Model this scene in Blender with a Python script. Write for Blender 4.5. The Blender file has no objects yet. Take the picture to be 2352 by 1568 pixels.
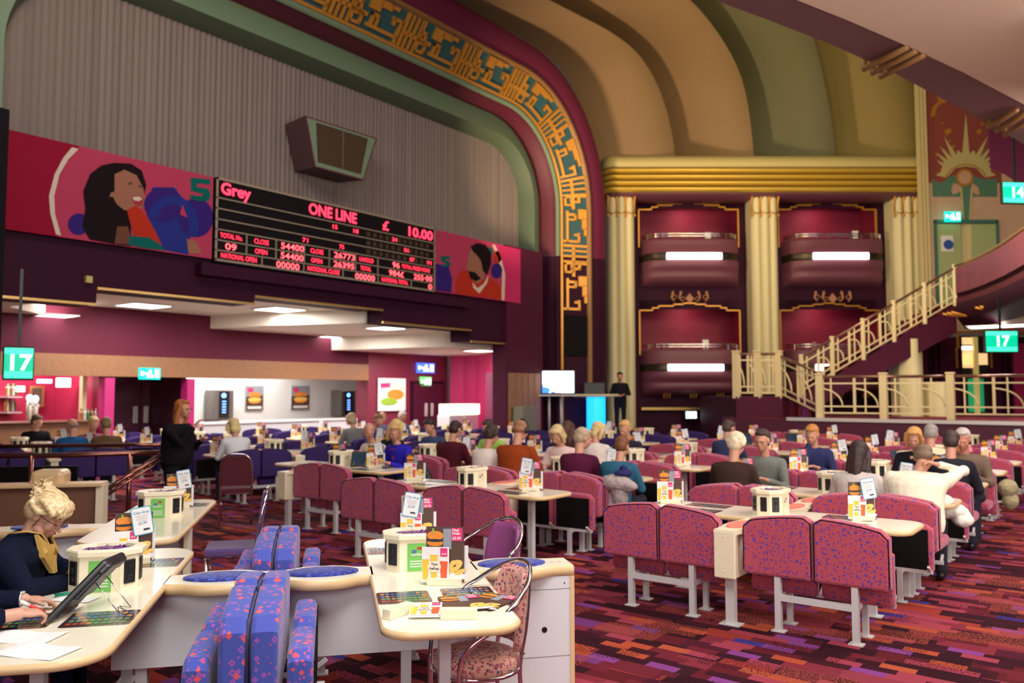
import bpy, bmesh, math, random
from mathutils import Vector, Matrix
random.seed(7)
PI = math.pi
SC = bpy.context.scene
COL = SC.collection
# ------------------------------------------------------------ camera
F_PX, CAM_H, HOR, VPX = 1879.0, 1.78, 900.0, 2600.0
PITCH = math.atan((HOR - 784) / F_PX)
YAW = math.atan((VPX - 1176) / F_PX * math.cos(PITCH))
FWD = Vector((-math.sin(YAW) * math.cos(PITCH), math.cos(YAW) * math.cos(PITCH), math.sin(PITCH)))
RGT = Vector((math.cos(YAW), math.sin(YAW), 0))
UPV = RGT.cross(FWD)
DIRH = Vector((-math.sin(YAW), math.cos(YAW), 0))
CAM = Vector((0, 0, CAM_H))
cd = bpy.data.cameras.new('camera')
cd.sensor_width = 36
cd.lens = F_PX / 2352 * 36
cd.clip_end = 200
cd.dof.use_dof = True
cd.dof.focus_distance = 4.6
cd.dof.aperture_fstop = 2.0
co = bpy.data.objects.new('camera', cd)
M = Matrix((RGT, UPV, -FWD)).transposed().to_4x4()
M.translation = CAM
co.matrix_world = M
COL.objects.link(co)
SC.camera = co
# ------------------------------------------------------------ world, exposure
wd = bpy.data.worlds.new('world')
SC.world = wd
wd.use_nodes = True
wd.node_tree.nodes['Background'].inputs[0].default_value = (1.0, .86, .78, 1)
wd.node_tree.nodes['Background'].inputs[1].default_value = .055
SC.view_settings.view_transform = 'Standard'
SC.view_settings.look = 'None'
SC.view_settings.exposure = 0.0
SC.view_settings.gamma = 1.0


def area(name, loc, target, size, power, col=(1, .9, .8), sy=None, spread=PI):
    l = bpy.data.lights.new(name, 'AREA')
    l.energy = power
    l.color = col
    l.size = size
    if sy:
        l.shape = 'RECTANGLE'
        l.size_y = sy
    l.spread = spread
    o = bpy.data.objects.new(name, l)
    o.location = loc
    d = Vector(target) - Vector(loc)
    o.rotation_euler = d.to_track_quat('-Z', 'Y').to_euler()
    COL.objects.link(o)
    return o


area('house_light', (-1.2, 2.2, 5.4), (-2.6, 3.4, 0), 3.0, 330, (1, .96, .92))
area('rear_light', (.8, -2.2, 3.0), (-2.4, 3.2, .5), 2.4, 170, (1, .95, .93))
area('soffit_fill', (3.0, 5.0, 2.6), (-.5, 8.5, 6.3), 2.5, 330, (1, .90, .78))  # unseen fill from below, added to brighten the soffit
area('house_light', (0.8, 9.5, 5.6), (-1.6, 9.5, 0), 4.0, 480, (1, .9, .85), 6)
area('house_light', (-5.5, 10.5, 10.5), (-6.0, 11.5, 0), 3.5, 270, (1, .84, .78), 8)
area('house_light', (-8.5, 4.5, 9.5), (-13.4, 12.5, 7.0), 3.0, 270, (1, .88, .74))
area('house_light', (1.5, 16, 5.4), (-3, 19.5, .5), 4.0, 480, (1, .85, .8))
area('warm_fill', (-5.0, 17.5, 9.6), (-7.6, 25.5, 9.2), 2.5, 300, (1, .80, .36))  # added fill floating in mid-air, warms the entablature
area('warm_fill', (-12.3, 15.5, 5.0), (-8.5, 24, 12.5), .9, 260, (1, .74, .46), None, 2.0)  # small added fill from the left, so each rib shadows the next cove


# ------------------------------------------------------------ places seen from the camera position
def ray(x, y):
    return FWD * F_PX + RGT * (x - 1176) - UPV * (y - 784)


def WZ(x, y, z):
    d = ray(x, y)
    return CAM + d * ((z - CAM_H) / d.z)


def WX(X, x, y):
    d = ray(x, y)
    return CAM + d * (X / d.x)


def WD(x, y, D):
    d = ray(x, y)
    return CAM + d * (D / d.dot(DIRH))


def SZ(x, y, D):                      # (sideways, height) on the plane that faces the camera at distance D
    p = WD(x, y, D)
    return p.dot(RGT), p.z


def LS(s, q, z):                      # side wall frame -> world
    return RGT * s + DIRH * q + Vector((0, 0, z))


# ------------------------------------------------------------ materials
MATS = {}


def mat(name, col, rough=.6, metal=0, emit=0, noise=0, nscale=30, bump=0, spec=.5, coat=0):
    if name in MATS:
        return MATS[name]
    m = bpy.data.materials.new(name)
    MATS[name] = m
    m.use_nodes = True
    nt = m.node_tree
    b = nt.nodes['Principled BSDF']
    b.inputs['Base Color'].default_value = (*col, 1)
    b.inputs['Roughness'].default_value = rough
    b.inputs['Metallic'].default_value = metal
    b.inputs['Specular IOR Level'].default_value = spec
    if coat:
        b.inputs['Coat Weight'].default_value = coat
    if emit:
        b.inputs['Emission Color'].default_value = (*col, 1)
        b.inputs['Emission Strength'].default_value = emit
    if noise or bump:
        tc = nt.nodes.new('ShaderNodeTexCoord')
        n = nt.nodes.new('ShaderNodeTexNoise')
        n.inputs['Scale'].default_value = nscale
        n.inputs['Detail'].default_value = 3
        nt.links.new(tc.outputs['Object'], n.inputs['Vector'])
        if noise:
            mx = nt.nodes.new('ShaderNodeMix')
            mx.data_type = 'RGBA'
            mx.inputs[6].default_value = (*[c * (1 - noise) for c in col], 1)
            mx.inputs[7].default_value = (*[min(1, c * (1 + noise)) for c in col], 1)
            nt.links.new(n.outputs[0], mx.inputs[0])
            nt.links.new(mx.outputs[2], b.inputs['Base Color'])
        if bump:
            bp = nt.nodes.new('ShaderNodeBump')
            bp.inputs['Strength'].default_value = bump
            bp.inputs['Distance'].default_value = .01
            nt.links.new(n.outputs[0], bp.inputs['Height'])
            nt.links.new(bp.outputs[0], b.inputs['Normal'])
    return m


def nd(nt, t, **k):
    n = nt.nodes.new(t)
    for a, v in k.items():
        setattr(n, a, v)
    return n


def mth(nt, op, a, b=None, c=None):
    n = nd(nt, 'ShaderNodeMath', operation=op)
    for i, v in enumerate((a, b, c)):
        if v is None:
            continue
        if isinstance(v, (int, float)):
            n.inputs[i].default_value = v
        else:
            nt.links.new(v, n.inputs[i])
    return n.outputs[0]


def mixc(nt, f, a, b):
    n = nd(nt, 'ShaderNodeMix', data_type='RGBA')
    for i, v in ((0, f), (6, a), (7, b)):
        if isinstance(v, (int, float)):
            n.inputs[i].default_value = v
        elif isinstance(v, tuple):
            n.inputs[i].default_value = (*v, 1)
        else:
            nt.links.new(v, n.inputs[i])
    return n.outputs[2]


def ramp(nt, fac, stops):
    n = nd(nt, 'ShaderNodeValToRGB')
    n.color_ramp.interpolation = 'CONSTANT'
    e = n.color_ramp.elements
    while len(e) < len(stops):
        e.new(.5)
    for el, (p, c) in zip(e, stops):
        el.position = p
        el.color = (*[v * .78 for v in c], 1)
    nt.links.new(fac, n.inputs[0])
    return n.outputs[0]


def carpet():
    m = bpy.data.materials.new('carpet')
    m.use_nodes = True
    nt = m.node_tree
    b = nt.nodes['Principled BSDF']
    b.inputs['Roughness'].default_value = .95
    b.inputs['Specular IOR Level'].default_value = .1
    geo = nd(nt, 'ShaderNodeNewGeometry')
    sp = nd(nt, 'ShaderNodeSeparateXYZ')
    nt.links.new(geo.outputs['Position'], sp.inputs[0])
    # slight wobble
    def layer(w, h, off, skew):
        yy = mth(nt, 'ADD', sp.outputs[1], mth(nt, 'MULTIPLY', sp.outputs[0], skew))
        r = mth(nt, 'FLOOR', mth(nt, 'MULTIPLY', yy, 1 / h))
        wn = nd(nt, 'ShaderNodeTexWhiteNoise', noise_dimensions='1D')
        nt.links.new(mth(nt, 'ADD', r, off), wn.inputs['W'])
        xx = mth(nt, 'MULTIPLY_ADD', wn.outputs[0], 9.7, mth(nt, 'MULTIPLY', sp.outputs[0], 1 / w))
        c = mth(nt, 'FLOOR', xx)
        wn2 = nd(nt, 'ShaderNodeTexWhiteNoise', noise_dimensions='2D')
        cb = nd(nt, 'ShaderNodeCombineXYZ')
        nt.links.new(mth(nt, 'ADD', c, off * 3.1), cb.inputs[0])
        nt.links.new(r, cb.inputs[1])
        nt.links.new(cb.outputs[0], wn2.inputs['Vector'])
        return wn2
    pal = [(0, (.040, .007, .014)), (.18, (.13, .014, .024)), (.36, (.06, .010, .018)), (.48, (.24, .030, .050)), (.60, (.09, .012, .028)),
           (.72, (.30, .045, .075)), (.82, (.36, .045, .035)), (.88, (.20, .045, .20)), (.92, (.045, .010, .018))]
    a = layer(.36, .18, 3.0, .0)
    ca = ramp(nt, a.outputs[0], pal)
    bb = layer(.22, .095, 11.0, .05)
    pal2 = [(0, (.38, .055, .09)), (.28, (.05, .008, .018)), (.50, (.48, .085, .04)), (.60, (.17, .02, .035)), (.80, (.26, .06, .28)), (.92, (.06, .04, .26)), (.95, (.50, .10, .05))]
    sb = nd(nt, 'ShaderNodeSeparateColor')
    nt.links.new(bb.outputs[1], sb.inputs[0])
    cb_ = ramp(nt, sb.outputs[1], pal2)
    f = mth(nt, 'GREATER_THAN', bb.outputs[0], .56)
    c1 = mixc(nt, f, ca, cb_)
    # speckled patches
    n1 = nd(nt, 'ShaderNodeTexNoise')
    n1.inputs['Scale'].default_value = 75
    n1.inputs['Detail'].default_value = 2
    nt.links.new(geo.outputs['Position'], n1.inputs['Vector'])
    n2 = layer(.50, .26, 23.0, -.03)
    spk = mth(nt, 'MULTIPLY', mth(nt, 'GREATER_THAN', n1.outputs[0], .52), mth(nt, 'GREATER_THAN', n2.outputs[0], .78))
    c2 = mixc(nt, spk, c1, (.30, .062, .04))
    spk2 = mth(nt, 'MULTIPLY', mth(nt, 'GREATER_THAN', n1.outputs[0], .55), mth(nt, 'LESS_THAN', n2.outputs[0], .25))
    c3 = mixc(nt, spk2, c2, (.02, .004, .01))
    nt.links.new(c3, b.inputs['Base Color'])
    n3 = nd(nt, 'ShaderNodeTexNoise')
    n3.inputs['Scale'].default_value = 300
    nt.links.new(geo.outputs['Position'], n3.inputs['Vector'])
    bp = nd(nt, 'ShaderNodeBump')
    bp.inputs['Strength'].default_value = .3
    bp.inputs['Distance'].default_value = .005
    nt.links.new(n3.outputs[0], bp.inputs['Height'])
    nt.links.new(bp.outputs[0], b.inputs['Normal'])
    return m


def fabric(name, base, d1, d2, scale, size1=.22, size2=.2, metric='EUCLIDEAN'):
    m = bpy.data.materials.new(name)
    MATS[name] = m
    m.use_nodes = True
    nt = m.node_tree
    b = nt.nodes['Principled BSDF']
    b.inputs['Roughness'].default_value = .85
    b.inputs['Specular IOR Level'].default_value = .25
    b.inputs['Sheen Weight'].default_value = .25
    tc = nd(nt, 'ShaderNodeTexCoord')
    cur = None
    col = base
    for k, (c, sz) in enumerate(((d1, size1), (d2, size2))):
        v = nd(nt, 'ShaderNodeTexVoronoi', distance=metric)
        v.inputs['Scale'].default_value = scale * (1 + .23 * k)
        v.inputs['Randomness'].default_value = .75
        mp = nd(nt, 'ShaderNodeMapping')
        mp.inputs['Location'].default_value = (k * 3.3, k * 1.7, k * .9)
        mp.inputs['Rotation'].default_value = (0, .0, .0)
        nt.links.new(tc.outputs['Object'], mp.inputs['Vector'])
        nt.links.new(mp.outputs[0], v.inputs['Vector'])
        f = mth(nt, 'LESS_THAN', v.outputs['Distance'], sz)
        if k == 1:
            f = mth(nt, 'MULTIPLY', f, mth(nt, 'GREATER_THAN', v.outputs['Distance'], sz * .45))
        col = mixc(nt, f, col, c)
    nt.links.new(col, b.inputs['Base Color'])
    return m


# ------------------------------------------------------------ mesh building
class MB:
    def __init__(s):
        s.bm = bmesh.new()
        s.k = 0
        s.sm = False

    def face(s, vs):
        try:
            f = s.bm.faces.new(vs)
        except ValueError:
            return None
        f.material_index = s.k
        f.smooth = s.sm
        return f

    def box(s, x0, x1, y0, y1, z0, z1, T=None):
        P = [Vector((x, y, z)) for z in (z0, z1) for y in (y0, y1) for x in (x0, x1)]
        if T:
            P = [T(p) for p in P]
        v = [s.bm.verts.new(p) for p in P]
        for q in ((0, 2, 3, 1), (4, 5, 7, 6), (0, 1, 5, 4), (2, 6, 7, 3), (0, 4, 6, 2), (1, 3, 7, 5)):
            s.face([v[i] for i in q])
        return s

    def rbox(s, c, size, r=.01, seg=2, R=None):
        t = bmesh.new()
        bmesh.ops.create_cube(t, size=1)
        bmesh.ops.scale(t, vec=size, verts=t.verts)
        bmesh.ops.bevel(t, geom=t.edges[:], offset=min(r, min(size) * .49), segments=seg, affect='EDGES', profile=.5)
        s.absorb(t, c, R)
        return s

    def absorb(s, t, c=(0, 0, 0), R=None, T=None):
        mp = {}
        for v in t.verts:
            p = v.co.copy()
            if R:
                p = R @ p
            p = p + Vector(c)
            if T:
                p = T(p)
            mp[v] = s.bm.verts.new(p)
        for f in t.faces:
            s.face([mp[v] for v in f.verts])
        t.free()

    def quad(s, *P):
        s.face([s.bm.verts.new(Vector(p)) for p in P])
        return s

    def poly(s, P):
        s.face([s.bm.verts.new(Vector(p)) for p in P])
        return s

    def prism(s, P, Q):               # two matching outlines
        a = [s.bm.verts.new(Vector(p)) for p in P]
        b = [s.bm.verts.new(Vector(p)) for p in Q]
        n = len(a)
        s.face(a[::-1])
        s.face(b)
        for i in range(n):
            s.face([a[i], a[(i + 1) % n], b[(i + 1) % n], b[i]])
        return s

    def slab(s, P2, z0, z1):
        return s.prism([(x, y, z0) for x, y in P2], [(x, y, z1) for x, y in P2])

    def loft(s, rings, closed=True, caps=True):
        R = [[s.bm.verts.new(Vector(p)) for p in r] for r in rings]
        n = len(R[0])
        for a, b in zip(R, R[1:]):
            for i in range(n if closed else n - 1):
                s.face([a[i], a[(i + 1) % n], b[(i + 1) % n], b[i]])
        if caps and closed:
            s.face(R[0][::-1])
            s.face(R[-1])
        return s

    def tube(s, pts, r, n=8, closed=False):
        pts = [Vector(p) for p in pts]
        m = len(pts)
        rr = r if isinstance(r, (list, tuple)) else [r] * m
        rings = []
        prev = None
        for i, p in enumerate(pts):
            if closed:
                t = (pts[(i + 1) % m] - pts[i - 1]).normalized()
            else:
                t = (pts[min(i + 1, m - 1)] - pts[max(i - 1, 0)]).normalized()
            if prev is None:
                up = Vector((0, 0, 1)) if abs(t.z) < .9 else Vector((1, 0, 0))
                a = t.cross(up).normalized()
            else:
                a = (prev - t * prev.dot(t)).normalized()
            prev = a
            b = t.cross(a)
            rings.append([p + (a * math.cos(2 * PI * k / n) + b * math.sin(2 * PI * k / n)) * rr[i] for k in range(n)])
        if closed:
            rings.append(rings[0])
        old = s.sm
        s.sm = True
        s.loft(rings, caps=not closed)
        s.sm = old
        return s

    def ell(s, c, r, n=12, R=None):
        t = bmesh.new()
        bmesh.ops.create_uvsphere(t, u_segments=n, v_segments=max(6, n * 2 // 3), radius=1)
        bmesh.ops.scale(t, vec=r, verts=t.verts)
        old = s.sm
        s.sm = True
        s.absorb(t, c, R)
        s.sm = old
        return s

    def cyl(s, c, r, z0, z1, n=20, r2=None):
        r2 = r if r2 is None else r2
        a = [(c[0] + r * math.cos(2 * PI * i / n), c[1] + r * math.sin(2 * PI * i / n), z0) for i in range(n)]
        b = [(c[0] + r2 * math.cos(2 * PI * i / n), c[1] + r2 * math.sin(2 * PI * i / n), z1) for i in range(n)]
        return s.prism(a, b)

    def bar(s, p, q, w, h=None):      # square bar between two points
        h = h or w
        p, q = Vector(p), Vector(q)
        t = (q - p).normalized()
        up = Vector((0, 0, 1)) if abs(t.z) < .95 else Vector((0, 1, 0))
        a = t.cross(up).normalized()
        b = a.cross(t)
        o = [a * w / 2 + b * h / 2, a * w / 2 - b * h / 2, -a * w / 2 - b * h / 2, -a * w / 2 + b * h / 2]
        return s.prism([p + x for x in o], [q + x for x in o])

    def build(s, name, mats, parent=None, loc=None, rot=None):
        me = bpy.data.meshes.new(name)
        bmesh.ops.recalc_face_normals(s.bm, faces=s.bm.faces[:])
        s.bm.to_mesh(me)
        s.bm.free()
        for m in (mats if isinstance(mats, (list, tuple)) else [mats]):
            me.materials.append(m)
        o = bpy.data.objects.new(name, me)
        COL.objects.link(o)
        if parent:
            o.parent = parent
        if loc is not None:
            o.location = loc
        if rot is not None:
            o.rotation_euler = rot if isinstance(rot, (tuple, list)) else (0, 0, rot)
        return o


def tag(o, label=None, cat=None, group=None, kind=None):
    if label:
        o['label'] = label
    if cat:
        o['category'] = cat
    if group:
        o['group'] = group
    if kind:
        o['kind'] = kind
    return o


def empty(name, label, cat, loc=(0, 0, 0), rz=0, group=None):
    o = bpy.data.objects.new(name, None)
    COL.objects.link(o)
    o.location = loc
    o.rotation_euler = (0, 0, rz)
    return tag(o, label, cat, group)


KIDS = {}


def dup(o, loc=None, rz=None, label=None, group=None, parent=None, skip=()):
    c = o.copy()
    COL.objects.link(c)
    if parent:
        c.parent = parent
    if loc is not None:
        c.location = loc
    if rz is not None:
        c.rotation_euler = (0, 0, rz)
    if label:
        c['label'] = label
    if group:
        c['group'] = group
    if o not in KIDS:
        KIDS[o] = list(o.children)
    for ch in KIDS[o]:
        if ch.name.split('.')[0] in skip:
            continue
        dup(ch, parent=c)
    return c


TXT = {}


def text_mesh(body, size, bold=0, sx=1.0, align='LEFT'):
    key = (body, size, bold, sx, align)
    if key in TXT:
        return TXT[key]
    cu = bpy.data.curves.new('t', 'FONT')
    cu.body = body
    cu.size = size
    cu.align_x = align
    cu.offset = bold
    cu.resolution_u = 3
    o = bpy.data.objects.new('t', cu)
    COL.objects.link(o)
    bpy.context.view_layer.update()
    dg = bpy.context.evaluated_depsgraph_get()
    me = bpy.data.meshes.new_from_object(o.evaluated_get(dg))
    V = [(v.co.x * sx, v.co.y) for v in me.vertices]
    Fc = [tuple(p.vertices) for p in me.polygons]
    bpy.data.objects.remove(o)
    bpy.data.curves.remove(cu)
    bpy.data.meshes.remove(me)
    TXT[key] = (V, Fc)
    return TXT[key]


def put_text(mb, body, size, fn, bold=0, sx=1.0, align='LEFT'):
    V, Fc = text_mesh(body, size, bold, sx, align)
    vs = [mb.bm.verts.new(Vector(fn(x, y))) for x, y in V]
    for f in Fc:
        mb.face([vs[i] for i in f])


def rrect(x0, x1, y0, y1, r, n=5):
    P = []
    for cx, cy, a0 in ((x1 - r, y1 - r, 0), (x0 + r, y1 - r, 90), (x0 + r, y0 + r, 180), (x1 - r, y0 + r, 270)):
        for i in range(n + 1):
            a = math.radians(a0 + 90 * i / n)
            P.append((cx + r * math.cos(a), cy + r * math.sin(a)))
    return P


# shared materials
m_purple = mat('purple_paint', (.075, .010, .034), .6, noise=.08, nscale=3, spec=.15)
m_dpurple = mat('dark_purple_paint', (.036, .005, .021), .6, spec=.12)
m_maroon = mat('maroon_paint', (.11, .010, .030), .55)
m_mauve = mat('mauve_paint', (.16, .045, .075), .5)
m_crimson = mat('crimson_wallpaper', (.24, .010, .045), .6, noise=.15, nscale=8)
m_cream = mat('cream_laminate', (.86, .77, .56), .32, noise=.03, nscale=60)
m_creamtop = mat('cream_table_laminate', (.88, .84, .68), .22, noise=.02, nscale=90, coat=.2)
m_tan = mat('tan_edge_band', (.74, .52, .28), .35)
m_wood = mat('oak_veneer', (.30, .14, .065), .45, noise=.25, nscale=12)
m_white = mat('white_laminate', (.72, .72, .76), .35)
m_offwhite = mat('white_ceiling_paint', (.78, .72, .62), .8)
m_steel = mat('grey_painted_steel', (.62, .60, .60), .4, metal=.1)
m_chrome = mat('chrome', (.75, .72, .74), .12, metal=1)
m_black = mat('black_plastic', (.012, .012, .014), .35)
m_blackboard = mat('black_board', (.008, .006, .007), .7, spec=.1)
m_gold = mat('gold_paint', (.60, .27, .035), .38, metal=.35)
m_gold2 = mat('dull_gold', (.30, .15, .05), .5, metal=.2)
m_reed = mat('gilded_reed', (.66, .44, .06), .34, metal=.35)
m_brass = mat('brass_trim', (.55, .36, .12), .3, metal=.7)
m_greenp = mat('sage_green_paint', (.16, .24, .15), .6)
m_dgreenp = mat('deep_sage_paint', (.09, .13, .08), .6)
m_teal = mat('teal_paint', (.03, .12, .14), .6)
m_salmon = mat('salmon_pad', (.72, .22, .17), .6)
m_ivory = mat('ivory_plaster', (.72, .64, .38), .6, noise=.05, nscale=4)
m_seatred = fabric('rose_seat_fabric', (.44, .070, .105), (.06, .05, .34), (.24, .03, .20), 27, .26, .30)
m_seatrim = mat('rose_piping', (.42, .07, .12), .7)
m_seatblue = fabric('blue_purple_seat_fabric', (.060, .085, .40), (.70, .09, .10), (.34, .09, .42), 19, .42, .40, 'MANHATTAN')
m_seatplum = mat('indigo_seat_fabric', (.046, .024, .125), .85, noise=.15, nscale=40, spec=.2)
m_floor = carpet()
# ============================================================ SETTING
def struct(o):
    o['kind'] = 'structure'
    return o


mb = MB()
mb.quad((-24, -6, 0), (9, -6, 0), (9, 34, 0), (-24, 34, 0))
struct(mb.build('floor', m_floor))

# ---- grille wall above the bingo board (pleated grey-brown cloth)
def grille():
    m = bpy.data.materials.new('pleated_grille_cloth')
    m.use_nodes = True
    nt = m.node_tree
    b = nt.nodes['Principled BSDF']
    b.inputs['Roughness'].default_value = .8
    g = nd(nt, 'ShaderNodeNewGeometry')
    sp = nd(nt, 'ShaderNodeSeparateXYZ')
    nt.links.new(g.outputs['Position'], sp.inputs[0])
    n = nd(nt, 'ShaderNodeTexNoise', noise_dimensions='1D')
    n.inputs['Scale'].default_value = 5
    n.inputs['Detail'].default_value = 3
    nt.links.new(sp.outputs[1], n.inputs['W'])
    nt.links.new(mixc(nt, n.outputs[0], (.17, .13, .12), (.27, .215, .19)), b.inputs['Base Color'])
    return m


m_grille = grille()
mb = MB()
y = 4.0
ys = []
while y < 19.3:
    ys.append(y)
    y += .06
for i in range(len(ys) - 1):
    xa, xb = (-14.2, -14.17) if i % 2 else (-14.17, -14.2)
    mb.quad((xa, ys[i], 5.0), (xb, ys[i + 1], 5.0), (xb, ys[i + 1], 9.2), (xa, ys[i], 9.2))
struct(mb.build('wall_left', m_grille))

# ---- proscenium arch mouldings: a profile swept along a rounded arch
YL = 5.25          # left jamb of the innermost edge
def arch_path(o, x, r0=1.55, n=12):
    """points (x,y,z) for outward offset o, with arc parameters"""
    r = r0 + o
    Yr, Zt, Yl = 19.07 + o, 8.78 + o, YL - o
    P = []
    for z in (0, 2.0, 4.0, 5.80, 5.801, 6.4, Zt - r):
        P.append((x, Yr, z))
    for i in range(1, n + 1):
        a = PI / 2 * i / n
        P.append((x, Yr - r + r * math.cos(a), Zt - r + r * math.sin(a)))
    for k in range(1, 8):
        P.append((x, Yr - r + (Yl + r - Yr + r) * k / 8, Zt))
    for i in range(n + 1):
        a = PI / 2 + PI / 2 * i / n
        P.append((x, Yl + r + r * math.cos(a), Zt - r + r * math.sin(a)))
    P.append((x, Yl, 5.801)); P.append((x, Yl, 5.80)); P.append((x, Yl, 0))
    return P


def arch_band(name, prof, mup, mlow):
    mb = MB()
    mb.sm = False
    rows = [arch_path(o, x) for o, x in prof]
    V = [[mb.bm.verts.new(p) for p in r] for r in rows]
    for a, b in zip(V, V[1:]):
        for i in range(len(a) - 1):
            zz = (a[i].co.z + a[i + 1].co.z) / 2
            mb.k = 1 if zz < 5.80 else 0
            mb.sm = True
            mb.face([a[i], a[i + 1], b[i + 1], b[i]])
    o = mb.build(name, [mup, mlow])
    return struct(o)


arch_band('trim_1', [(0, -14.25), (.03, -14.0), (.14, -13.71)], m_dgreenp, m_dpurple)
arch_band('trim_2', [(.14, -13.71), (.45, -13.80), (.75, -13.98)], m_greenp, m_dpurple)
arch_band('trim_3', [(.75, -13.98), (.77, -13.8), (.84, -13.62), (.90, -13.45), (.90, -13.40)], m_maroon, m_dpurple)
arch_band('trim_4', [(.86, -13.44), (.90, -13.36), (.97, -13.36), (1.0, -13.42)], m_greenp, m_dpurple)
m_fretback = mat('teal_fret_ground', (.016, .085, .10), .6)
arch_band('trim_5', [(1.0, -13.42), (1.06, -13.34), (1.70, -12.90)], m_fretback, m_dpurple)
arch_band('trim_6', [(1.70, -12.90), (1.71, -12.80), (1.77, -12.76), (1.82, -12.84)], m_gold2, m_gold2)
arch_band('trim_7', [(1.80, -12.84), (2.0, -12.72), (2.25, -12.62), (2.42, -12.66), (2.55, -12.9)], mat('arch_magenta_brown', (.13, .014, .045), .6, spec=.2), m_dpurple)
arch_band('trim_8', [(.75, -13.97), (.80, -13.93), (.84, -13.97)], m_gold, m_dpurple)

# ---- golden fretwork running round the arch
def arch_len_point(s, o, x, r0=1.55):
    """s metres along the path of offset 1.4 measured from the floor of the right jamb"""
    oc = 1.4
    rc = r0 + oc
    up = 8.78 + oc - rc
    arc = rc * PI / 2
    r = r0 + o
    Yr, Zt = 19.07 + o, 8.78 + o
    if s < up:
        return Vector((x, Yr, s * (Zt - r) / up))
    if s < up + arc:
        a = (s - up) / rc
        return Vector((x, Yr - r + r * math.cos(a), Zt - r + r * math.sin(a)))
    return Vector((x, Yr - r - (s - up - arc), Zt))


def fret_pt(s, t, h):
    o = 1.06 + .64 * t
    x = -13.34 + .44 * t
    nrm = Vector((.82, -.57, 0)) * h
    p = arch_len_point(s, o, x)
    # normal of the splayed band: towards the hall and towards the opening
    q = arch_len_point(s, o - .1, x)
    inn = (q - p).normalized()
    return p + (Vector((1, 0, 0)) * .82 + inn * .57) * h


def fret_rect(mb, s0, s1, t0, t1, h=.07):
    n = max(1, int((s1 - s0) / .25))
    for i in range(n):
        a, b = s0 + (s1 - s0) * i / n, s0 + (s1 - s0) * (i + 1) / n
        lo = [fret_pt(a, t0, .0), fret_pt(a, t1, .0), fret_pt(b, t1, .0), fret_pt(b, t0, .0)]
        hi = [fret_pt(a, t0, h), fret_pt(a, t1, h), fret_pt(b, t1, h), fret_pt(b, t0, h)]
        mb.prism(lo, hi)


UNIT = [(1.62, 1.68, 0, 1), (1.78, 1.84, 0, 1), (1.94, 2.0, 0, 1), (2.08, 2.16, 0, 1), (1.56, 1.66, .12, 1),
        (1.2, 2.1, .36, .48), (1.30, 1.55, .30, .44), (1.30, 1.36, .05, .44), (1.30, 1.56, .05, .14),
        (1.40, 1.62, .60, .72), (1.40, 1.47, .30, .72),
        (.20, 1.15, .12, .22), (1.00, 1.08, .22, .55), (.86, 1.08, .45, .56), (.86, .92, .22, .56),
        (.92, 1.22, .62, .98), (.62, .95, .78, .98), (.42, .66, .86, .98), (.20, .27, .0, .70), (.20, .50, .60, .70), (.40, .47, .45, .70)]
mb = MB()
mb2 = MB()
s0 = 4.20
n_units = 9
for u in range(n_units):
    for (a, b, t0, t1) in UNIT:
        fret_rect(mb, s0 + u * 2.02 + (a - .2), s0 + u * 2.02 + (b - .2), t0, t1)
s = .3
while s < 24:
    fret_rect(mb2, s, s + .3, -.10, -.01, .05)
    s += .3
fr = mb.build('arch_fretwork', m_gold)
tag(fr, 'golden geometric fretwork band curving round the big arch', 'decoration')
b2 = mb2.build('inner_edge', m_gold, fr)
# dark loudspeaker panel below the fretwork
mb = MB()
for t0, t1, z0, z1, h in ((.02, .98, 2.85, 4.05, .05),):
    fret_rect(mb, z0, z1, t0, t1, .06)
tag(mb.build('speaker_panel', m_blackboard), 'dark speaker panel at foot of the golden fretwork', 'speaker')

# ---- purple lower wall, stepped fascia
mb = MB()
for y0, y1, z in ((3.0, 6.54, 3.21), (6.54, 9.57, 3.48), (9.57, 12.97, 3.63), (12.97, 16.09, 3.36), (16.09, 17.95, 3.08)):
    mb.box(-14.2, -13.5, y0, y1, z, 5.75)
mb.box(-13.5, -13.3, 8.3, 15.9, 3.90, 4.12)
struct(mb.build('wall_front', m_dpurple))
mb = MB()
for y0, y1, z in ((3.0, 6.54, 3.21), (6.54, 9.57, 3.48), (9.57, 12.97, 3.63), (12.97, 16.09, 3.36), (16.09, 17.95, 3.08)):
    mb.box(-13.52, -13.47, y0, y1, z - .02, z + .02)
struct(mb.build('trim_9', m_brass))
mb = MB()
mb.box(-13.9, -13.42, 17.5, 19.2, 0, 5.78)
struct(mb.build('pier', m_purple))
mb = MB()
mb.box(-13.42, -13.36, 17.55, 19.0, 0.02, 2.3)
for k in range(5):
    mb.box(-13.362, -13.35, 17.55 + .29 * k, 17.56 + .29 * k, .02, 2.3)
struct(mb.build('wainscot', m_wood))
# dark post at the left edge of the view
mb = MB()
mb.box(-12.3, -12.0, 4.15, 4.57, 0, 5.6)
struct(mb.build('post', m_blackboard))

# ---- recessed area behind the wall: ceilings
def onz(z, pts):
    return [(WZ(x, y, z).x, WZ(x, y, z).y) for x, y in pts]


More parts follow.
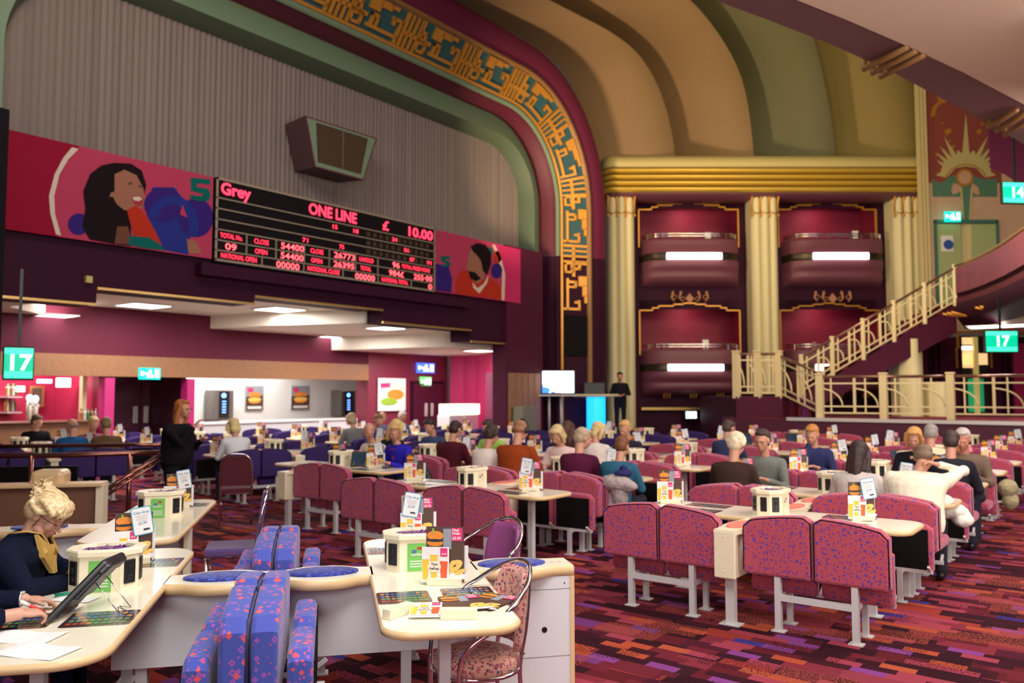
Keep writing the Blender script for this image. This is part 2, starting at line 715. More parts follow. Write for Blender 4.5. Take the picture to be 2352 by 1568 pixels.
mb = MB()
mb.slab([(-24, -2), (-14.2, -2), (-14.2, 20.5), (-24, 20.5)], 3.68, 3.9)
struct(mb.build('ceiling', m_offwhite))
XB = -18.3         # bulkhead above the bar front
mb = MB()          # first drop of the ceiling
mb.slab([(-13.9, 3.0), (-13.9, 6.6), (-17.0, 6.6), (-18.3, 7.8), (-18.3, 3.0)], 3.4, 3.68)
struct(mb.build('ceiling_2', m_offwhite))
mb = MB()
mb.slab([(-14.0, 12.9), (-14.0, 21), (-23.9, 21), (-23.9, 11.0), (-18.3, 11.7), (-16.3, 12.0)], 3.36, 3.68)
struct(mb.build('ceiling_3', m_offwhite))
mb = MB()
cv = []
for i in range(13):
    a = PI / 2 * i / 12
    cv.append((-16.2 + 2.2 * math.sin(a), 17.6 - 1.7 * math.cos(a) * 1.0))
mb.slab([(-23.9, 15.3)] + [(-18.6, 15.55)] + cv + [(-14.0, 21), (-23.9, 21)], 2.98, 3.36)
struct(mb.build('ceiling_4', m_offwhite))

# bulkhead with oak strip over the bar and food counter
mb = MB()
mb.box(XB - .3, XB, -1, 17.0, 2.60, 3.7)
struct(mb.build('wall_back', mat('plum_wall_paint', (.125, .016, .038), .6, spec=.2)))
mb = MB()
mb.box(XB - .35, XB + .05, -1, 17.0, 2.13, 2.60)
struct(mb.build('trim_10', m_wood))
mb = MB()
mb.box(-23.9, -23.7, -1, 20.5, 0, 3.7)
struct(mb.build('wall_rear', m_crimson))
m_pink = mat('bright_pink_wall', (.62, .035, .16), .5)
m_hotpink = mat('magenta_panel', (.50, .02, .17), .5)
# bar back wall
mb = MB()
mb.box(-20.9, -20.7, -1, 9.6, 0, 3.6)
mb.box(-20.9, XB - .36, 9.15, 9.3, 0, 3.6)
struct(mb.build('wall_bar', mat('raspberry_wall', (.42, .025, .075), .5)))
# door recess
mb = MB()
mb.box(-20.4, -20.2, 9.3, 12.2, 0, 3.6)
mb.box(-20.4, XB - .36, 11.2, 11.3, 0, 2.6)
struct(mb.build('wall_entrance', mat('deep_plum', (.055, .006, .022), .5)))
mb = MB()
mb.box(XB - .25, XB + .03, 9.10, 9.32, 0, 2.1)
mb.box(XB - .25, XB + .03, 11.10, 11.30, 0, 2.1)
struct(mb.build('trim_11', m_hotpink))
# food servery shell: white walls
mb = MB()
mb.box(-21.0, -20.8, 11.3, 20.2, 0, 3.6)
struct(mb.build('wall_servery', mat('white_tile', (.80, .82, .80), .3)))
# wall right of the servery, poster, door and pink drum
mb = MB()
mb.box(XB - .5, XB + .02, 17.0, 17.4, 0, 3.7)
mb.box(XB - .5, XB, 17.4, 20.6, 0, 3.7)
struct(mb.build('wall_side', mat('wine_wall', (.20, .02, .05), .5)))
mb = MB()
pts = [(-18.1, 20.5), (-17.6, 20.6), (-17.0, 20.5), (-16.4, 20.2), (-15.8, 19.75), (-15.3, 19.25)]
for (a, b) in zip(pts, pts[1:]):
    mb.quad((*a, 0), (*b, 0), (*b, 3.0), (*a, 3.0))
mb.sm = True
struct(mb.build('wall_curved', m_pink))

# ---- doors
def double_door(name, x, y0, y1, z1, mt):
    mb = MB()
    mb.box(x - .02, x + .03, y0 - .08, y1 + .08, 0, z1 + .08)
    d = struct(mb.build(name, m_dpurple))
    ym = (y0 + y1) / 2
    for a, b, s in ((y0, ym - .01, 1), (ym + .01, y1, -1)):
        l = MB().box(x + .03, x + .07, a, b, .02, z1).build('door_leaf', mt, d)
        yy = ym - s * .14
        h = MB()
        h.box(x + .07, x + .085, yy - .06, yy + .06, 1.0, 1.42)
        h.tube([(x + .09, yy, 1.04), (x + .12, yy, 1.08), (x + .12, yy, 1.34), (x + .09, yy, 1.38)], .012, 6)
        h.build('handle', m_steel, l)
    return d


m_door = mat('dark_plum_door', (.075, .008, .03), .4)
d = double_door('door_1', -20.2, 9.9, 12.0, 2.25, m_door)
sg = MB()
m_blue = mat('blue_sign', (.03, .08, .35), .5)
sg.sm = False
sg.prism([(-20.12, 11.42 + .14 * math.cos(i * PI / 8), 1.78 + .14 * math.sin(i * PI / 8)) for i in range(16)],
         [(-20.11, 11.42 + .14 * math.cos(i * PI / 8), 1.78 + .14 * math.sin(i * PI / 8)) for i in range(16)])
sg.build('sign', m_blue, d)
double_door('door_2', XB + .03, 18.9, 20.3, 2.05, m_door)

# ---- ceiling light panels (square lit panels set in the recess ceilings)
m_lamp = mat('lit_panel', (1, .96, .92), emit=9)
CL = [(330, 700, 3.68), (467, 731, 3.68), (643, 709, 3.68), (128, 723, 3.40), (886, 752, 3.36), (752, 773, 3.36), (927, 815, 2.98), (1102, 804, 2.98), (1075, 823, 2.98)]
WORDS = ['second', 'third', 'fourth', 'fifth', 'sixth', 'seventh', 'eighth', 'ninth', 'tenth']
lampdesc = ['large square lit panel above left side of the bar doors', 'smaller lit panel behind the large left one, over the dark double doors',
            'square lit panel just beneath the middle of the bingo board', 'dim lit panel at far left near the hanging number screen',
            'lit panel below the right end of the bingo board', 'small lit panel before the plum bulkhead, left of centre step',
            'lit panel in the lowest ceiling above the food poster', 'long lit panel at right edge of the lowest ceiling', 'small lit panel above the curved pink wall']
for i, (x, y, z) in enumerate(CL):
    p = WZ(x, y, z)
    t = empty('ceiling_light', lampdesc[i], 'ceiling light', (p.x, p.y, z), 0, 'ceiling lights in the recess')
    w = .42 if z > 3.5 else .36
    if i == 3:
        w = .3
    mb = MB()
    for a in ((-w - .04, w + .04, -w - .04, -w), (-w - .04, w + .04, w, w + .04), (-w - .04, -w, -w, w), (w, w + .04, -w, w)):
        mb.box(*a, -.03, -.001)
    mb.build('frame', m_steel, t)
    MB().box(-w, w, -w, w, -.025, -.003).build('diffuser', m_lamp, t)
for p, t, sz, pw in (((-16.3, 8.6, 3.60), (-16.3, 8.6, 0), 1.6, 85), ((-15.2, 11.2, 3.60), (-15.2, 11.2, 0), 1.6, 75), ((-16.2, 14.4, 3.30), (-16.2, 14.4, 0), 1.6, 85),
                      ((-16.5, 17.6, 2.90), (-16.5, 17.6, 0), 1.4, 80), ((-19.7, 12.7, 3.3), (-20.3, 12.7, 1), 1.4, 120), ((-19.7, 15.6, 3.3), (-20.3, 15.6, 1), 1.4, 130), ((-19.6, 7.4, 3.3), (-19.9, 7.4, 0), 1.4, 80)):
    area('recess_light', p, t, sz, pw * 1.45, (1, .95, .88))
area('bar_glow', (-19.8, 8.2, 2.9), (-20.8, 8.3, 1.6), 1.0, 22, (1, .25, .6))

# ---- bingo board
YB0, YB1, ZB0, ZB1, XF = 8.62, 14.60, 4.21, 5.76, -13.4
m_led = mat('red_led', (1.0, .03, .07), emit=3.2)
m_ledw = mat('red_digits', (1.0, .08, .10), emit=3.6)
m_brd = mat('beige_grid', (.30, .24, .18), .5)
board = empty('bingo_board', 'black electronic bingo scoreboard with glowing red lettering', 'scoreboard', (XF, YB0, ZB0))
LW, LH = YB1 - YB0, ZB1 - ZB0
MB().box(-.095, 0, 0, LW, -.04, LH).build('cabinet', m_blackboard, board)
mb = MB()
g = .018
def hb(z, y0=0, y1=LW, h=.022):
    mb.box(0, .02, y0, y1, z - h / 2, z + h / 2)
def vb(y, z0, z1, h=.022):
    mb.box(0, .02, y - h / 2, y + h / 2, z0, z1)
hb(LH - .02, h=.04); hb(.01, h=.04); vb(.02, 0, LH, .04); vb(LW - .02, 0, LH, .04)
rows = [1.17, .97, .77, .58]
for z in rows:
    hb(z)
hb(.38); hb(.19)
bxp = lambda zx: WX(XF, 470 + zx * .3189, 600).y - YB0
for c in (297, 510, 715, 895, 1085, 1245):
    vb(bxp(c), .19, .58)
for c in (410, 712, 995, 1248, 1487):
    vb(bxp(c), .02, .19)
mb.build('grid', m_brd, board)
# unlit digits of the number rows
mb = MB()
for k, z in enumerate((1.07, .87, .675)):
    for j in range(11):
        mb.box(0, .004, 3.75 + j * .19, 3.87 + j * .19, z - .05, z + .05)
mb.build('unlit_digits', mat('unlit_digits', (.05, .025, .012), .5), board)['kind'] = 'stuff'


def btext(nm, body, y, z, size, bold=.0, sx=1.0, m=None):
    b_ = MB()
    put_text(b_, body, size, lambda a, b: (.022, y + a, z + b), bold, sx)
    b_.build(nm, m or m_led, board)


def bfit(nm, body, zx0, zx1, z, h, m=None, bold=.003):
    y0, y1 = bxp(zx0), bxp(zx1)
    V, Fc = text_mesh(body, 1.0, 0)
    xs = [v[0] for v in V]
    size = h / .72
    sx = (y1 - y0) / ((max(xs) - min(xs)) * size)
    btext(nm, body, y0 - min(xs) * size * sx, z, size, bold, sx, m)


bfit('headline', 'Grey', 105, 315, 1.26, .22, None, .008)
bfit('headline', 'ONE LINE', 742, 1085, 1.24, .23, None, .008)
bfit('headline', '\u00a3', 1278, 1318, 1.24, .21, None, .006)
bfit('headline', '10.00', 1465, 1635, 1.23, .22, None, .008)
for b_, a_, c_, z_ in (('15', 915, 948, 1.03), ('18', 1065, 1100, 1.03), ('24', 1345, 1380, 1.02), ('56', 1432, 1466, .83), ('71', 698, 738, .63), ('75', 965, 998, .63), ('87', 1475, 1506, .63), ('91', 1598, 1628, .63)):
    bfit('called_number', b_, a_, c_, z_, .09, None, .001)
for b_, a_, c_, z_ in (('TOTAL No.', 103, 265, .435), ('CLOSE', 350, 455, .435), ('OPEN', 357, 445, .24), ('CLOSE', 757, 850, .435), ('OPEN', 763, 842, .24), ('UNSOLD', 1110, 1212, .435), ('TOTAL', 1118, 1195, .24),
                       ('TOTAL PRIZE MONE', 1416, 1618, .435), ('NATIONAL OPEN', 112, 370, .06), ('NATIONAL CLOSE', 738, 968, .06), ('NATIONAL TOTAL', 1272, 1462, .06)):
    bfit('caption', b_, a_, c_, z_, .095, None, .0)
for b_, a_, c_, z_ in (('09', 143, 222, .225), ('54400', 545, 708, .42), ('54400', 543, 706, .225), ('00000', 513, 678, .035), ('26773', 928, 1076, .42), ('26395', 925, 1073, .225), ('00000', 1082, 1222, .035),
                       ('96', 1350, 1400, .42), ('984\u00a3', 1325, 1430, .225), ('255\u00b700', 1503, 1634, .225), ('0', 1608, 1634, .035)):
    bfit('digit_group', b_, a_, c_, z_, .125, m_ledw, .0012)

# ---- advertising banners: flat printed panels, drawn as flat colour shapes
def art(mbx, k, pts, lay, fn):
    mbx.k = k
    mbx.poly([fn(x, y, lay) for x, y in pts])


def blob(cx, cy, rx, ry, n=22, a0=0, a1=360, rot=0):
    P = []
    for i in range(n):
        a = math.radians(a0 + (a1 - a0) * i / (n - (0 if a1 - a0 == 360 else 1)))
        x, y = rx * math.cos(a), ry * math.sin(a)
        c, s = math.cos(rot), math.sin(rot)
        P.append((cx + x * c - y * s, cy + x * s + y * c))
    return P


def arcband(cx, cy, r0x, r0y, w, a0, a1, n=24):
    o = [(cx + r0x * math.cos(math.radians(a0 + (a1 - a0) * i / n)), cy + r0y * math.sin(math.radians(a0 + (a1 - a0) * i / n))) for i in range(n + 1)]
    q = [(cx + (r0x - w) * math.cos(math.radians(a0 + (a1 - a0) * i / n)), cy + (r0y - w) * math.sin(math.radians(a0 + (a1 - a0) * i / n))) for i in range(n, -1, -1)]
    return o + q


bm_ = [mat('banner_rose', (.42, .045, .10), .6, spec=.06), mat('banner_deep_red', (.26, .006, .03), .6, spec=.06), mat('banner_white', (.60, .50, .42), .6, spec=.06), mat('print_dark_hair', (.012, .006, .008), .6, spec=.06),
       mat('print_skin', (.30, .13, .085), .6, spec=.06), mat('print_red', (.42, .03, .015), .6, spec=.06), mat('print_violet', (.035, .015, .16), .6, spec=.06), mat('print_blue', (.02, .03, .22), .6, spec=.06),
       mat('print_teal', (.005, .11, .10), .6, spec=.06), mat('print_pink_lip', (.35, .03, .05), .6, spec=.06), mat('banner_pink', (.50, .03, .13), .6, spec=.06), mat('print_shade', (.14, .055, .035), .6, spec=.06)]


def banner(name, label, y0, y1, z0, z1, draw):
    t = empty(name, label, 'banner', (XF, y0, z0))
    MB().box(-.095, 0, 0, y1 - y0, 0, z1 - z0).build('backing', m_blackboard, t)
    b = MB()
    w, h = y1 - y0, z1 - z0
    def fn(x, y, lay):            # x in 0..w metres from the left, y up from the bottom
        return (.004 + lay * .0016, min(max(x, 0), w), min(max(y, 0), h))
    draw(b, w, h, fn)
    b.build('print', bm_, t)
    return t


def px2b(poly, y0, z0):
    R = []
    for x, y in poly:
        p = WX(XF, x, y)
        R.append((p.y - y0, p.z - z0))
    return R


def draw_l(b, w, h, fn):
    q = lambda P: px2b(P, 5.10, 4.22)
    art(b, 1, [(0, 0), (w, 0), (w, h), (0, h)], 0, fn)
    art(b, 0, [(.75, 0), (w, 0), (w, h), (1.05, h), (.85, h * .8), (.68, h * .5), (.66, h * .25)], 1, fn)
    art(b, 2, q([(165, 338), (145, 362), (125, 400), (112, 450), (115, 490), (128, 538), (140, 541), (126, 492), (124, 450), (136, 402), (156, 366), (180, 342)]), 2, fn)
    art(b, 7, q([(350, 430), (400, 430), (430, 470), (440, 520), (432, 585), (380, 575), (340, 560), (335, 470)]), 2, fn)
    art(b, 6, q(blob(450, 500, 40, 45)), 3, fn)
    art(b, 6, q(blob(375, 470, 45, 40)), 3, fn)
    art(b, 7, q(arcband(395, 520, 60, 72, 22, 200, 380)), 4, fn)
    art(b, 0, q([(418, 470), (430, 500), (412, 492)]), 5, fn)
    art(b, 8, q([(437, 408), (482, 412), (482, 424), (452, 421), (451, 429), (478, 434), (484, 448), (478, 462), (455, 462), (436, 456), (437, 447), (460, 451), (467, 446), (438, 438)]), 5, fn)
    art(b, 6, q(blob(180, 515, 25, 25)), 2, fn)
    art(b, 3, q([(262, 374), (300, 376), (325, 392), (335, 425), (330, 450), (300, 440), (292, 480), (300, 520), (300, 565), (268, 562), (205, 550), (188, 520), (195, 480), (190, 440), (206, 400), (232, 380)]), 6, fn)
    art(b, 4, q([(262, 400), (285, 390), (312, 402), (328, 432), (332, 455), (326, 478), (306, 486), (284, 482), (268, 470), (258, 452), (250, 452), (254, 442), (262, 440)]), 7, fn)
    art(b, 11, q([(292, 420), (303, 418), (303, 424), (292, 425)]), 8, fn)
    art(b, 11, q([(316, 424), (326, 428), (325, 432), (316, 430)]), 8, fn)
    art(b, 9, q([(300, 452), (318, 448), (329, 456), (324, 474), (308, 470)]), 8, fn)
    art(b, 2, q([(303, 453), (318, 451), (326, 457), (318, 462), (306, 460)]), 9, fn)
    art(b, 5, q([(290, 482), (312, 472), (335, 494), (355, 530), (370, 562), (350, 572), (318, 560), (300, 520)]), 9, fn)
    art(b, 8, q([(296, 542), (340, 545), (365, 560), (378, 575), (330, 570), (294, 562)]), 10, fn)
    art(b, 11, q([(268, 520), (292, 520), (305, 562), (262, 560)]), 8, fn)
    art(b, 4, q([(428, 548), (450, 555), (462, 582), (432, 582)]), 6, fn)


def draw_r(b, w, h, fn):
    q = lambda P: px2b(P, 14.62, 4.22)
    art(b, 10, [(0, 0), (w, 0), (w, h), (0, h)], 0, fn)
    art(b, 0, q([(1000, 530), (1130, 562), (1150, 590), (1162, 640), (1155, 690), (1000, 667)]), 1, fn)
    art(b, 2, q([(1136, 562), (1150, 590), (1160, 630), (1158, 690), (1151, 688), (1153, 630), (1143, 592), (1130, 562)]), 2, fn)
    art(b, 6, q([(1000, 605), (1030, 612), (1038, 640), (1036, 672), (1000, 667)]), 2, fn)
    art(b, 8, q([(1012, 587), (1034, 589), (1034, 596), (1020, 595), (1034, 602), (1034, 612), (1016, 612), (1014, 607), (1026, 606), (1012, 600)]), 3, fn)
    art(b, 5, q(blob(1142, 590, 10, 14)), 2, fn)
    art(b, 6, q(blob(1140, 622, 13, 18)), 2, fn)
    art(b, 5, q([(1058, 622), (1075, 622), (1098, 640), (1130, 640), (1150, 660), (1152, 688), (1046, 675), (1046, 640)]), 4, fn)
    art(b, 2, q([(1084, 648), (1096, 662), (1110, 652), (1122, 630), (1118, 650), (1100, 674), (1086, 660)]), 5, fn)
    art(b, 4, q([(1080, 572), (1095, 566), (1112, 575), (1114, 610), (1110, 640), (1096, 652), (1082, 642), (1074, 625), (1070, 608), (1074, 600), (1074, 588)]), 6, fn)
    art(b, 3, q([(1080, 566), (1095, 558), (1114, 562), (1127, 580), (1127, 606), (1118, 632), (1108, 622), (1104, 600), (1096, 588), (1084, 576)]), 7, fn)
    art(b, 3, q([(1074, 622), (1090, 625), (1104, 640), (1092, 646), (1080, 640)]), 7, fn)
    art(b, 8, q([(1118, 565), (1132, 572), (1130, 590), (1126, 578)]), 3, fn)


banner('banner', 'long pink banner picturing a laughing woman with dark hair, left of scoreboard', 5.10, 8.56, 4.22, 5.74, draw_l)
banner('banner', 'short pink banner picturing a man in red jumper, right of scoreboard', 14.62, 18.10, 4.22, 5.73, draw_r)

# ---- tapered speaker / projector box on the grille
t = empty('wall_speaker', 'wedge-shaped boxed loudspeaker with pale green frame on grey wall', 'speaker', (-14.15, 11.55, 6.45))
mb = MB()
Fr = [(.75, -.92, 1.02), (.75, 1.10, 1.05), (.75, .70, 0), (.75, -.66, 0)]
Bk = [(0, -.85, 1.0), (0, 1.0, 1.0), (0, .62, .05), (0, -.58, .05)]
mb.prism(Bk, Fr)
mb.build('housing', mat('brown_plum', (.10, .045, .055), .6), t)
mb = MB()
def ringq(a, b, x0):
    for i in range(4):
        j = (i + 1) % 4
        mb.quad((x0, *a[i]), (x0, *a[j]), (x0, *b[j]), (x0, *b[i]))
o1 = [(-.92, 1.02), (1.10, 1.05), (.70, 0), (-.66, 0)]
o2 = [(-.88, .99), (1.05, 1.02), (.68, .03), (-.63, .03)]
o3 = [(-.64, .95), (.82, .97), (.62, .12), (-.58, .12)]
mb.k = 1
ringq(o1, o2, .762)
mb.k = 0
ringq(o2, o3, .764)
mb.build('frame', [m_greenp, m_maroon], t)
mb = MB()
mb.k = 0
mb.quad(*[(.768, *p) for p in [(-.62, .94), (.81, .96), (.62, .12), (-.56, .12)]])
mb.k = 1
mb.box(.77, .78, .08, .10, .13, .95)
mb.build('grille_cloth', [mat('brown_cloth', (.06, .032, .015), .9), mat('tan_strip', (.22, .12, .06), .6)], t)
# small yellow fittings
mb = MB()
mb.box(-13.5, -13.42, 6.33, 6.43, 3.55, 3.66)
tag(mb.build('sensor_box', mat('yellowed_plastic', (.55, .42, .16), .5)), 'small yellow sensor box on dark fascia left of scoreboard', 'sensor')
# ============================================================ SIDE WALL WITH THE THEATRE BOXES
DW = 26.0
def P(x, y, D=DW, dq=0):
    s, z = SZ(x, y, D)
    return LS(s, D + dq, z)
def S_(x, D=DW, y=600):
    return SZ(x, y, D)[0]
def Z_(y, D=DW, x=1700):
    return SZ(x, y, D)[1]
def LB(mb, s0, s1, q0, q1, z0, z1):        # box in the side wall frame
    mb.box(s0, s1, q0, q1, z0, z1, T=lambda p: LS(p.x, p.y, p.z))
    return mb

s_wall0, s_wall1 = S_(1385), S_(2120)
# backing wall with real openings for the boxes
mb = MB()
holes = []
for xa, xb in ((1475, 1706), (1803, 2030)):
    for ya, yb in ((470, 560), (706, 812)):
        holes.append((S_(xa), S_(xb), Z_(yb), Z_(ya)))
zs_all = sorted({-.0, Z_(445), *[h[2] for h in holes], *[h[3] for h in holes]})
ss_all = sorted({s_wall0, s_wall1, *[h[0] for h in holes], *[h[1] for h in holes]})
for a, b in zip(ss_all, ss_all[1:]):
    for c, d in zip(zs_all, zs_all[1:]):
        sm, zm = (a + b) / 2, (c + d) / 2
        if any(h[0] < sm < h[1] and h[2] < zm < h[3] for h in holes):
            continue
        mb.poly([LS(a, 26.6, c), LS(b, 26.6, c), LS(b, 26.6, d), LS(a, 26.6, d)])
struct(mb.build('wall_right', m_dpurple))
mb = MB()
for h in holes:
    s0, s1, z0, z1 = h
    z0 -= .05
    LB(mb, s0 - .3, s1 + .3, 28.4, 28.5, z0 - .3, z1 + .4)
    LB(mb, s0 - .35, s0 - .3, 26.62, 28.5, z0 - .3, z1 + .4)
    LB(mb, s1 + .3, s1 + .35, 26.62, 28.5, z0 - .3, z1 + .4)
    LB(mb, s0 - .3, s1 + .3, 26.62, 28.5, z1 + .35, z1 + .4)
    LB(mb, s0 - .3, s1 + .3, 26.62, 28.5, z0 - .3, z0 - .25)
struct(mb.build('wall_boxes', m_crimson))
for h in holes:
    sm = (h[0] + h[1]) / 2 + .1
    area('box_light', LS(sm, 27.6, h[3] + .2), LS(sm + .2, 28.4, h[2] + .6), .5, 9, (1, .45, .45))

# box fronts -------------------------------------------------
m_strip = mat('lit_strip', (1, .80, .84), emit=7)
m_scroll = mat('scroll_relief', (.45, .20, .10), .6)
def frame_path(s0, s1, z0, z1):
    w = s1 - s0
    st = [(0, -.0), (.13, -.0), (.13, .09), (.19, .09), (.19, .16), (.34, .16), (.34, .22), (.44, .22), (.44, .26)]
    left = [(s0, z0)] + [(s0 + a * w, z1 - .16 + b * .9) for a, b in st]
    right = [(s1 - (p[0] - s0), p[1]) for p in left[::-1]]
    return left + right


def theatre_box(cx, ytop, label, low):
    s = S_(cx)
    zr = Z_(ytop)
    root = empty('box_balcony', label, 'balcony', LS(s, 26.6, zr), 0, 'theatre boxes on the side wall')
    inv = lambda a, q, z: RGT * a + DIRH * (q - 26.6) + Vector((0, 0, z))
    def prof(mbx, pts, w=1.62, depth=.75, n=14):      # pts: (outset factor, z)
        rows = []
        for k, z in pts:
            row = []
            for i in range(-n, n + 1):
                u = i / n
                e = (1 - abs(u) ** 5) ** .5
                row.append(inv(u * w, 26.58 - (depth + k) * e, z))
            rows.append(row)
        V = [[mbx.bm.verts.new(p) for p in r] for r in rows]
        mbx.sm = True
        for a, b in zip(V, V[1:]):
            for i in range(len(a) - 1):
                mbx.face([a[i], a[i + 1], b[i + 1], b[i]])
    mb = MB()
    prof(mb, [(-.05, -.02), (.0, -.02), (.02, -.10), (.02, -.46), (.05, -.48)])
    prof(mb, [(.05, -.72), (.06, -.86), (.02, -.98), (-.1, -1.06), (-.1, -1.10), (-.05, -1.16), (-.12, -1.30), (-.35, -1.42), (-.72, -1.5)])
    mb.build('parapet', m_mauve, root)
    mb = MB()
    prof(mb, [(.0, -.46), (-.06, -.50), (.03, -.53), (-.06, -.56), (.03, -.60), (-.06, -.64), (.03, -.68), (.05, -.72)])
    mb.build('moulding', mat('dark_bronze', (.05, .035, .02), .3, metal=.6), root)
    mb = MB()
    V = []
    for i in range(-8, 9):
        u = i / 8 * .54
        e = (1 - abs(u) ** 5) ** .5
        V.append((u * 1.62, 26.58 - .80 * e - .07))
    for (a, qa), (b, qb) in zip(V, V[1:]):
        mb.prism([inv(a, qa, -.70), inv(b, qb, -.70), inv(b, qb + .06, -.70), inv(a, qa + .06, -.70)],
                 [inv(a, qa, -.50), inv(b, qb, -.50), inv(b, qb + .06, -.50), inv(a, qa + .06, -.50)])
    mb.build('light_strip', m_strip, root)
    mb = MB()
    for zz in (.06, .14):
        pts = []
        for i in range(-14, 15):
            u = i / 14
            e = (1 - abs(u) ** 5) ** .5
            pts.append(inv(u * 1.55, 26.55 - .70 * e, zz))
        mb.tube(pts, .022, 6)
    for i in range(-4, 5):
        u = i / 4.4
        e = (1 - abs(u) ** 5) ** .5
        mb.bar(inv(u * 1.55, 26.55 - .70 * e, -.02), inv(u * 1.55, 26.55 - .70 * e, .15), .03)
    mb.build('rail', m_chrome, root)
    mb = MB()
    if not low:
        for sg in (-1, 1):
            for k in range(2):
                c = sg * (.24 + k * .26)
                mb.tube([inv(c + .09 * math.cos(a / 4) * (1 - a / 40), 26.50, -1.9 + .09 * math.sin(a / 4) * (1 - a / 40) + .06 * k) for a in range(0, 26)], .014, 5)
                mb.tube([inv(c, 26.50, -1.98), inv(c + sg * .1, 26.50, -1.84), inv(c + sg * .05, 26.5, -1.70)], [.02, .03, .05], 6)
                mb.ell(inv(c + sg * .05, 26.5, -1.68), (.05, .05, .06), 8)
        mb.prism([inv(a, 26.47, -1.88 + b) for a, b in ((-.13, 0), (0, -.13), (.13, 0), (0, .16))], [inv(a, 26.53, -1.88 + b) for a, b in ((-.16, 0), (0, -.16), (.16, 0), (0, .2))])
        mb.build('scroll_relief', m_scroll, root)
    else:
        for c in (-.85, 0, .85):
            for k in range(3):
                mb.bar(inv(c + (k - 1) * .09, 26.1, -1.42), inv(c + (k - 1) * .09, 26.2, -1.55), .035)
        mb.build('gold_drops', m_gold, root)
    return root


theatre_box(1591, 548, 'upper box at left, curved mauve front with glowing strip', False)
theatre_box(1925, 548, 'upper box at right, curved mauve front, behind stairs top', False)
theatre_box(1591, 801, 'lower box at left with glowing strip, next to the stairs landing', True)
theatre_box(1925, 801, 'lower box behind the stair rail where a bald man sits', True)
for i, h in enumerate(holes):
    mb = MB()
    path = frame_path(h[0] - .02, h[1] + .02, h[2], h[3] + .12)
    n = len(path)
    for a, b in zip(path, path[1:]):
        LB(mb, min(a[0], b[0]) - .02, max(a[0], b[0]) + .02, 26.50, 26.6, min(a[1], b[1]) - .02, max(a[1], b[1]) + .02)
    struct(mb.build('trim_%d' % (12 + i), m_gold))
    # stepped filler between the square opening and the gold outline
    mb = MB()
    for (a, b) in zip(path[1:10], path[2:10]):
        if b[0] - a[0] > .01:
            LB(mb, a[0], b[0], 26.6, 26.7, b[1], h[3] + .3)
            LB(mb, h[0] + h[1] - b[0], h[0] + h[1] - a[0], 26.6, 26.7, b[1], h[3] + .3)
    struct(mb.build('trim_%d' % (16 + i), m_dpurple))
for (x, y, lb) in ((1627, 543, 'upper left'), (1965, 540, 'upper right'), (1621, 790, 'lower left')):
    t = empty('menu_card', 'white menu card standing on rail of the %s box' % lb, 'menu', P(x, y + 16, 25.9), 0, 'menu cards on the box rails')
    mb = MB()
    mb.prism([RGT * a + Vector((0, 0, b)) for a, b in ((-.07, 0), (.06, 0), (.10, .36), (-.10, .36))],
             [RGT * a + DIRH * .02 + Vector((0, 0, b)) for a, b in ((-.07, 0), (.06, 0), (.10, .36), (-.10, .36))])
    mb.build('card', mat('menu_white', (.8, .76, .7), .5), t)
    MB().box(-.06, .06, -.04, .04, -.03, .02).build('block', m_tan, t)
# dado below the lower box, small monitor sign
mb = MB()
LB(mb, S_(1475), S_(1675), 26.4, 26.6, Z_(942), Z_(936))
struct(mb.build('trim_20', m_brass))
t = empty('number_display', 'small lit number display low on wall under the lower left box', 'sign', P(1588, 953, 26.3))
mb = MB()
mb.box(-.22, .22, 0, .1, -.15, .15, T=lambda p: RGT * p.x + DIRH * p.y + Vector((0, 0, p.z)))
mb.build('housing', m_black, t)
mb = MB()
for k in range(3):
    mb.box(-.17 + k * .12, -.08 + k * .12, -.01, 0, -.10, .11, T=lambda p: RGT * p.x + DIRH * p.y + Vector((0, 0, p.z)))
mb.build('digits', mat('cold_light', (.7, .9, 1.0), emit=4), t)

# fluted ivory columns ---------------------------------------
for i, (xa, xb, yb, lab) in enumerate(((1395, 1456, 960, 'left fluted ivory column with gold capital, behind the standing man'), (1724, 1784, 905, 'middle fluted ivory column rising behind the stair landing'), (2050, 2112, 905, 'right fluted ivory column crossed by the stair rail'))):
    s0, s1 = S_(xa), S_(xb)
    zt, zb = Z_(443), Z_(yb, 25.6)
    if i == 0:
        zb = .0
    w = s1 - s0
    root = empty('fluted_column', lab, 'column', LS(s0 + w / 2, 26.2, 0), 0)
    pr = []
    nf = 3
    N = 36
    for k in range(N + 1):
        u = k / N
        ph = (u * nf) % 1
        pr.append((-w / 2 + u * w, -.30 + -.14 * math.sin(PI * ph) ** .7 - .08 * math.sin(PI * u)))
    pr += [(w / 2, .3), (-w / 2, .3)]
    f = lambda a, q, z: RGT * a + DIRH * q + Vector((0, 0, z))
    mb = MB()
    mb.prism([f(a, q, zb) for a, q in pr], [f(a, q, zt) for a, q in pr])
    mb.build('shaft', m_ivory, root)
    mb = MB()
    mb.box(-w / 2 - .1, w / 2 + .1, -.6, .3, zt - .1, zt, T=lambda p: f(p.x, p.y, p.z))
    for k in range(4):
        a = -w / 2 + w * k / 3
        mb.tube([f(a, -.42, zt - .1), f(a, -.50, zt - .2), f(a, -.42, zt - .35), f(a, -.42, zt - .7)], [.03, .045, .03, .03], 6)
        mb.ell(f(a, -.45, zt - .78), (.045, .045, .06), 8)
        mb.ell(f(a, -.46, zt - .14), (.06, .06, .05), 8)
    for k in range(3):
        a = -w / 2 + w * (k + .5) / 3
        mb.tube([f(a - .1, -.48, zt - .68), f(a, -.52, zt - .74), f(a + .1, -.48, zt - .68)], .02, 5)
    mb.build('capital', m_gold, root)

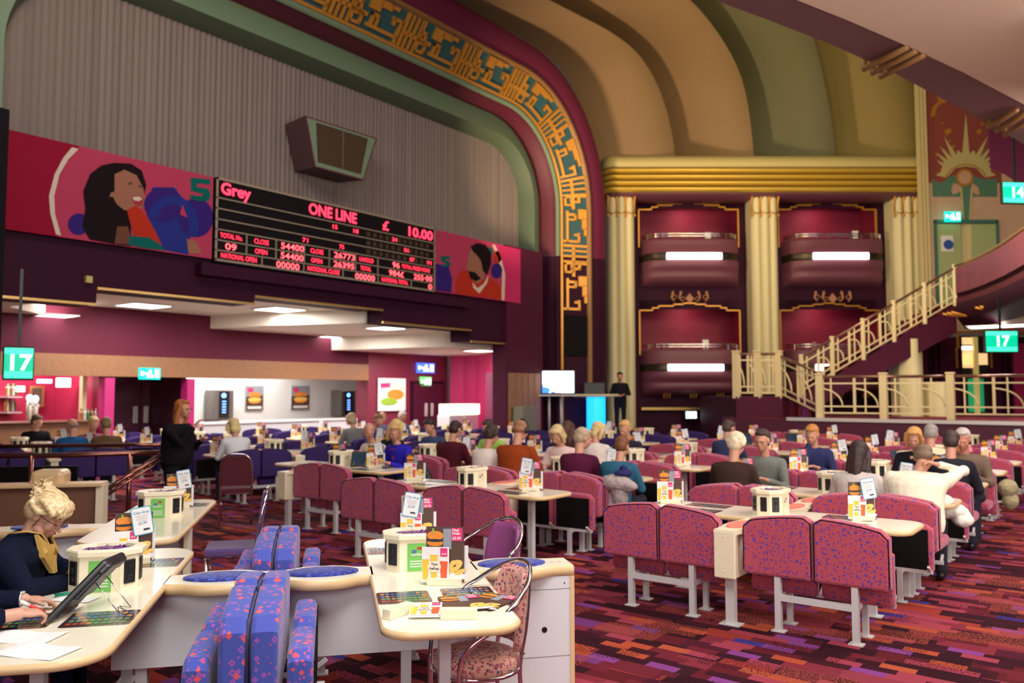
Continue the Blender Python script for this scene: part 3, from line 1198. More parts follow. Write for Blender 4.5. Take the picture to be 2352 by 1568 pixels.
# entablature with gold reeds -------------------------------
s0, s1 = S_(1386), S_(2124)
def plan(out, n=7):                    # rounded plan outline, outset 'out' in front of the wall
    r = .35 + out * .6
    L = [(s0 + .10, 26.7)]
    d = 26.6 - 1.15 - out
    for i in range(n + 1):
        a = PI + PI / 2 * i / n
        L.append((s0 - out * .5 + r + r * math.cos(a), d + r + r * math.sin(a)))
    for i in range(n + 1):
        a = 1.5 * PI + PI / 2 * i / n
        L.append((s1 + out * .5 - r + r * math.cos(a), d + r + r * math.sin(a)))
    L.append((s1 - .1, 26.7))
    return L


def ent(name, zs, m):
    mb = MB()
    mb.sm = True
    mb.loft([[LS(a, q, z) for a, q in plan(o)] for o, z in zs])
    return struct(mb.build(name, m))


DF = 25.4
zt, z1, zb = Z_(360, DF), Z_(384, DF), Z_(441, DF)
ent('entablature', [(-.6, zt + .16), (-.25, zt + .12), (-.02, zt + .02), (.10, zt - .10), (.14, zt - .22), (.12, z1 + .02), (.05, z1)], mat('cornice_cream', (.56, .46, .20), .6))
ent('trim_30', [(.05, z1), (-.08, z1 - .02), (-.08, zb + .05), (-.06, zb)], mat('groove_brown', (.10, .05, .02), .6))
ent('trim_31', [(-.06, zb), (-.1, zb - .02), (-.30, zb - .10), (-.6, zb - .12)], m_mauve)
hh = (z1 - zb) / 4
for k in range(4):
    zc = z1 - hh * (k + .5)
    ent('trim_%d' % (21 + k), [(-.12, zc + hh * .40), (.03, zc + hh * .38), (.12, zc + hh * .24), (.16, zc), (.12, zc - hh * .24), (.03, zc - hh * .38), (-.12, zc - hh * .40)], m_reed)

# stepped plaster coves of the ceiling ----------------------
m_cove = mat('cove_plaster', (.25, .155, .075), .8, noise=.10, nscale=.5)
m_cove2 = mat('cove_plaster_green', (.135, .130, .070), .8, noise=.12, nscale=.5)
m_cove3 = mat('cove_plaster_gold', (.26, .195, .065), .8, noise=.12, nscale=.5)
ribs = [
    [(1384, 450), (1380, 390), (1362, 300), (1335, 215), (1290, 150), (1215, 95), (1100, 40), (980, -10), (820, -70)],
    [(1552, 372), (1545, 315), (1527, 240), (1500, 175), (1462, 120), (1405, 75), (1320, 30), (1230, -15), (1080, -80)],
    [(1732, 370), (1726, 300), (1714, 220), (1696, 160), (1668, 105), (1630, 50), (1590, 5), (1510, -60), (1360, -150)],
    [(1920, 368), (1912, 290), (1900, 220), (1888, 160), (1876, 110), (1860, 60), (1835, 5), (1790, -70), (1700, -180)],
    [(2112, 368), (2108, 300), (2104, 240), (2100, 190), (2096, 140), (2090, 80), (2080, 20), (2060, -60), (2020, -180)],
]
rx = [WD(r[0][0], 370, DW).x for r in ribs]
R3 = [[WX(rx[i] if i else -12.75, x, y) for x, y in r] for i, r in enumerate(ribs)]
def smooth_curve(pts, n=26):
    out = []
    m = len(pts) - 1
    for k in range(n + 1):
        t = k / n * m
        i = min(int(t), m - 1)
        u = t - i
        p0, p1, p2, p3 = pts[max(i - 1, 0)], pts[i], pts[i + 1], pts[min(i + 2, m)]
        out.append(.5 * ((2 * p1) + (p2 - p0) * u + (2 * p0 - 5 * p1 + 4 * p2 - p3) * u * u + (3 * p1 - p0 - 3 * p2 + p3) * u ** 3))
    return out


for i in range(4):
    A, B = smooth_curve(R3[i]), smooth_curve(R3[i + 1])
    rows = []
    # the cove springs from a little behind the previous rib and swells out towards the next
    for v in (0, .04, .12, .25, .4, .55, .7, .82, .91, .97, 1):
        row = []
        for a, b in zip(A, B):
            p = a.lerp(b, v)
            away = (p - Vector((-2.5, 9, 4))).normalized()
            d = .75 * (1 - v) ** 1.0 - .55 * math.sin(PI * v) ** 1.0 * .55
            d = 1.25 * (1 - v) ** 1.5 - .22 * math.sin(PI * v) * v
            row.append(p + away * d)
        rows.append(row)
    mb = MB()
    mb.sm = True
    mb.loft(rows, closed=False, caps=False)
    struct(mb.build('ceiling_%d' % (5 + i), [m_cove, m_cove, m_cove2, m_cove3][i]))
    if i:
        mb = MB()
        mb.loft([[p for p in A], [p + (p - Vector((-2.5, 9, 4))).normalized() * 1.3 for p in A]], closed=False, caps=False)
        struct(mb.build('ceiling_step_%d' % i, [m_cove, m_cove, m_cove, m_cove2][i]))
mb = MB()
mb.quad(*[LS(a, 27.2, z) for a, z in ((s_wall0 - .6, zt - .5), (s_wall1 + .4, zt - .5), (s_wall1 + .4, zt + 7), (s_wall0 - .6, zt + 7))])
struct(mb.build('wall_over_boxes', m_cove2))

# ---- mural wall at the head of the stairs
DM = 25.0
MBL = MB()
mm = [mat('mural_red', (.26, .055, .045), .6), mat('mural_cream', (.52, .44, .20), .6), mat('mural_teal', (.09, .20, .14), .6), mat('mural_pink', (.56, .33, .22), .6), m_gold,
      mat('pale_pink_wall', (.58, .37, .26), .6), mat('mural_dark_teal', (.04, .13, .10), .6), mat('pilaster_cream', (.62, .50, .26), .6)]
def ml(lay):
    return lambda x, y: P(x, y, DM, -.004 * lay)
def mpoly(k, lay, pts):
    MBL.k = k
    MBL.poly([ml(lay)(x, y) for x, y in pts])
mpoly(5, 0, [(2125, 760), (2370, 760), (2370, 120), (2125, 120)])
mpoly(0, 1, [(2127, 420), (2127, 180), (2300, 180), (2300, 420)])
for pts in ([(2150, 216), (2165, 225), (2182, 232), (2160, 238), (2152, 246), (2146, 268), (2136, 268), (2142, 244), (2156, 234)],
            [(2168, 300), (2182, 294), (2186, 302), (2174, 312)], [(2180, 338), (2192, 332), (2190, 346), (2182, 348)], [(2244, 298), (2254, 296), (2252, 308), (2243, 306)],
            [(2147, 352), (2154, 353), (2151, 360)], [(2251, 280), (2260, 284), (2256, 290)], [(2160, 282), (2166, 280), (2164, 286)], [(2177, 322), (2184, 322), (2180, 328)]):
    mpoly(4, 2, pts)
mpoly(2, 2, [(2140, 412), (2160, 420), (2185, 404), (2220, 400), (2260, 412), (2290, 410), (2290, 452), (2142, 452)])
star = []
cx, cy = 2218, 412
spikes = [(172, 70), (155, 62), (147, 80), (138, 92), (128, 98), (117, 112), (106, 70), (90, 152), (74, 70), (63, 112), (52, 98), (42, 92), (33, 80), (25, 62), (8, 70)]
for i, (a, r) in enumerate(spikes):
    ca = math.radians(a)
    star.append((cx + r * math.cos(ca), cy - r * math.sin(ca)))
    if i < len(spikes) - 1:
        b = math.radians((a + spikes[i + 1][0]) / 2)
        star.append((cx + 60 * math.cos(b), cy - 60 * math.sin(b)))
mpoly(1, 3, star + [(cx + 44, cy - 4), (cx + 24, cy - 26), (cx, cy - 30), (cx - 24, cy - 26), (cx - 44, cy - 4)])
mpoly(4, 4, arcband(cx, cy + 14, 52, 50, 3, -160, -20))
mpoly(4, 5, arcband(cx - 3, cy - 4, 20, 20, 5, 0, 359, 30))
mpoly(3, 4, blob(cx - 3, cy - 4, 16, 16))
mpoly(3, 4, [(2190, 420), (2205, 426), (2206, 440), (2188, 448), (2184, 435)])
mpoly(3, 4, [(2232, 420), (2246, 430), (2250, 448), (2238, 446), (2230, 436)])
mpoly(2, 5, [(2204, 430), (2234, 430), (2228, 508), (2210, 508)])
mpoly(1, 6, [(2204, 430), (2209, 430), (2214, 508), (2210, 508)])
mpoly(1, 6, [(2229, 430), (2234, 430), (2228, 508), (2224, 508)])
mpoly(7, 1, [(2208, 508), (2230, 508), (2230, 760), (2208, 760)])
for xa in (2112, 2120, 2128):
    MBL.k = 7
    LB(MBL, S_(xa, DM), S_(xa + 6, DM), DM - .12, DM, Z_(760, DM, xa), Z_(180, DM, xa))
struct(MBL.build('wall_mural', mm))
mb = MB()
for xa, xb in ((2150, 2206), (2232, 2286)):
    LB(mb, S_(xa, DM), S_(xb, DM), DM - .08, DM - .02, Z_(700, DM, xa), Z_(516, DM, xa))
dr = struct(mb.build('door_3', mat('pale_green_door', (.36, .42, .20), .5)))
mb = MB()
for a in ((2146, 2150, 506, 700), (2286, 2291, 506, 700), (2146, 2291, 506, 514)):
    LB(mb, S_(a[0], DM), S_(a[1], DM), DM - .12, DM - .01, Z_(a[3], DM, 2200), Z_(a[2], DM, 2200))
mb.build('door_frame', mat('sea_green_frame', (.05, .16, .13), .5), dr)
mb = MB()
LB(mb, S_(2160, DM), S_(2187, DM), DM - .1, DM - .08, Z_(578, DM, 2170), Z_(542, DM, 2170))
mb.build('notice', mat('paper_white', (.75, .72, .72), .5), dr)
mb = MB()
c = SZ(2174, 563, DM)
mb.prism([LS(c[0] + .15 * math.cos(a * PI / 10), DM - .105, c[1] + .15 * math.sin(a * PI / 10)) for a in range(20)], [LS(c[0] + .15 * math.cos(a * PI / 10), DM - .12, c[1] + .15 * math.sin(a * PI / 10)) for a in range(20)])
mb.build('notice_disc', m_blue, dr)

# lit exit signs --------------------------------------------
def exit_sign(x, y, D, w, h, label, c=(0, .55, .42), left=False, name='exit_sign'):
    if left:
        o = WX(D, x, y)
        f = lambda a, q, z: Vector((-q, a, z))
    else:
        o = P(x, y, D)
        f = lambda a, q, z: RGT * a + DIRH * q + Vector((0, 0, z))
    t = empty(name, label, 'sign', o)
    MB().box(-w / 2, w / 2, 0, .06, -h / 2, h / 2, T=lambda p: f(p.x, p.y, p.z)).build('lit_panel', mat('exit_green_%d' % int(c[0] * 99 + c[2] * 9), c, .4, emit=2.2), t)
    mb = MB()
    B = lambda x0, x1, z0, z1: mb.box(x0 * w, x1 * w, -.008, -.001, z0 * h, z1 * h, T=lambda p: f(p.x, p.y, p.z))
    B(-.40, -.18, -.06, .10); B(-.45, -.36, -.16, .2)                       # arrow
    B(-.05, .05, .18, .34); B(-.10, .06, -.12, .18); B(-.16, -.06, -.34, -.12); B(.02, .14, -.34, -.1)   # running figure
    B(.24, .42, -.34, .36)
    mb.build('pictogram', mat('sign_white', (.9, 1, .96), emit=3), t)
    return t


exit_sign(345, 858, -18.2, .5, .26, 'green lit exit sign on oak strip above the dark double doors', left=True)
exit_sign(979, 876, -18.2, .5, .3, 'green-white exit sign above the small plum doors', (.10, .5, .12), left=True)
t = exit_sign(979, 845, -18.2, .8, .32, 'blue lit oval sign above the small exit sign', (.05, .12, .8), left=True, name='lit_sign')
exit_sign(2189, 497, 24.7, .48, .3, 'green lit exit sign over pale green doors beside mural', (0, .55, .43))

# ---- upper circle: soffit and moulded edge overhead
HS = 6.3
mb = MB()
ed = [(1560, -140), (1700, -60), (1830, 0), (1950, 48), (2070, 100), (2210, 165), (2352, 240), (2520, 330)]
E1 = [WZ(x, y, HS) for x, y in ed]
Pz = [(p.x, p.y) for p in E1]
mb.slab(Pz + [(10, 22), (10, -4), (-1.5, -4)], HS, HS + .2)
struct(mb.build('ceiling_9', mat('beige_soffit', (.64, .48, .36), .8)))
mb = MB()
ed2 = [(1380, -120), (1500, -55), (1640, 0), (1770, 48), (1900, 98), (2055, 168), (2240, 268), (2430, 375)]
E2 = [WZ(x, y, HS + .12) for x, y in ed2]
a = [mb.bm.verts.new((p.x, p.y, HS + .02)) for p in E1]
b = [mb.bm.verts.new(p) for p in E2]
c = [mb.bm.verts.new(p + Vector((-.1, .1, .5))) for p in E2]
for i in range(len(a) - 1):
    mb.face([a[i], a[i + 1], b[i + 1], b[i]])
    mb.face([b[i], b[i + 1], c[i + 1], c[i]])
struct(mb.build('beam_circle_edge', mat('mauve_edge', (.17, .07, .085), .6)))
for j, (x0, y0, x1, y1) in enumerate(((2110, 118, 1985, 158), (2360, 262, 2270, 292))):
    mb = MB()
    for k in range(3):
        dx, dy = k * 19, k * 9
        p, q = WZ(x0 + dx - 25, y0 + dy - 10, HS - .02), WZ(x1 + dx, y1 + dy, HS - .02)
        mb.tube([p, p.lerp(q, .5), q, q + Vector((0, 0, .12))], .045, 8)
    tag(mb.build('edge_bracket', m_gold2), ['reeded gold bracket under circle edge, left of the mural', 'reeded gold bracket under circle edge at right side above mural'][j], 'moulding')
# purple end wall of the circle at the far right
mb = MB()
D2 = 18.5
mb.prism([P(x, y, D2) for x, y in ((2268, 275), (2420, 320), (2420, 520), (2352, 432), (2310, 402), (2274, 384))],
         [P(x, y, D2 + .4) for x, y in ((2268, 275), (2420, 320), (2420, 520), (2352, 432), (2310, 402), (2274, 384))])
struct(mb.build('wall_circle_end', m_purple))

# ---- raised terrace, its edge and the things under the balcony
YT = 20.5
ZP = 1.12
mb = MB()
mb.slab([(-8.6, YT), (6, YT), (6, 34), (-8.6, 34)], 0, ZP)
struct(mb.build('terrace', mat('terrace_plum', (.075, .008, .030), .5)))
mb = MB()
mb.slab([(-8.3, YT + .1), (6, YT + .1), (6, 34), (-8.3, 34)], ZP, ZP + .01)
struct(mb.build('floor_terrace', m_floor))
mb = MB()
mb.box(-6.9, 6, YT - .03, YT + .06, ZP - .05, ZP + .03)
struct(mb.build('trim_26', mat('brushed_steel', (.82, .80, .82), .35, metal=.5)))
D3 = 24.0
mb = MB()
LB(mb, S_(2040, D3), 16, D3, D3 + .2, ZP, 3.4)
struct(mb.build('wall_terrace', m_purple))
mb = MB()
LB(mb, S_(2316, D3), S_(2375, D3), D3 - .1, D3, ZP, 3.2)
struct(mb.build('wall_pink_panel', m_pink))
mb = MB()
for x in (2125, 2134, 2146, 2290, 2304):
    LB(mb, S_(x, D3), S_(x + 4, D3), D3 - .1, D3, ZP, 3.3)
struct(mb.build('trim_27', m_dpurple))
# glazed doorway with gold frame
t = empty('glazed_doorway', 'glazed doorway with gold outline glowing cream and green, under balcony', 'door', LS(0, D3 - .15, 0))
mb = MB()
q = lambda x, y: (S_(x, D3), Z_(y, D3, 2200))
def LR(mbx, x0, x1, y0, y1, d0=.0, d1=.06):
    mbx.box(S_(x0, D3), S_(x1, D3), -d1, -d0, Z_(y1, D3, 2200), Z_(y0, D3, 2200), T=lambda p: RGT * p.x + DIRH * p.y + Vector((0, 0, p.z)))
LR(mb, 2184, 2188, 765, 800); LR(mb, 2184, 2262, 762, 766); LR(mb, 2180, 2184, 798, 845); LR(mb, 2258, 2262, 766, 845)
mb.build('gold_outline', m_gold, t)
mb = MB(); LR(mb, 2192, 2252, 772, 960); mb.build('glass_panel', mat('dark_glass', (.03, .02, .02), .1), t)
mb = MB(); LR(mb, 2194, 2216, 776, 792, .06, .08); LR(mb, 2194, 2216, 806, 845, .06, .08); LR(mb, 2194, 2250, 812, 838, .06, .08); mb.build('lit_room', mat('warm_room', (.9, .55, .25), emit=1.0), t)
mb = MB(); LR(mb, 2193, 2214, 796, 804, .08, .1); mb.build('lamp', mat('lamp_white', (1, .95, .8), emit=5), t)
mb = MB(); LR(mb, 2216, 2226, 775, 962, .08, .16); mb.build('mullion', mat('yellow_cream', (.8, .62, .22), .4, emit=.25), t)
mb = MB(); LR(mb, 2204, 2216, 870, 945, .06, .1); LR(mb, 2226, 2238, 870, 945, .06, .1); mb.build('green_glow', mat('green_glow', (.02, .35, .14), .4, emit=.5), t)
# ivory piers and slot machines behind the balustrade
for j, (xa, xb, lab) in enumerate(((2058, 2112, 'broad ivory pier behind the balustrade beneath the stairs'), (2124, 2170, 'narrow ivory pier just right of the broad one, behind balustrade'))):
    mb = MB()
    s0_, s1_ = S_(xa, 22), S_(xb, 22)
    mb.prism([LS(s0_ + (s1_ - s0_) * u, 22 - .25 * math.sin(PI * u), ZP) for u in [i / 10 for i in range(11)]] + [LS(s1_, 22.5, ZP), LS(s0_, 22.5, ZP)],
             [LS(s0_ + (s1_ - s0_) * u, 22 - .25 * math.sin(PI * u), [3.2, 2.05][j]) for u in [i / 10 for i in range(11)]] + [LS(s1_, 22.5, [3.2, 2.05][j]), LS(s0_, 22.5, [3.2, 2.05][j])])
    o = mb.build('pier', m_ivory)
    struct(o)
# balcony slab, curved front with brackets, parapet -----------
bal = []
for x, yb_, D in ((2196, 690, 21.0), (2225, 683, 20.3), (2262, 668, 19.2), (2305, 644, 17.8), (2352, 612, 16.2), (2420, 560, 14.4), (2520, 480, 12.5)):
    bal.append((P(x, yb_, D), D, x))
mb = MB()
rows = []
for dz, out in ((-.72, -.55), (-.52, -.12), (-.46, .0), (-.1, .02), (0, -.1), (.12, -.06), (.16, .02)):
    row = []
    for p, D, x in bal:
        nrm = (Vector((-6.5, 9, 0)) - Vector((p.x, p.y, 0))).normalized()
        q_ = Vector((p.x, p.y, 4.15 + dz)) + nrm * out
        row.append(q_)
    rows.append(row)
mb.sm = True
mb.loft(rows, closed=False, caps=False)
struct(mb.build('balcony_front', m_dpurple))
mb = MB()
low = [Vector((p.x, p.y, 3.42)) for p, D, x in bal]
lo = [(p.x + .4, p.y + .15) for p in low]
mb.slab(lo + [(9, low[-1].y), (9, 27), (lo[0][0] + .3, 27)], 3.36, 3.5)
struct(mb.build('ceiling_10', mat('underside_white', (.66, .55, .46), .8)))
mb = MB()
mb.slab([(p.x, p.y) for p in low] + [(9, low[-1].y), (9, 27), (low[0].x + .2, 27)], 4.0, 4.2)
struct(mb.build('floor_balcony', m_maroon))
mb = MB()
rows = [[Vector((p.x, p.y, 4.32)) for p, D, x in bal], [Vector((p.x, p.y, 4.98)) for p, D, x in bal]]
mb.loft(rows, closed=False, caps=False)
mb.loft([[v + Vector((.04, .04, 0)) for v in r] for r in rows], closed=False, caps=False)
tag(mb.build('balcony_parapet', mat('parapet_drape', (.24, .06, .10), .5, noise=.3, nscale=2.5)), 'mauve draped parapet along balcony right of the stairs top', 'parapet')
mb = MB()
mb.tube([Vector((p.x, p.y, 5.03)) for p, D, x in bal], .035, 8)
tag(mb.build('parapet_rail', m_brass), 'brass rail along top of the mauve balcony parapet', 'rail')
for j, (x, y, D, lb) in enumerate(((2165, 726, 20.6, 'left'), (2240, 712, 19.4, 'middle'), (2325, 694, 17.6, 'right'))):
    mb = MB()
    o = P(x, y, D)
    for k in range(3):
        mb.tube([o + Vector((k * .1, 0, .06 + k * .02)), o + RGT * .35 + Vector((k * .1, 0, 0)), o + RGT * .9 + Vector((k * .1, 0, .02))], .03, 6)
    tag(mb.build('gold_bracket', m_gold), '%s gold bracket under the balcony edge, right of stairs' % lb, 'moulding')
t = empty('ceiling_light', 'long lit panel under the balcony above the right-hand number screen', 'ceiling light', WZ(2310, 748, 3.34), 0)
MB().box(-.75, .75, -.25, .25, -.02, 0).build('diffuser', m_lamp, t)
MB().box(-.8, .8, -.3, .3, 0, .02).build('frame', m_steel, t)
area('balcony_light', WZ(2310, 760, 3.25), (-2.0, 22.0, 0), 1.2, 60, (1, .9, .85))
area('stair_fill', (-3.0, 17.5, 5.9), (-6.5, 23.5, 2.4), 1.6, 230, (1, .80, .50))  # added fill without a fixture, brightens stairs and balustrades
# green and cream number screens
m_scr = mat('screen_green', (0, .42, .24), .3, emit=1.3)
m_scr2 = mat('screen_bar_green', (.05, .75, .42), .3, emit=1.5)
m_num = mat('screen_white', (.85, .98, 1), .3, emit=2.2)
def screen(x0, x1, y0, y1, D, txt, label, left=None, br=.35):
    c = P((x0 + x1) / 2, (y0 + y1) / 2, D)
    w = S_(x1, D) - S_(x0, D)
    h = Z_(y0, D, x0) - Z_(y1, D, x0)
    ang = YAW if left is None else left
    t = empty('number_screen', label, 'screen', c, ang)
    MB().rbox((0, .04, 0), (w, .07, h), .015).build('casing', m_black, t)
    MB().box(-w * .46, w * .46, -.003, .005, -h * .45, h * .45).build('display', m_scr, t)
    b = MB()
    b.box(-w * .46, w * .46, -.006, -.003, h * .27, h * .45)
    b.build('bar', m_scr2, t)
    b = MB()
    b.box(-w * .44, w * .44, -.006, -.003, -h * .43, -h * .24)
    b.build('bar', m_scr2, t)
    b = MB()
    put_text(b, txt, h * .66, lambda a, z: (a, -.008, z - h * .20), h * .012, 1.0, 'CENTER')
    b.build('number', m_num, t)
    b = MB()
    b.bar((0, .05, h / 2), (0, .05, h / 2 + br), .04)
    b.build('bracket', m_black, t)
    return t


screen(2262, 2340, 758, 810, 17.5, '17', 'green number screen reading 17 hanging under balcony at right', br=.75)
screen(2299, 2372, 417, 468, 17.5, '14', 'green number screen cut by right frame edge, above balcony', YAW + .1, br=1.0)
screen(12, 74, 795, 873, 11.5, '17', 'green number screen reading 17 hanging at far left', YAW + .6, br=1.1)

# ---- balustrades and stairs ------------------------------
m_rail = mat('cream_painted_iron', (.70, .58, .34), .4)
m_hand = mat('polished_handrail', (.30, .16, .12), .2, metal=.7)
def balustrade(name, label, A, B, h, n, slope=True, posts=(True, True), w=.085):
    """A,B foot points (world), panels with quarter circle bars"""
    A, B = Vector(A), Vector(B)
    t = empty(name, label, 'balustrade', A)
    d = B - A
    Hn = Vector((d.x, d.y, 0)).normalized()
    f = lambda u, z: d * u + Vector((0, 0, z))
    L = d.length
    for i in range(n + 1):
        if (i == 0 and not posts[0]) or (i == n and not posts[1]):
            continue
        p = f(i / n, 0)
        pm = MB()
        pm.rbox(p + Vector((0, 0, h / 2)), (w * 2, w * 2, h + .10), .01)
        pm.rbox(p + Vector((0, 0, h + .07)), (w * 2.3, w * 2.3, .05), .015)
        pm.build('post', m_rail, t)
    mb = MB()
    mb.tube([f(0, h), f(1, h)], .035, 8)
    mb.build('handrail', m_hand, t)
    for i in range(n):
        a, b = i / n, (i + 1) / n
        g = MB()
        for z in (.10, .26, h - .16):
            g.bar(f(a, z), f(b, z), .035)
        for uu in (.18, .55, .72):
            g.bar(f(a + (b - a) * uu, .10), f(a + (b - a) * uu, h), .035 if uu != .55 else .06, .03)
        Lp = L / n
        for sg in (0, .55):
            pts = []
            for k in range(9):
                an = PI / 2 * k / 8
                uu = sg + (.36) * math.sin(an)
                pts.append(f(a + (b - a) * uu, .26 + (h - .55) * math.cos(an) + 0))
            g.tube(pts, .022, 6)
        g.build('panel', m_rail, t)
    return t


pA, pB = P(1884, 948, 20.2), P(2185, 951, 19.2)
pA.z = pB.z = ZP + .05
pC = P(2370, 955, 18.4); pC.z = ZP + .05
mid = pA.lerp(pB, .5)
balustrade('balustrade', 'cream iron balustrade with quarter-circle bars along terrace, middle stretch', pA, pB, .98, 2)
balustrade('balustrade', 'cream iron balustrade at right end of terrace under balcony', pB, pB + (pC - pB), .98, 1, posts=(False, True))
DS = 21.6
zl = 1.66
def foot(x, z, D):
    s = SZ(x, 900, D)[0]
    return LS(s, D, z)
# landing block
mb = MB()
LB(mb, S_(1683, DS), S_(1850, DS), DS - .1, 25.6, .0, zl)
struct(mb.build('stair_landing', m_purple))
balustrade('balustrade', 'cream iron balustrade round the stair landing before middle column', foot(1692, zl, DS), foot(1790, zl, DS), 1.12, 2)
balustrade('balustrade', 'sloping cream balustrade of short lower stair flight', foot(1790, zl, DS), foot(1872, ZP + .1, 20.3), 1.08, 1, posts=(False, False))
# upper flight
u0, u1 = foot(1842, zl + .05, DS + .2), foot(2202, 4.12, DS + .2)
balustrade('balustrade', 'long sloping cream balustrade of the main stairs up to balcony', u0, u1, .98, 5, w=.05)
t = empty('staircase', 'plum staircase rising right from the landing to the balcony', 'stairs', u0)
d = u1 - u0
mb = MB()
f = lambda u, q, z: d * u + DIRH * q + Vector((0, 0, z))
mb.prism([f(0, -.02, -.02), f(1.0, -.02, -.02), f(1.0, -.02, -.75), f(.0, -.02, -.55)], [f(0, .12, -.02), f(1.0, .12, -.02), f(1.0, .12, -.75), f(.0, .12, -.55)])
mb.prism([f(0, 1.4, -.02), f(1.0, 1.4, -.02), f(1.0, 1.4, -.75), f(.0, 1.4, -.55)], [f(0, 1.5, -.02), f(1.0, 1.5, -.02), f(1.0, 1.5, -.75), f(.0, 1.5, -.55)])
mb.build('string', m_purple, t)
ns = 15
mb = MB()
for i in range(ns):
    p = d * (i / ns)
    hd = Vector((d.x, d.y, 0)) / ns
    z = p.z + d.z / ns
    b0 = Vector((p.x, p.y, 0))
    c4 = [b0 + DIRH * .12, b0 + hd + DIRH * .12, b0 + hd + DIRH * 1.4, b0 + DIRH * 1.4]
    mb.prism([q + Vector((0, 0, z - .25)) for q in c4], [q + Vector((0, 0, z)) for q in c4])
mb.build('steps', m_floor, t)
# lower steps
mb = MB()
for i in range(4):
    z = ZP + (zl - ZP) * (4 - i) / 4
    a, b = foot(1790 + 22 * i, 0, DS - .3 * i), foot(1790 + 22 * (i + 1), 0, DS - .3 * (i + 1))
    mb.prism([a + Vector((0, 0, ZP - .2)), b + Vector((0, 0, ZP - .2)), b + DIRH * 1.3 + Vector((0, 0, ZP - .2)), a + DIRH * 1.3 + Vector((0, 0, ZP - .2))],
             [a + Vector((0, 0, z)), b + Vector((0, 0, z)), b + DIRH * 1.3 + Vector((0, 0, z)), a + DIRH * 1.3 + Vector((0, 0, z))])
tag(mb.build('lower_steps', m_floor), 'carpeted lower steps between landing and raised terrace', 'stairs')
# ============================================================ TABLES, BENCHES AND WHAT STANDS ON THEM
m_edge_dark = mat('table_edge_shade', (.70, .50, .25), .4)
m_panelin = mat('touch_panel', (.05, .025, .03), .15, coat=.5)
m_cells_g = mat('panel_green_cells', (.12, .30, .14), .3)
m_cells_b = mat('panel_blue_cells', (.08, .16, .34), .3)
m_cells_r = mat('panel_red_cells', (.45, .06, .04), .3)
m_cells_o = mat('panel_orange_cells', (.55, .25, .10), .3)
m_tinsel = mat('purple_tinsel', (.16, .015, .24), .25, metal=.3, bump=1, nscale=60)
m_pad_blue = fabric('blue_swirl_pad', (.025, .035, .25), (.05, .07, .42), (.06, .10, .50), 22, .30, .34)


def touch_panel(mb, x, y, w=.40, d=.23, z=.7315, flip=1):
    """dark glass panel let into the table, four rows of printed keys"""
    mb.k = 0
    P_ = rrect(x - w / 2, x + w / 2, y - d / 2, y + d / 2, .02, 3)
    mb.slab(P_, z - .004, z + .0008)
    for r in range(4):
        for c in range(9):
            mb.k = (1, 1, 2, 2)[r] if c > 3 or r else 3
            if (c + r) % 7 == 3:
                mb.k = 4
            cx = x - w * .44 + (c + .5) * w * .88 / 9
            cy = y - d * .40 + (r + .5) * d * .80 / 4
            a, b = w * .036, d * .06
            mb.quad((cx - a, cy - b, z + .0016), (cx + a, cy - b, z + .0016), (cx + a, cy + b, z + .0016), (cx - a, cy + b, z + .0016))


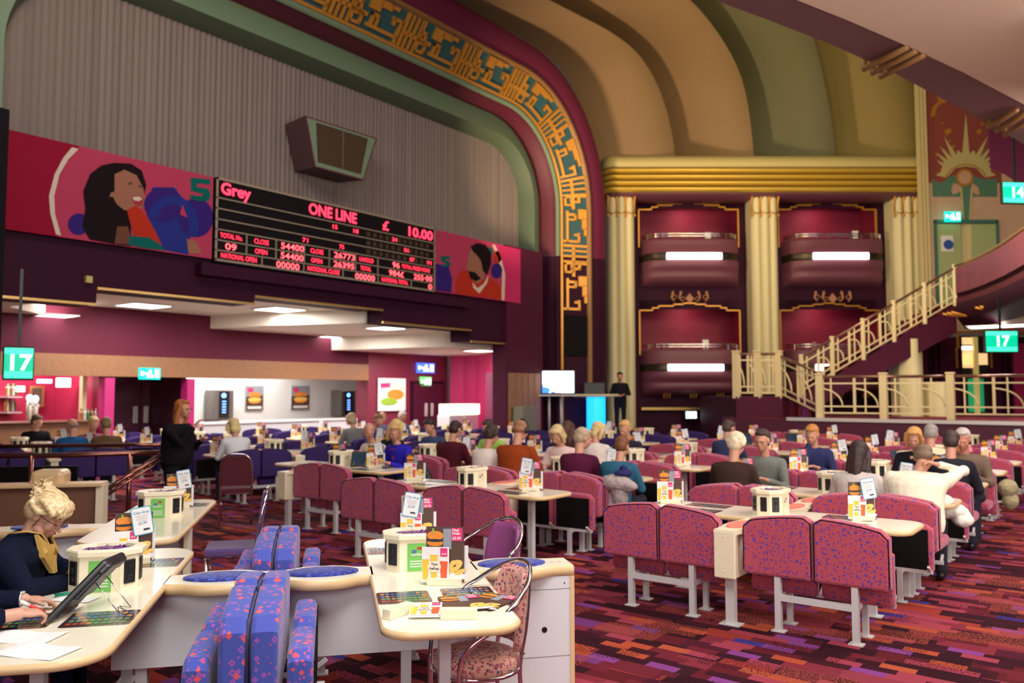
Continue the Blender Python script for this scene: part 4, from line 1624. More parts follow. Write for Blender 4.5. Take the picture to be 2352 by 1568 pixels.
def make_table(L=2.30, Wd=.64, spine=(-1.02, .82), end_panel=False, pad=m_salmon, sw=.17, bodymat=m_cream, panels=True, R=.14):
    """origin on the floor under the table centre, long side along x"""
    t = empty('gaming_table', '', 'table')
    mb = MB()
    out = rrect(-L / 2, L / 2, -Wd / 2, Wd / 2, R, 8)
    mb.slab(out, .700, .732)
    mb.build('tabletop', m_creamtop, t)
    mb = MB()
    ring = rrect(-L / 2 - .012, L / 2 + .012, -Wd / 2 - .012, Wd / 2 + .012, R + .01, 8)
    n = len(out)
    for z0, z1 in ((.694, .730),):
        V = [[mb.bm.verts.new((x, y, z)) for x, y in P_] for P_, z in ((out, z0), (ring, z0 + .006), (ring, z1 - .005), (out, z1 + .003))]
        mb.sm = True
        for a, b in zip(V, V[1:]):
            for i in range(n):
                mb.face([a[i], a[(i + 1) % n], b[(i + 1) % n], b[i]])
    mb.build('edge_band', m_tan, t)
    for s in (-1, 1):
        mb = MB()
        mb.box(s * .81 - .028, s * .81 + .028, -.028, .028, .006, .70)
        mb.box(s * .81 - .07, s * .81 + .07, -.05, .05, 0, .008)
        mb.box(s * .81 - .06, s * .81 + .06, -.16, .16, .68, .70)
        mb.build('leg', m_steel, t)
    if spine:
        y0, y1 = spine
        mb = MB()
        def sp(ya, yb):           # spine lid with a waist at each pad
            k = 10
            Lf, Rt = [], []
            for i in range(k + 1):
                u = i / k
                w = sw / 2 + .035 * math.sin(PI * u) ** 2 * (1 if abs(yb - ya) > .3 else 0)
                Lf.append((-w, ya + (yb - ya) * u)); Rt.append((w, ya + (yb - ya) * u))
            P_ = Lf + Rt[::-1]
            mb.slab(P_, .695, .728)
        sp(y0, -Wd / 2 - .0)
        mb.build('spine_lid', m_cream, t)
        mb = MB()
        sp(Wd / 2, y1)
        mb.build('spine_lid', m_cream, t)
        mb = MB()
        mb.box(-sw / 2 + .03, sw / 2 - .03, y0 + .02, -Wd / 2, .36, .695)
        mb.build('spine_body', bodymat, t)
        mb = MB()
        mb.box(-sw / 2 + .03, sw / 2 - .03, Wd / 2, y1, .36, .695)
        mb.build('spine_body', bodymat, t)
        for yy in ((y0 - Wd / 2) / 2 - .02, (y1 + Wd / 2) / 2 + .02):
            mb = MB()
            q = [(.085 * math.cos(a * PI / 10), yy + .20 * math.sin(a * PI / 10)) for a in range(20)]
            mb.slab(q, .728, .738)
            mb.build('arm_pad', pad, t)
        if end_panel:
            mb = MB()
            mb.rbox((0, y0 + .012, .545), (sw, .028, .355), .008)
            for x_, z_ in ((0, .68), (0, .42)):
                mb.ell((x_, y0 - .004, z_), (.006, .003, .006), 6)
            mb.build('end_panel', m_cream, t)
            mb = MB()
            mb.box(-.035, .035, y0 + .09, y0 + .15, .006, .45)
            mb.box(-.08, .08, y0 + .06, y0 + .18, 0, .008)
            mb.build('spine_leg', m_steel, t)
    if panels:
        for sx in (-.62, .62):
            for sy in (-.165, .165):
                mb = MB()
                touch_panel(mb, sx + .02 * (1 if sy < 0 else -1), sy)
                mb.build('touch_panel', [m_panelin, m_cells_g, m_cells_b, m_cells_r, m_cells_o], t)
    return t


def arch_pad(mb, x0, x1, y0, y1, z0, zt0, zt1, r=.03, peak=None):
    """upholstered panel: outline in x-z with top rising from zt0 (at x0) to zt1 (at x1), thick along y"""
    def outline(ins):
        P_ = []
        n = 8
        a, b = x0 + ins, x1 - ins
        P_.append((a + .02, z0 + ins)); 
        P_.append((b - .02, z0 + ins)); P_.append((b, z0 + ins + .02))
        for i in range(n + 1):
            u = 1 - i / n
            if zt1 >= zt0:
                h = zt0 + (zt1 - zt0) * math.sin(u * PI / 2) ** .8
            else:
                h = zt1 + (zt0 - zt1) * math.cos(u * PI / 2) ** .8
            x = a + (b - a) * u
            e = min(u, 1 - u)
            drop = .035 * max(0, 1 - e / .07) ** 2
            P_.append((x, h - ins - drop))
        P_.append((a, z0 + ins + .02))
        return P_
    mb.sm = False
    rings = [(r, y0), (r * .3, y0 + r * .3), (0, y0 + r), (0, y1 - r), (r * .3, y1 - r * .3), (r, y1)]
    mb.loft([[(x, y, z) for x, z in outline(i)] for i, y in rings])


SEATDN = {}


def make_bench(fab, trim, under, down=(False, False), fat=1.0, trimk=True):
    """double flip-up bench: origin at floor, outer face of the backs on y=0, sitters face +y, x from 0 to 1.06"""
    t = empty('flip_bench', '', 'bench')
    w = .53
    th = .10 * fat
    for i in range(2):
        x0, x1 = i * w + .005, (i + 1) * w - .005
        mb = MB()
        zt = (.80, .865) if i == 0 else (.865, .80)
        arch_pad(mb, x0, x1, .0, th, .40, zt[0], zt[1], .022)
        bk = mb.build('backrest', fab, t)
        # piping
        mb = MB()
        n = 10
        pts = [(x0 + .006, .006, .43)]
        for k in range(n + 1):
            u = k / n
            if i == 0:
                h = zt[0] + (zt[1] - zt[0]) * math.sin(u * PI / 2) ** .8
            else:
                h = zt[1] + (zt[0] - zt[1]) * math.cos(u * PI / 2) ** .8
            e = min(u, 1 - u)
            h -= .035 * max(0, 1 - e / .07) ** 2
            pts.append((x0 + .008 + (x1 - x0 - .016) * u, .004, h - .012))
        pts.append((x1 - .006, .006, .43))
        mb.tube(pts, .0045, 5)
        mb.build('piping', under if under is not m_blackboard else m_blackboard, bk)
        if down[i]:
            mb = MB()
            mb.rbox(((x0 + x1) / 2, th + .23, .43), (w - .03, .42, .10 * fat), .035, 3)
            mb.build('seat', fab, t)
        else:
            mb = MB()
            yb = th + .035
            arch_pad(mb, x0 + .01, x1 - .01, yb, yb + .095 * fat, .26, .655, .665, .028)
            st = mb.build('seat', fab, t)
            mb = MB()
            mb.box(x0 + .045, x1 - .045, yb + .092 * fat, yb + .100 * fat, .28, .615)
            mb.build('seat_underside', m_blackboard, st)
    for x in (.265, .815):
        mb = MB()
        mb.bar((x, .035, .006), (x, .035, .43), .045)
        mb.box(x - .05, x + .05, .0, .08, 0, .008)
        mb.bar((x, .06, .255), (x, .29, .255), .035)
        mb.bar((x, .29, .0), (x, .29, .273), .04)
        mb.box(x - .05, x + .05, .25, .33, 0, .008)
        mb.build('leg', m_steel, t)
    mb = MB()
    mb.bar((.265, .035, .25), (.815, .035, .25), .042)
    for x in (.04, .52, 1.02):
        mb.bar((x, th + .14, .275), (x, th + .20, .32), .02)
    mb.bar((.02, th + .12, .265), (1.04, th + .12, .265), .03)
    mb.build('crossbar', m_steel, t)
    return t


m_screen_poster = mat('console_poster_green', (.16, .50, .10), .4)


def make_console(pale=False):
    """coin console: origin at base centre (table top), long side along x"""
    t = empty('coin_console', '', 'console')
    w, d, h = .34, .25, .185
    def oct_(s, c=.07, w=w, d=d):
        a, b = w / 2 * s, d / 2 * s
        return [(-a + c, -b), (a - c, -b), (a, -b + c), (a, b - c), (a - c, b), (-a + c, b), (-a, b - c), (-a, -b + c)]
    mb = MB()
    mb.slab(oct_(1), 0, h)
    mb.build('body', m_cream, t)
    mb = MB()
    a, b = oct_(1.12, .085), oct_(1.12, .085)
    c_ = oct_(.80, .06)
    V = [[mb.bm.verts.new((x, y, z)) for x, y in P_] for P_, z in ((oct_(1.0), h), (a, h + .004), (a, h + .026), (oct_(1.08, .08), h + .034), (c_, h + .034), (oct_(.78, .06), h + .012))]
    for p, q in zip(V, V[1:]):
        for i in range(8):
            mb.face([p[i], p[(i + 1) % 8], q[(i + 1) % 8], q[i]])
    mb.face(V[-1])
    mb.build('rim', m_cream, t)
    mb = MB()
    rnd = random.Random(3)
    for k in range(26):
        an, rr = rnd.uniform(0, 6.28), rnd.uniform(0, 1)
        x, y = .125 * rr * math.cos(an), .085 * rr * math.sin(an)
        p = [(x + rnd.uniform(-.03, .03), y + rnd.uniform(-.022, .022), h + rnd.uniform(.014, .034)) for _ in range(3)]
        mb.poly(p)
    mb.slab([(x * .97, y * .97) for x, y in oct_(.78, .06)], h + .008, h + .018)
    mb.build('tinsel', m_tinsel, t)
    for sx, sy in ((-1, -1), (1, -1), (-1, 1), (1, 1)):
        mb = MB()
        Rz = Matrix.Rotation(math.atan2(sy, sx) if False else (PI / 4 if sx * sy > 0 else -PI / 4) + 0, 3, 'Z')
        mb.rbox((sx * .1355, sy * .0905, .10), (.016, .062, .125), .004, 2, Rz)
        mb.rbox((sx * .141, sy * .096, .115), (.012, .018, .03), .003, 1, Rz)
        mb.rbox((sx * .141, sy * .096, .07), (.012, .03, .022), .003, 1, Rz)
        mb.build('coin_slot', m_black, t)
    for sx in (-1, 1):
        mb = MB()
        mb.rbox((sx * (w / 2 + .001), 0, .10), (.012, .055, .12), .004)
        mb.build('coin_slot', m_black, t)
    for sy in (-1, 1):
        mb = MB()
        yy = sy * (d / 2 + .0015)
        mb.k = 0
        mb.box(-.055, .055, min(yy, yy + sy * .001), max(yy, yy + sy * .001), .005, .165)
        mb.k = 1
        for z in (.03, .045, .06):
            mb.box(-.04, .04, min(yy, yy + sy * .002), max(yy, yy + sy * .002), z, z + .006)
        mb.k = 2
        mb.box(.002, .03, min(yy, yy + sy * .002), max(yy, yy + sy * .002), .128, .145)
        mb.k = 3
        mb.box(-.03, -.002, min(yy, yy + sy * .002), max(yy, yy + sy * .002), .11, .128)
        mb.k = 1
        if not pale:
          put_text(mb, 'cashline', .022, lambda a, z: (a * -sy, yy + sy * .003, z + .095), .0006, 1, 'CENTER')
        mb.build('poster', [m_screen_poster if not pale else mat('console_poster_pale', (.70, .62, .42), .4), mat('paper_white', (.75, .72, .72), .5), m_cells_r, m_cells_b], t)
    return t


# ---- menus -------------------------------------------------
mp = [mat('print_brown', (.10, .05, .04), .4), mat('print_bun', (.85, .28, .04), .4), mat('print_magenta', (.75, .04, .20), .4), mat('print_white', (.85, .82, .82), .4),
      mat('print_beer', (.90, .55, .06), .4), mat('print_chips', (.92, .58, .14), .4), mat('print_red_drink', (.80, .12, .04), .4), mat('print_greyblue', (.30, .34, .40), .4),
      mat('print_ink', (.03, .03, .05), .4), mat('print_green', (.30, .50, .05), .4), mat('print_blue_edge', (.10, .36, .55), .4), mat('print_cream_disc', (.88, .80, .64), .4)]


def menu_face(mb, sg, full=True):
    """printed faces of the leaflets; sg=-1 front (facing -y), +1 back"""
    def q(k, pts, lay):
        mb.k = k
        mb.poly([(x * -sg, sg * (.004 + lay * .0009), z) for x, z in pts])
    R = lambda a, b, c, d: [(a, c), (b, c), (b, d), (a, d)]
    q(0, R(-.105, .105, .02, .31), 0)
    q(7, R(-.01, .035, .19, .30), 1)
    q(1, blob(-.055, .262, .046, .026), 2)
    q(8, blob(-.055, .236, .044, .008), 3)
    q(1, blob(-.055, .222, .044, .018), 2)
    q(9, R(-.071, -.061, .275, .302), 4)
    q(2, R(.035, .096, .235, .305), 3)
    q(3, blob(.055, .045, .07, .02), 2)
    for i, (x, z, a) in enumerate(((.05, .08, .5), (.075, .10, .9), (.06, .12, .2), (.085, .07, .4), (.035, .10, 1.2))):
        q(5, blob(x, z, .034, .013, 10, rot=a), 3 + i * .2)
    if full:
        put = lambda s_, x, z, sz, k: (setattr(mb, 'k', k), put_text(mb, s_, sz, lambda a, b: ((x + a) * -sg, sg * (.004 + 4 * .0009), z + b), .0006))
        put('Meal', .040, .287, .019, 3); put('Deals', .040, .270, .019, 3); put('\u00a33.99', .040, .243, .021, 3)


def menu_front(mb, sg):
    off = -.048
    def q(k, pts, lay):
        mb.k = k
        mb.poly([((x + off) * -sg, sg * (.0308 + lay * .0009), z) for x, z in pts])
    R = lambda a, b, c, d: [(a, c), (b, c), (b, d), (a, d)]
    q(3, R(-.075, .075, .02, .205), 0)
    for x, z1, w in ((-.055, .150, .020), (-.008, .175, .022)):
        q(4, [(x - w * .7, .03), (x + w * .7, .03), (x + w, z1), (x - w, z1)], 1)
        q(3, R(x - w * .95, x + w * .95, z1 - .012, z1 + .008), 2)
    q(6, [(.030, .035), (.062, .035), (.068, .13), (.024, .13)], 1)
    q(2, R(.027, .066, .155, .200), 2)
    q(11, blob(-.005, .10, .036, .030), 3)
    for s_, z in (('Time', .108), ('to', .098), ('Refresh', .084)):
        mb.k = 8
        put_text(mb, s_, .017 if s_ != 'to' else .008, lambda a, b: ((-.005 + off + a) * -sg, sg * (.0308 + 4 * .0009), z + b), .0005, 1, 'CENTER')
    mb.k = 3
    put_text(mb, '\u00a33.99', .012, lambda a, b: ((.0465 + off + a) * -sg, sg * (.0308 + 4 * .0009), .165 + b), .0004, 1, 'CENTER')


def chip_card(t, pos=(.045, 0, .27), rot=.16, sg=-1, name='price_card'):
    mb = MB()
    c, s_ = math.cos(rot), math.sin(rot)
    T = lambda x, z: (pos[0] + x * c - z * s_, pos[2] + x * s_ + z * c)
    def pr(P_, y0, y1, k):
        mb.k = k
        mb.prism([(T(x, z)[0] * -sg, sg * y0, T(x, z)[1]) for x, z in P_], [(T(x, z)[0] * -sg, sg * y1, T(x, z)[1]) for x, z in P_])
    pr(rrect(-.058, .058, -.085, .085, .012, 3), .0365, .0375, 1)
    pr(rrect(-.052, .052, -.079, .079, .008, 3), .0375, .0385, 0)
    def tx(b_, z, sz, k):
        mb.k = k
        put_text(mb, b_, sz, lambda a, b: (T(a, z + b)[0] * -sg, sg * .0392, T(a, z + b)[1]), .0004, 1, 'CENTER')
    tx('Chip shop', .045, .022, 2)
    tx('\u00a35.99', -.022, .022, 2)
    mb.k = 3
    for a, b, c1, d in ((-.038, .038, .030, .0315), (-.030, .030, .020, .0215), (-.034, .034, .010, .0115), (-.026, .026, .000, .0015)):
        mb.poly([(T(x, z)[0] * -sg, sg * .039, T(x, z)[1]) for x, z in ((a, c1), (b, c1), (b, d), (a, d))])
    mb.poly([(T(x, z)[0] * -sg, sg * .039, T(x, z)[1]) for x, z in ((.0, -.060), (.035, -.060), (.035, -.048), (.0, -.048))])
    return mb.build(name, [mp[3], mp[10], mat('print_blue_text', (.05, .25, .5), .4), mp[8]], t)


def make_menu(card=0, block=True):
    """menu leaflets in a wooden block; origin on the table, readable from -y"""
    t = empty('menu_holder', '', 'menu')
    mb = MB()
    mb.box(-.105, .105, -.003, .003, .01, .31)
    menu_face(mb, -1)
    menu_face(mb, 1)
    mb.build('tall_leaflet', mp, t)
    for sg in (-1, 1):
        mb = MB()
        mb.k = 3
        mb.box(min(-.123 * -sg, .027 * -sg), max(-.123 * -sg, .027 * -sg), min(sg * .027, sg * .030), max(sg * .027, sg * .030), .015, .205)
        menu_front(mb, sg)
        mb.build('short_leaflet', mp, t)
    mb = MB()
    mb.rbox((0, 0, .020), (.19, .085, .040), .004)
    mb.build('block', m_tan if not block else m_cream, t)
    if card:
        chip_card(t, (.045 * card, 0, .262), .16 * card, -1)
    return t


TZ = .7325
# prototypes (moved to their first place by the loops)
proto = {}
tbl_end = make_table(end_panel=True)
tbl = make_table()
bench = {('r', 0, 0): make_bench(m_seatred, m_seatrim, m_blackboard), ('p', 0, 0): make_bench(m_seatplum, m_seatplum, m_blackboard)}
console0 = make_console(True)
console1 = make_console()
menus = [make_menu(0), make_menu(1), make_menu(-1)]
USED = set()


def place(pr, loc, rz, label, group=None):
    if pr not in USED:
        USED.add(pr)
        KIDS.setdefault(pr, list(pr.children))
        pr.location = loc
        pr.rotation_euler = (0, 0, rz)
        pr['label'] = label
        if group:
            pr['group'] = group
        return pr
    return dup(pr, loc, rz, label, group)


def get_bench(kind, dn):
    k = (kind, *[int(v) for v in dn])
    if k not in bench:
        bench[k] = make_bench(m_seatred if kind == 'r' else m_seatplum, None, m_blackboard, dn)
    return bench[k]


ORD = ['front', 'second', 'third', 'fourth', 'fifth', 'sixth', 'seventh', 'eighth', 'ninth']
SEATS = []            # (head point, seat root point, facing angle, key)
UNITS = []
def unit(colname, k, cx, cy, ang, kind, first, cards=(1, 1), skip_b=(), menu_off=((-1.0, .10), (.72, .10))):
    """register one table with its four benches"""
    UNITS.append((colname, k, cx, cy, ang, kind, first, cards, skip_b, menu_off))
    c, s = math.cos(ang), math.sin(ang)
    for side, bx, nm in ((-1, -1.15, 'SL'), (-1, .09, 'SR'), (1, -1.15, 'NL'), (1, .09, 'NR')):
        if nm in skip_b:
            continue
        for i in range(2):
            x = bx + .265 + .53 * i
            y = side * .56
            SEATS.append((Vector((cx + x * c - y * s, cy + x * s + y * c, 0)), ang + (0 if side < 0 else PI), (colname, k, nm, i)))


for k in range(7):
    unit('rightmost', k, -2.52, 7.03 + 1.84 * k, 0, 'r', k == 0)
for k in range(7):
    unit('middle', k, -5.87, 7.03 + 1.84 * k, 0, 'r', k == 0)
for k in range(6):
    unit('left-of-middle', k, -9.0, 7.87 + 1.84 * k, 0, 'r' if k < 2 else 'p', k == 0, skip_b=('SL',) if k == 0 else (), menu_off=((-.1, .05), (.62, .10)) if k == 0 else ((-1.0, .1), (.72, .1)))
AD = math.radians(78)
eD, nD = Vector((math.cos(AD), math.sin(AD), 0)), Vector((-math.sin(AD), math.cos(AD), 0))
D0 = Vector((-12.05, 9.0, 0))
CN = {-1: 'nearest', 0: 'second', 1: 'third', 2: 'farthest'}
dk = 0
for j in (-1, 0, 1, 2):
    for i in range(4):
        c0 = D0 + nD * (1.84 * i) + eD * (3.25 * j)
        if c0.y > 16.2 or c0.x < -17.6 or (j == -1 and i < 1) or c0.y < 5.2:
            continue
        if j == 2 and i == 0:
            continue
        unit('indigo ' + CN[j], i, c0.x, c0.y, AD, 'p', i == 0)

# ------------------------------------------------------------ people are matched to seats before the benches are built
SITTERS = [
    # px, py of the head, faces: +1 away / -1 towards, then looks (see 06)
]
# ============================================================ FOREGROUND GROUP (its own turned grid)
FA = math.radians(49.6)
O2 = Vector((-2.83, 4.32, 0))
Av, Bv = Vector((math.cos(FA), math.sin(FA), 0)), Vector((math.sin(FA), -math.cos(FA), 0))
TB = FA - PI / 2                     # turns local x along Bv and local y along Av
def FG(a, b, z=0):
    return O2 + Av * a + Bv * b + Vector((0, 0, z))


m_seatfg = m_seatblue
m_bluepipe = mat('navy_piping', (.02, .015, .09), .6)

# --- right hand table
def fg_table(a, b, label, L=2.34, W=.62, R=.14, legs=True):
    t = make_table(L=L, Wd=W, spine=None, panels=False, R=R)
    t.location = FG(a, b)
    t.rotation_euler = (0, 0, TB)
    t['label'] = label
    KIDS[t] = list(t.children)
    return t


def add_panel(t, x, y, w=.36, d=.22):
    mb = MB()
    touch_panel(mb, 0, 0, w, d, .7325)
    o = mb.build('touch_panel', [m_panelin, m_cells_g, m_cells_b, m_cells_r, m_cells_o], t)
    o.rotation_euler = (0, 0, PI / 2)
    o.location = (x, y, .0)
    return o


tR = fg_table(-.90, .13, 'cream gaming table in foreground centre with rounded end nearest the camera')
for x, y in ((.55, -.175), (.53, .16), (-.72, -.17), (-.72, .17)):
    add_panel(tR, x, y, .27, .24)
tL = fg_table(-2.66, .20, 'cream gaming table at left where the blonde person plays', L=2.40, W=.66, R=.20)
for x, y in ((.57, .18), (.55, -.17), (-.70, .17)):
    add_panel(tL, x, y, .30, .26)
t3 = fg_table(-2.86, -2.45, 'cream gaming table behind the left one, small console on it', L=2.3, W=.66, R=.16)
add_panel(t3, -.75, .17, .27, .24)
mb = MB()
mb.box(.10, .30, -.2, .30, .02, .70)
mb.build('cabinet', m_white, t3)
mb = MB()
mb.box(.28, .34, .27, .315, .01, .70)
mb.build('end_post', m_cream, t3)

# --- white divider counter with blue pads
t = empty('divider_counter', 'white divider counter with cream lid and blue swirl arm pads across foreground', 'counter', FG(0, 0), TB + PI / 2)
# local x = -? we use: x' = along Av, y' = -Bv  (rotation FA)
t.rotation_euler = (0, 0, FA)
def lid(a0, a1, waves):
    n = 26
    F_, K_ = [], []
    for i in range(n + 1):
        a = a0 + (a1 - a0) * i / n
        w = .115
        for c in waves:
            w += .075 * math.exp(-((a - c) / .17) ** 4)
        F_.append((a, -w)); K_.append((a, w))
    return F_, K_
def lid_mesh(name, a0, a1, waves, par):
    F_, K_ = lid(a0, a1, waves)
    mb = MB()
    out = F_ + K_[::-1]
    mb.slab(out, .700, .732)
    o = mb.build(name, m_creamtop, par)
    mb = MB()
    n = len(out)
    c0 = [(x, y, .672) for x, y in out]
    def grow(P_, g):
        return [(x, y + (g if y > 0 else -g)) for x, y in P_]
    V = [[mb.bm.verts.new((x, y, z)) for x, y in P_] for P_, z in ((out, .672), (grow(out, .012), .680), (grow(out, .013), .722), (out, .733))]
    mb.sm = True
    for a, b in zip(V, V[1:]):
        for i in range(n):
            mb.face([a[i], a[(i + 1) % n], b[(i + 1) % n], b[i]])
    mb.face(V[0][::-1])
    mb.build('edge_band', m_tan, par)
    return o
lid_mesh('lid', -2.335, -1.20, (-2.04, -1.49), t)
lid_mesh('lid', -.60, .0, (-.36,), t)
for c in (-2.04, -1.49, -.36):
    mb = MB()
    q = [(c + .21 * math.cos(k * PI / 14), .115 * math.sin(k * PI / 14)) for k in range(28)]
    q2 = [(c + .19 * math.cos(k * PI / 14), .10 * math.sin(k * PI / 14)) for k in range(28)]
    mb.sm = True
    mb.loft([[(x, y, .733) for x, y in q], [(x, y, .742) for x, y in q], [(x, y, .748) for x, y in q2]])
    mb.build('arm_pad', m_pad_blue, t)
mb = MB()
mb.box(-2.60, -.60, -.045, .045, .27, .700)
mb.box(-1.99, -1.985, -.047, -.045, .27, .70)
mb.box(-1.19, -1.185, -.047, -.045, .27, .70)
mb.build('panel', m_white, t)
for a in (-2.45, -1.62, -1.0):
    mb = MB()
    mb.box(a - .03, a + .03, -.03, .03, .006, .28)
    mb.box(a - .07, a + .07, -.06, .06, 0, .008)
    mb.build('leg', m_steel, t)
cab = MB()
cab.box(-.60, -.025, -.12, .12, .02, .672)
c = cab.build('end_cabinet', m_white, t)
mb = MB()
for z in (.20, .595):
    mb.box(-.60, -.025, -.1215, -.119, z, z + .004)
mb.box(-.60, -.598, -.1215, -.119, .02, .67)
mb.build('seam', mat('seam_grey', (.30, .30, .34), .5), c)
mb = MB()
pp = [(-.185 + .017 * math.cos(k * PI / 8), .36 + .017 * math.sin(k * PI / 8)) for k in range(16)]
mb.prism([(x, -.1225, z) for x, z in pp], [(x, -.119, z) for x, z in pp])
for x, z in ((-.06, .63), (-.33, .575), (-.31, .23)):
    mb.ell((x, -.121, z), (.005, .003, .005), 6)
mb.build('cable_hole', m_black, c)
mb = MB()
mb.box(-.025, .0, -.13, .13, .02, .672)
mb.build('end_strip', m_tan, c)
mb = MB()
put_text(mb, '\u2302 12', .035, lambda a, b: (-.12 + a, -.02 + b, .7335), .0005)
mb.build('marking', mat('faint_pencil', (.5, .42, .3), .5), t)
# counter running left from the third table
t = empty('divider_counter', 'tan-edged divider counter behind the blonde person, running off left', 'counter', FG(-3.19, -2.10), 0)
t.rotation_euler = (0, 0, FA)
lid_mesh('lid', -1.9, .0, (-.45, -1.1), t)
mb = MB(); mb.box(-1.9, 0, -.045, .045, .20, .70); mb.build('panel', m_white, t)
for c in (-.45, -1.1):
    mb = MB()
    mb.slab([(c + .20 * math.cos(k * PI / 12), .11 * math.sin(k * PI / 12)) for k in range(24)], .733, .745)
    mb.build('arm_pad', m_pad_blue, t)

# --- blue patterned flip seats, back to back on each side of the counter
bl = {}
def fg_bench(a, b, flip, label, dn=(False, False)):
    if dn not in bl:
        bl[dn] = make_bench(m_seatblue, None, m_bluepipe, dn, fat=1.18)
        KIDS[bl[dn]] = list(bl[dn].children)
        o = bl[dn]
        o.location = FG(a, b); o.rotation_euler = (0, 0, TB + (PI if flip else 0)); o['label'] = label; o['group'] = 'blue patterned seats'
        return o
    return dup(bl[dn], FG(a, b), TB + (PI if flip else 0), label, 'blue patterned seats')
fg_bench(-1.775, .22, False, 'blue patterned double seat nearest camera, folded, facing the central foreground table')
fg_bench(-1.785, 1.28, True, 'blue patterned double seat nearest camera, folded, facing the left table')
fg_bench(-1.775, -1.30, False, 'blue patterned double seat behind the divider counter, facing central table')
fg_bench(-1.785, -.24, True, 'blue patterned double seat behind the divider counter, facing left table')
for (a, b, fl, lb, dn) in ((-3.55, .62, False, 'blue patterned bench under the blonde person and the cropped player', (True, True)),):
    fg_bench(a + .02, b - .42, fl, lb, dn)

# --- consoles
def fgdup(pr, a, b, z, rz, label, group=None):
    return place(pr, tuple(FG(a, b, z)), rz, label, group)
fgdup(console1, -2.62, .12, .7325, TB + PI / 2, 'cream coin console with green poster before the blonde person', 'coin consoles')
fgdup(console1, -.95, -.02, .7325, TB + PI / 2, 'cream coin console in foreground centre, half hidden by leaflets', 'coin consoles')
fgdup(console1, -2.84, -2.50, .7325, TB + PI / 2, 'cream coin console on the table behind the left one', 'coin consoles')

# --- menus
my = YAW + .12
fgdup(menus[1], -2.62, -.50, .7325, YAW + .45, 'menu holder with blue-edged price card on the left table', 'menu holders on the tables')
fgdup(menus[1], -2.78, -2.98, .7325, YAW + .30, 'menu holder with tilted price card at the small far console', 'menu holders on the tables')
fgdup(menus[2], -.84, -.86, .7325, YAW + .02, 'tall menu holder with tilted price card at back of central table', 'menu holders on the tables')
fgdup(menus[0], -.83, .44, .7325, YAW - .10, 'largest menu holder in front of the central console', 'menu holders on the tables')
# fallen leaflets and blocks
def flat_leaflet(a, b, z, rz, label, kind, tilt=0):
    t = empty('leaflet', label, 'leaflet', FG(a, b, z), rz)
    t.rotation_euler = (tilt, 0, rz)
    mb = MB()
    if kind:
        mb.k = 3
        mb.box(-.123, .027, .0, .003, .0, .19)
        menu_front(mb, -1)
        for v in mb.bm.verts:
            if v.co.y < -.01:
                v.co.y += .029
    else:
        mb.k = 0
        mb.box(-.105, .105, -.0, .002, .02, .31)
        menu_face(mb, -1)
    for v in mb.bm.verts:
        v.co = Vector((v.co.x, v.co.z - .12, -v.co.y))
    mb.build('print', mp, t)
    return t
flat_leaflet(-.80, .93, .738, YAW + .25, 'brown food leaflet lying flat beneath others on central table', 0)
flat_leaflet(-.95, 1.00, .752, YAW + .05, 'white drinks leaflet lying askew on top of the fallen blocks', 1, .06)
flat_leaflet(-.70, .90, .735, YAW - .55, 'dark food leaflet sticking out right under the fallen pile', 0)
for a, b, rz, lb in ((-1.13, 1.02, YAW + 1.0, 'cream wooden menu block lying left of the fallen leaflets'), (-.86, 1.13, YAW + .02, 'cream wooden menu block lying in front of the fallen leaflets')):
    t = MB().rbox((0, 0, .024), (.17, .05, .048), .004).build('menu_block', m_cream, None, FG(a, b, .7325), rz)
    tag(t, lb, 'block')

# --- handheld game units on wire stands
def tablet(Pb, Pt, side, foot, label, w=.20, name='game_handset'):
    """Pb, Pt: lower and upper middle of the casing; side: width direction; foot: wire foot centre"""
    Pb, Pt, side, foot = Vector(Pb), Vector(Pt), Vector(side).normalized(), Vector(foot)
    ax = (Pt - Pb).normalized()
    L = (Pt - Pb).length
    nrm = ax.cross(side).normalized()
    if nrm.z > 0:
        nrm = -nrm
    t = empty(name, label, 'handset', Pb)
    R_ = Matrix((side, ax, nrm)).transposed()
    c = (Pt - Pb) / 2
    mb = MB()
    mb.rbox(c + nrm * .004, (w, L, .032), .012, 3, R_)
    mb.rbox(c + nrm * .022 + ax * L * .12, (w * .80, L * .50, .026), .012, 3, R_)
    mb.rbox(c + nrm * .018 + ax * L * .40, (w * .92, L * .18, .044), .014, 3, R_)
    mb.rbox(c + nrm * .012 - ax * L * .38, (w * .86, L * .12, .028), .012, 3, R_)
    mb.build('casing', m_black, t)
    mb = MB()
    mb.rbox(c - nrm * .0115, (w * .82, L * .72, .002), .001, 1, R_)
    mb.build('display', mat('dim_display', (.03, .05, .09), .1, emit=.05), t)
    mb = MB()
    F_ = foot - Pb
    for s in (-1, 1):
        h = c + ax * L * .18 + side * w * .30 * s + nrm * .012
        g = F_ + side * w * .30 * s
        k_ = F_ + side * w * .05 * s - Vector((F_.x, F_.y, 0)).normalized() * .03 + Vector((0, 0, .022))
        mb.tube([h, h.lerp(g, .5), g, k_, F_ + Vector((0, 0, .004))], .0024, 6)
    mb.build('wire_stand', m_chrome, t)
    return t
fx = FG(-2.64, .74, .745)
tablet(FG(-2.68, .74, .745), FG(-2.48, .55, .975), (Bv - Av * .20), FG(-2.40, .66, .736), 'black handset propped on wire stand nearest the camera')
tablet(FG(-2.80, -.58, .750), FG(-2.64, -.66, .905), (Bv - Av * .15), FG(-2.52, -.55, .736), 'smaller black handset on wire stand beside the left price card', .15)

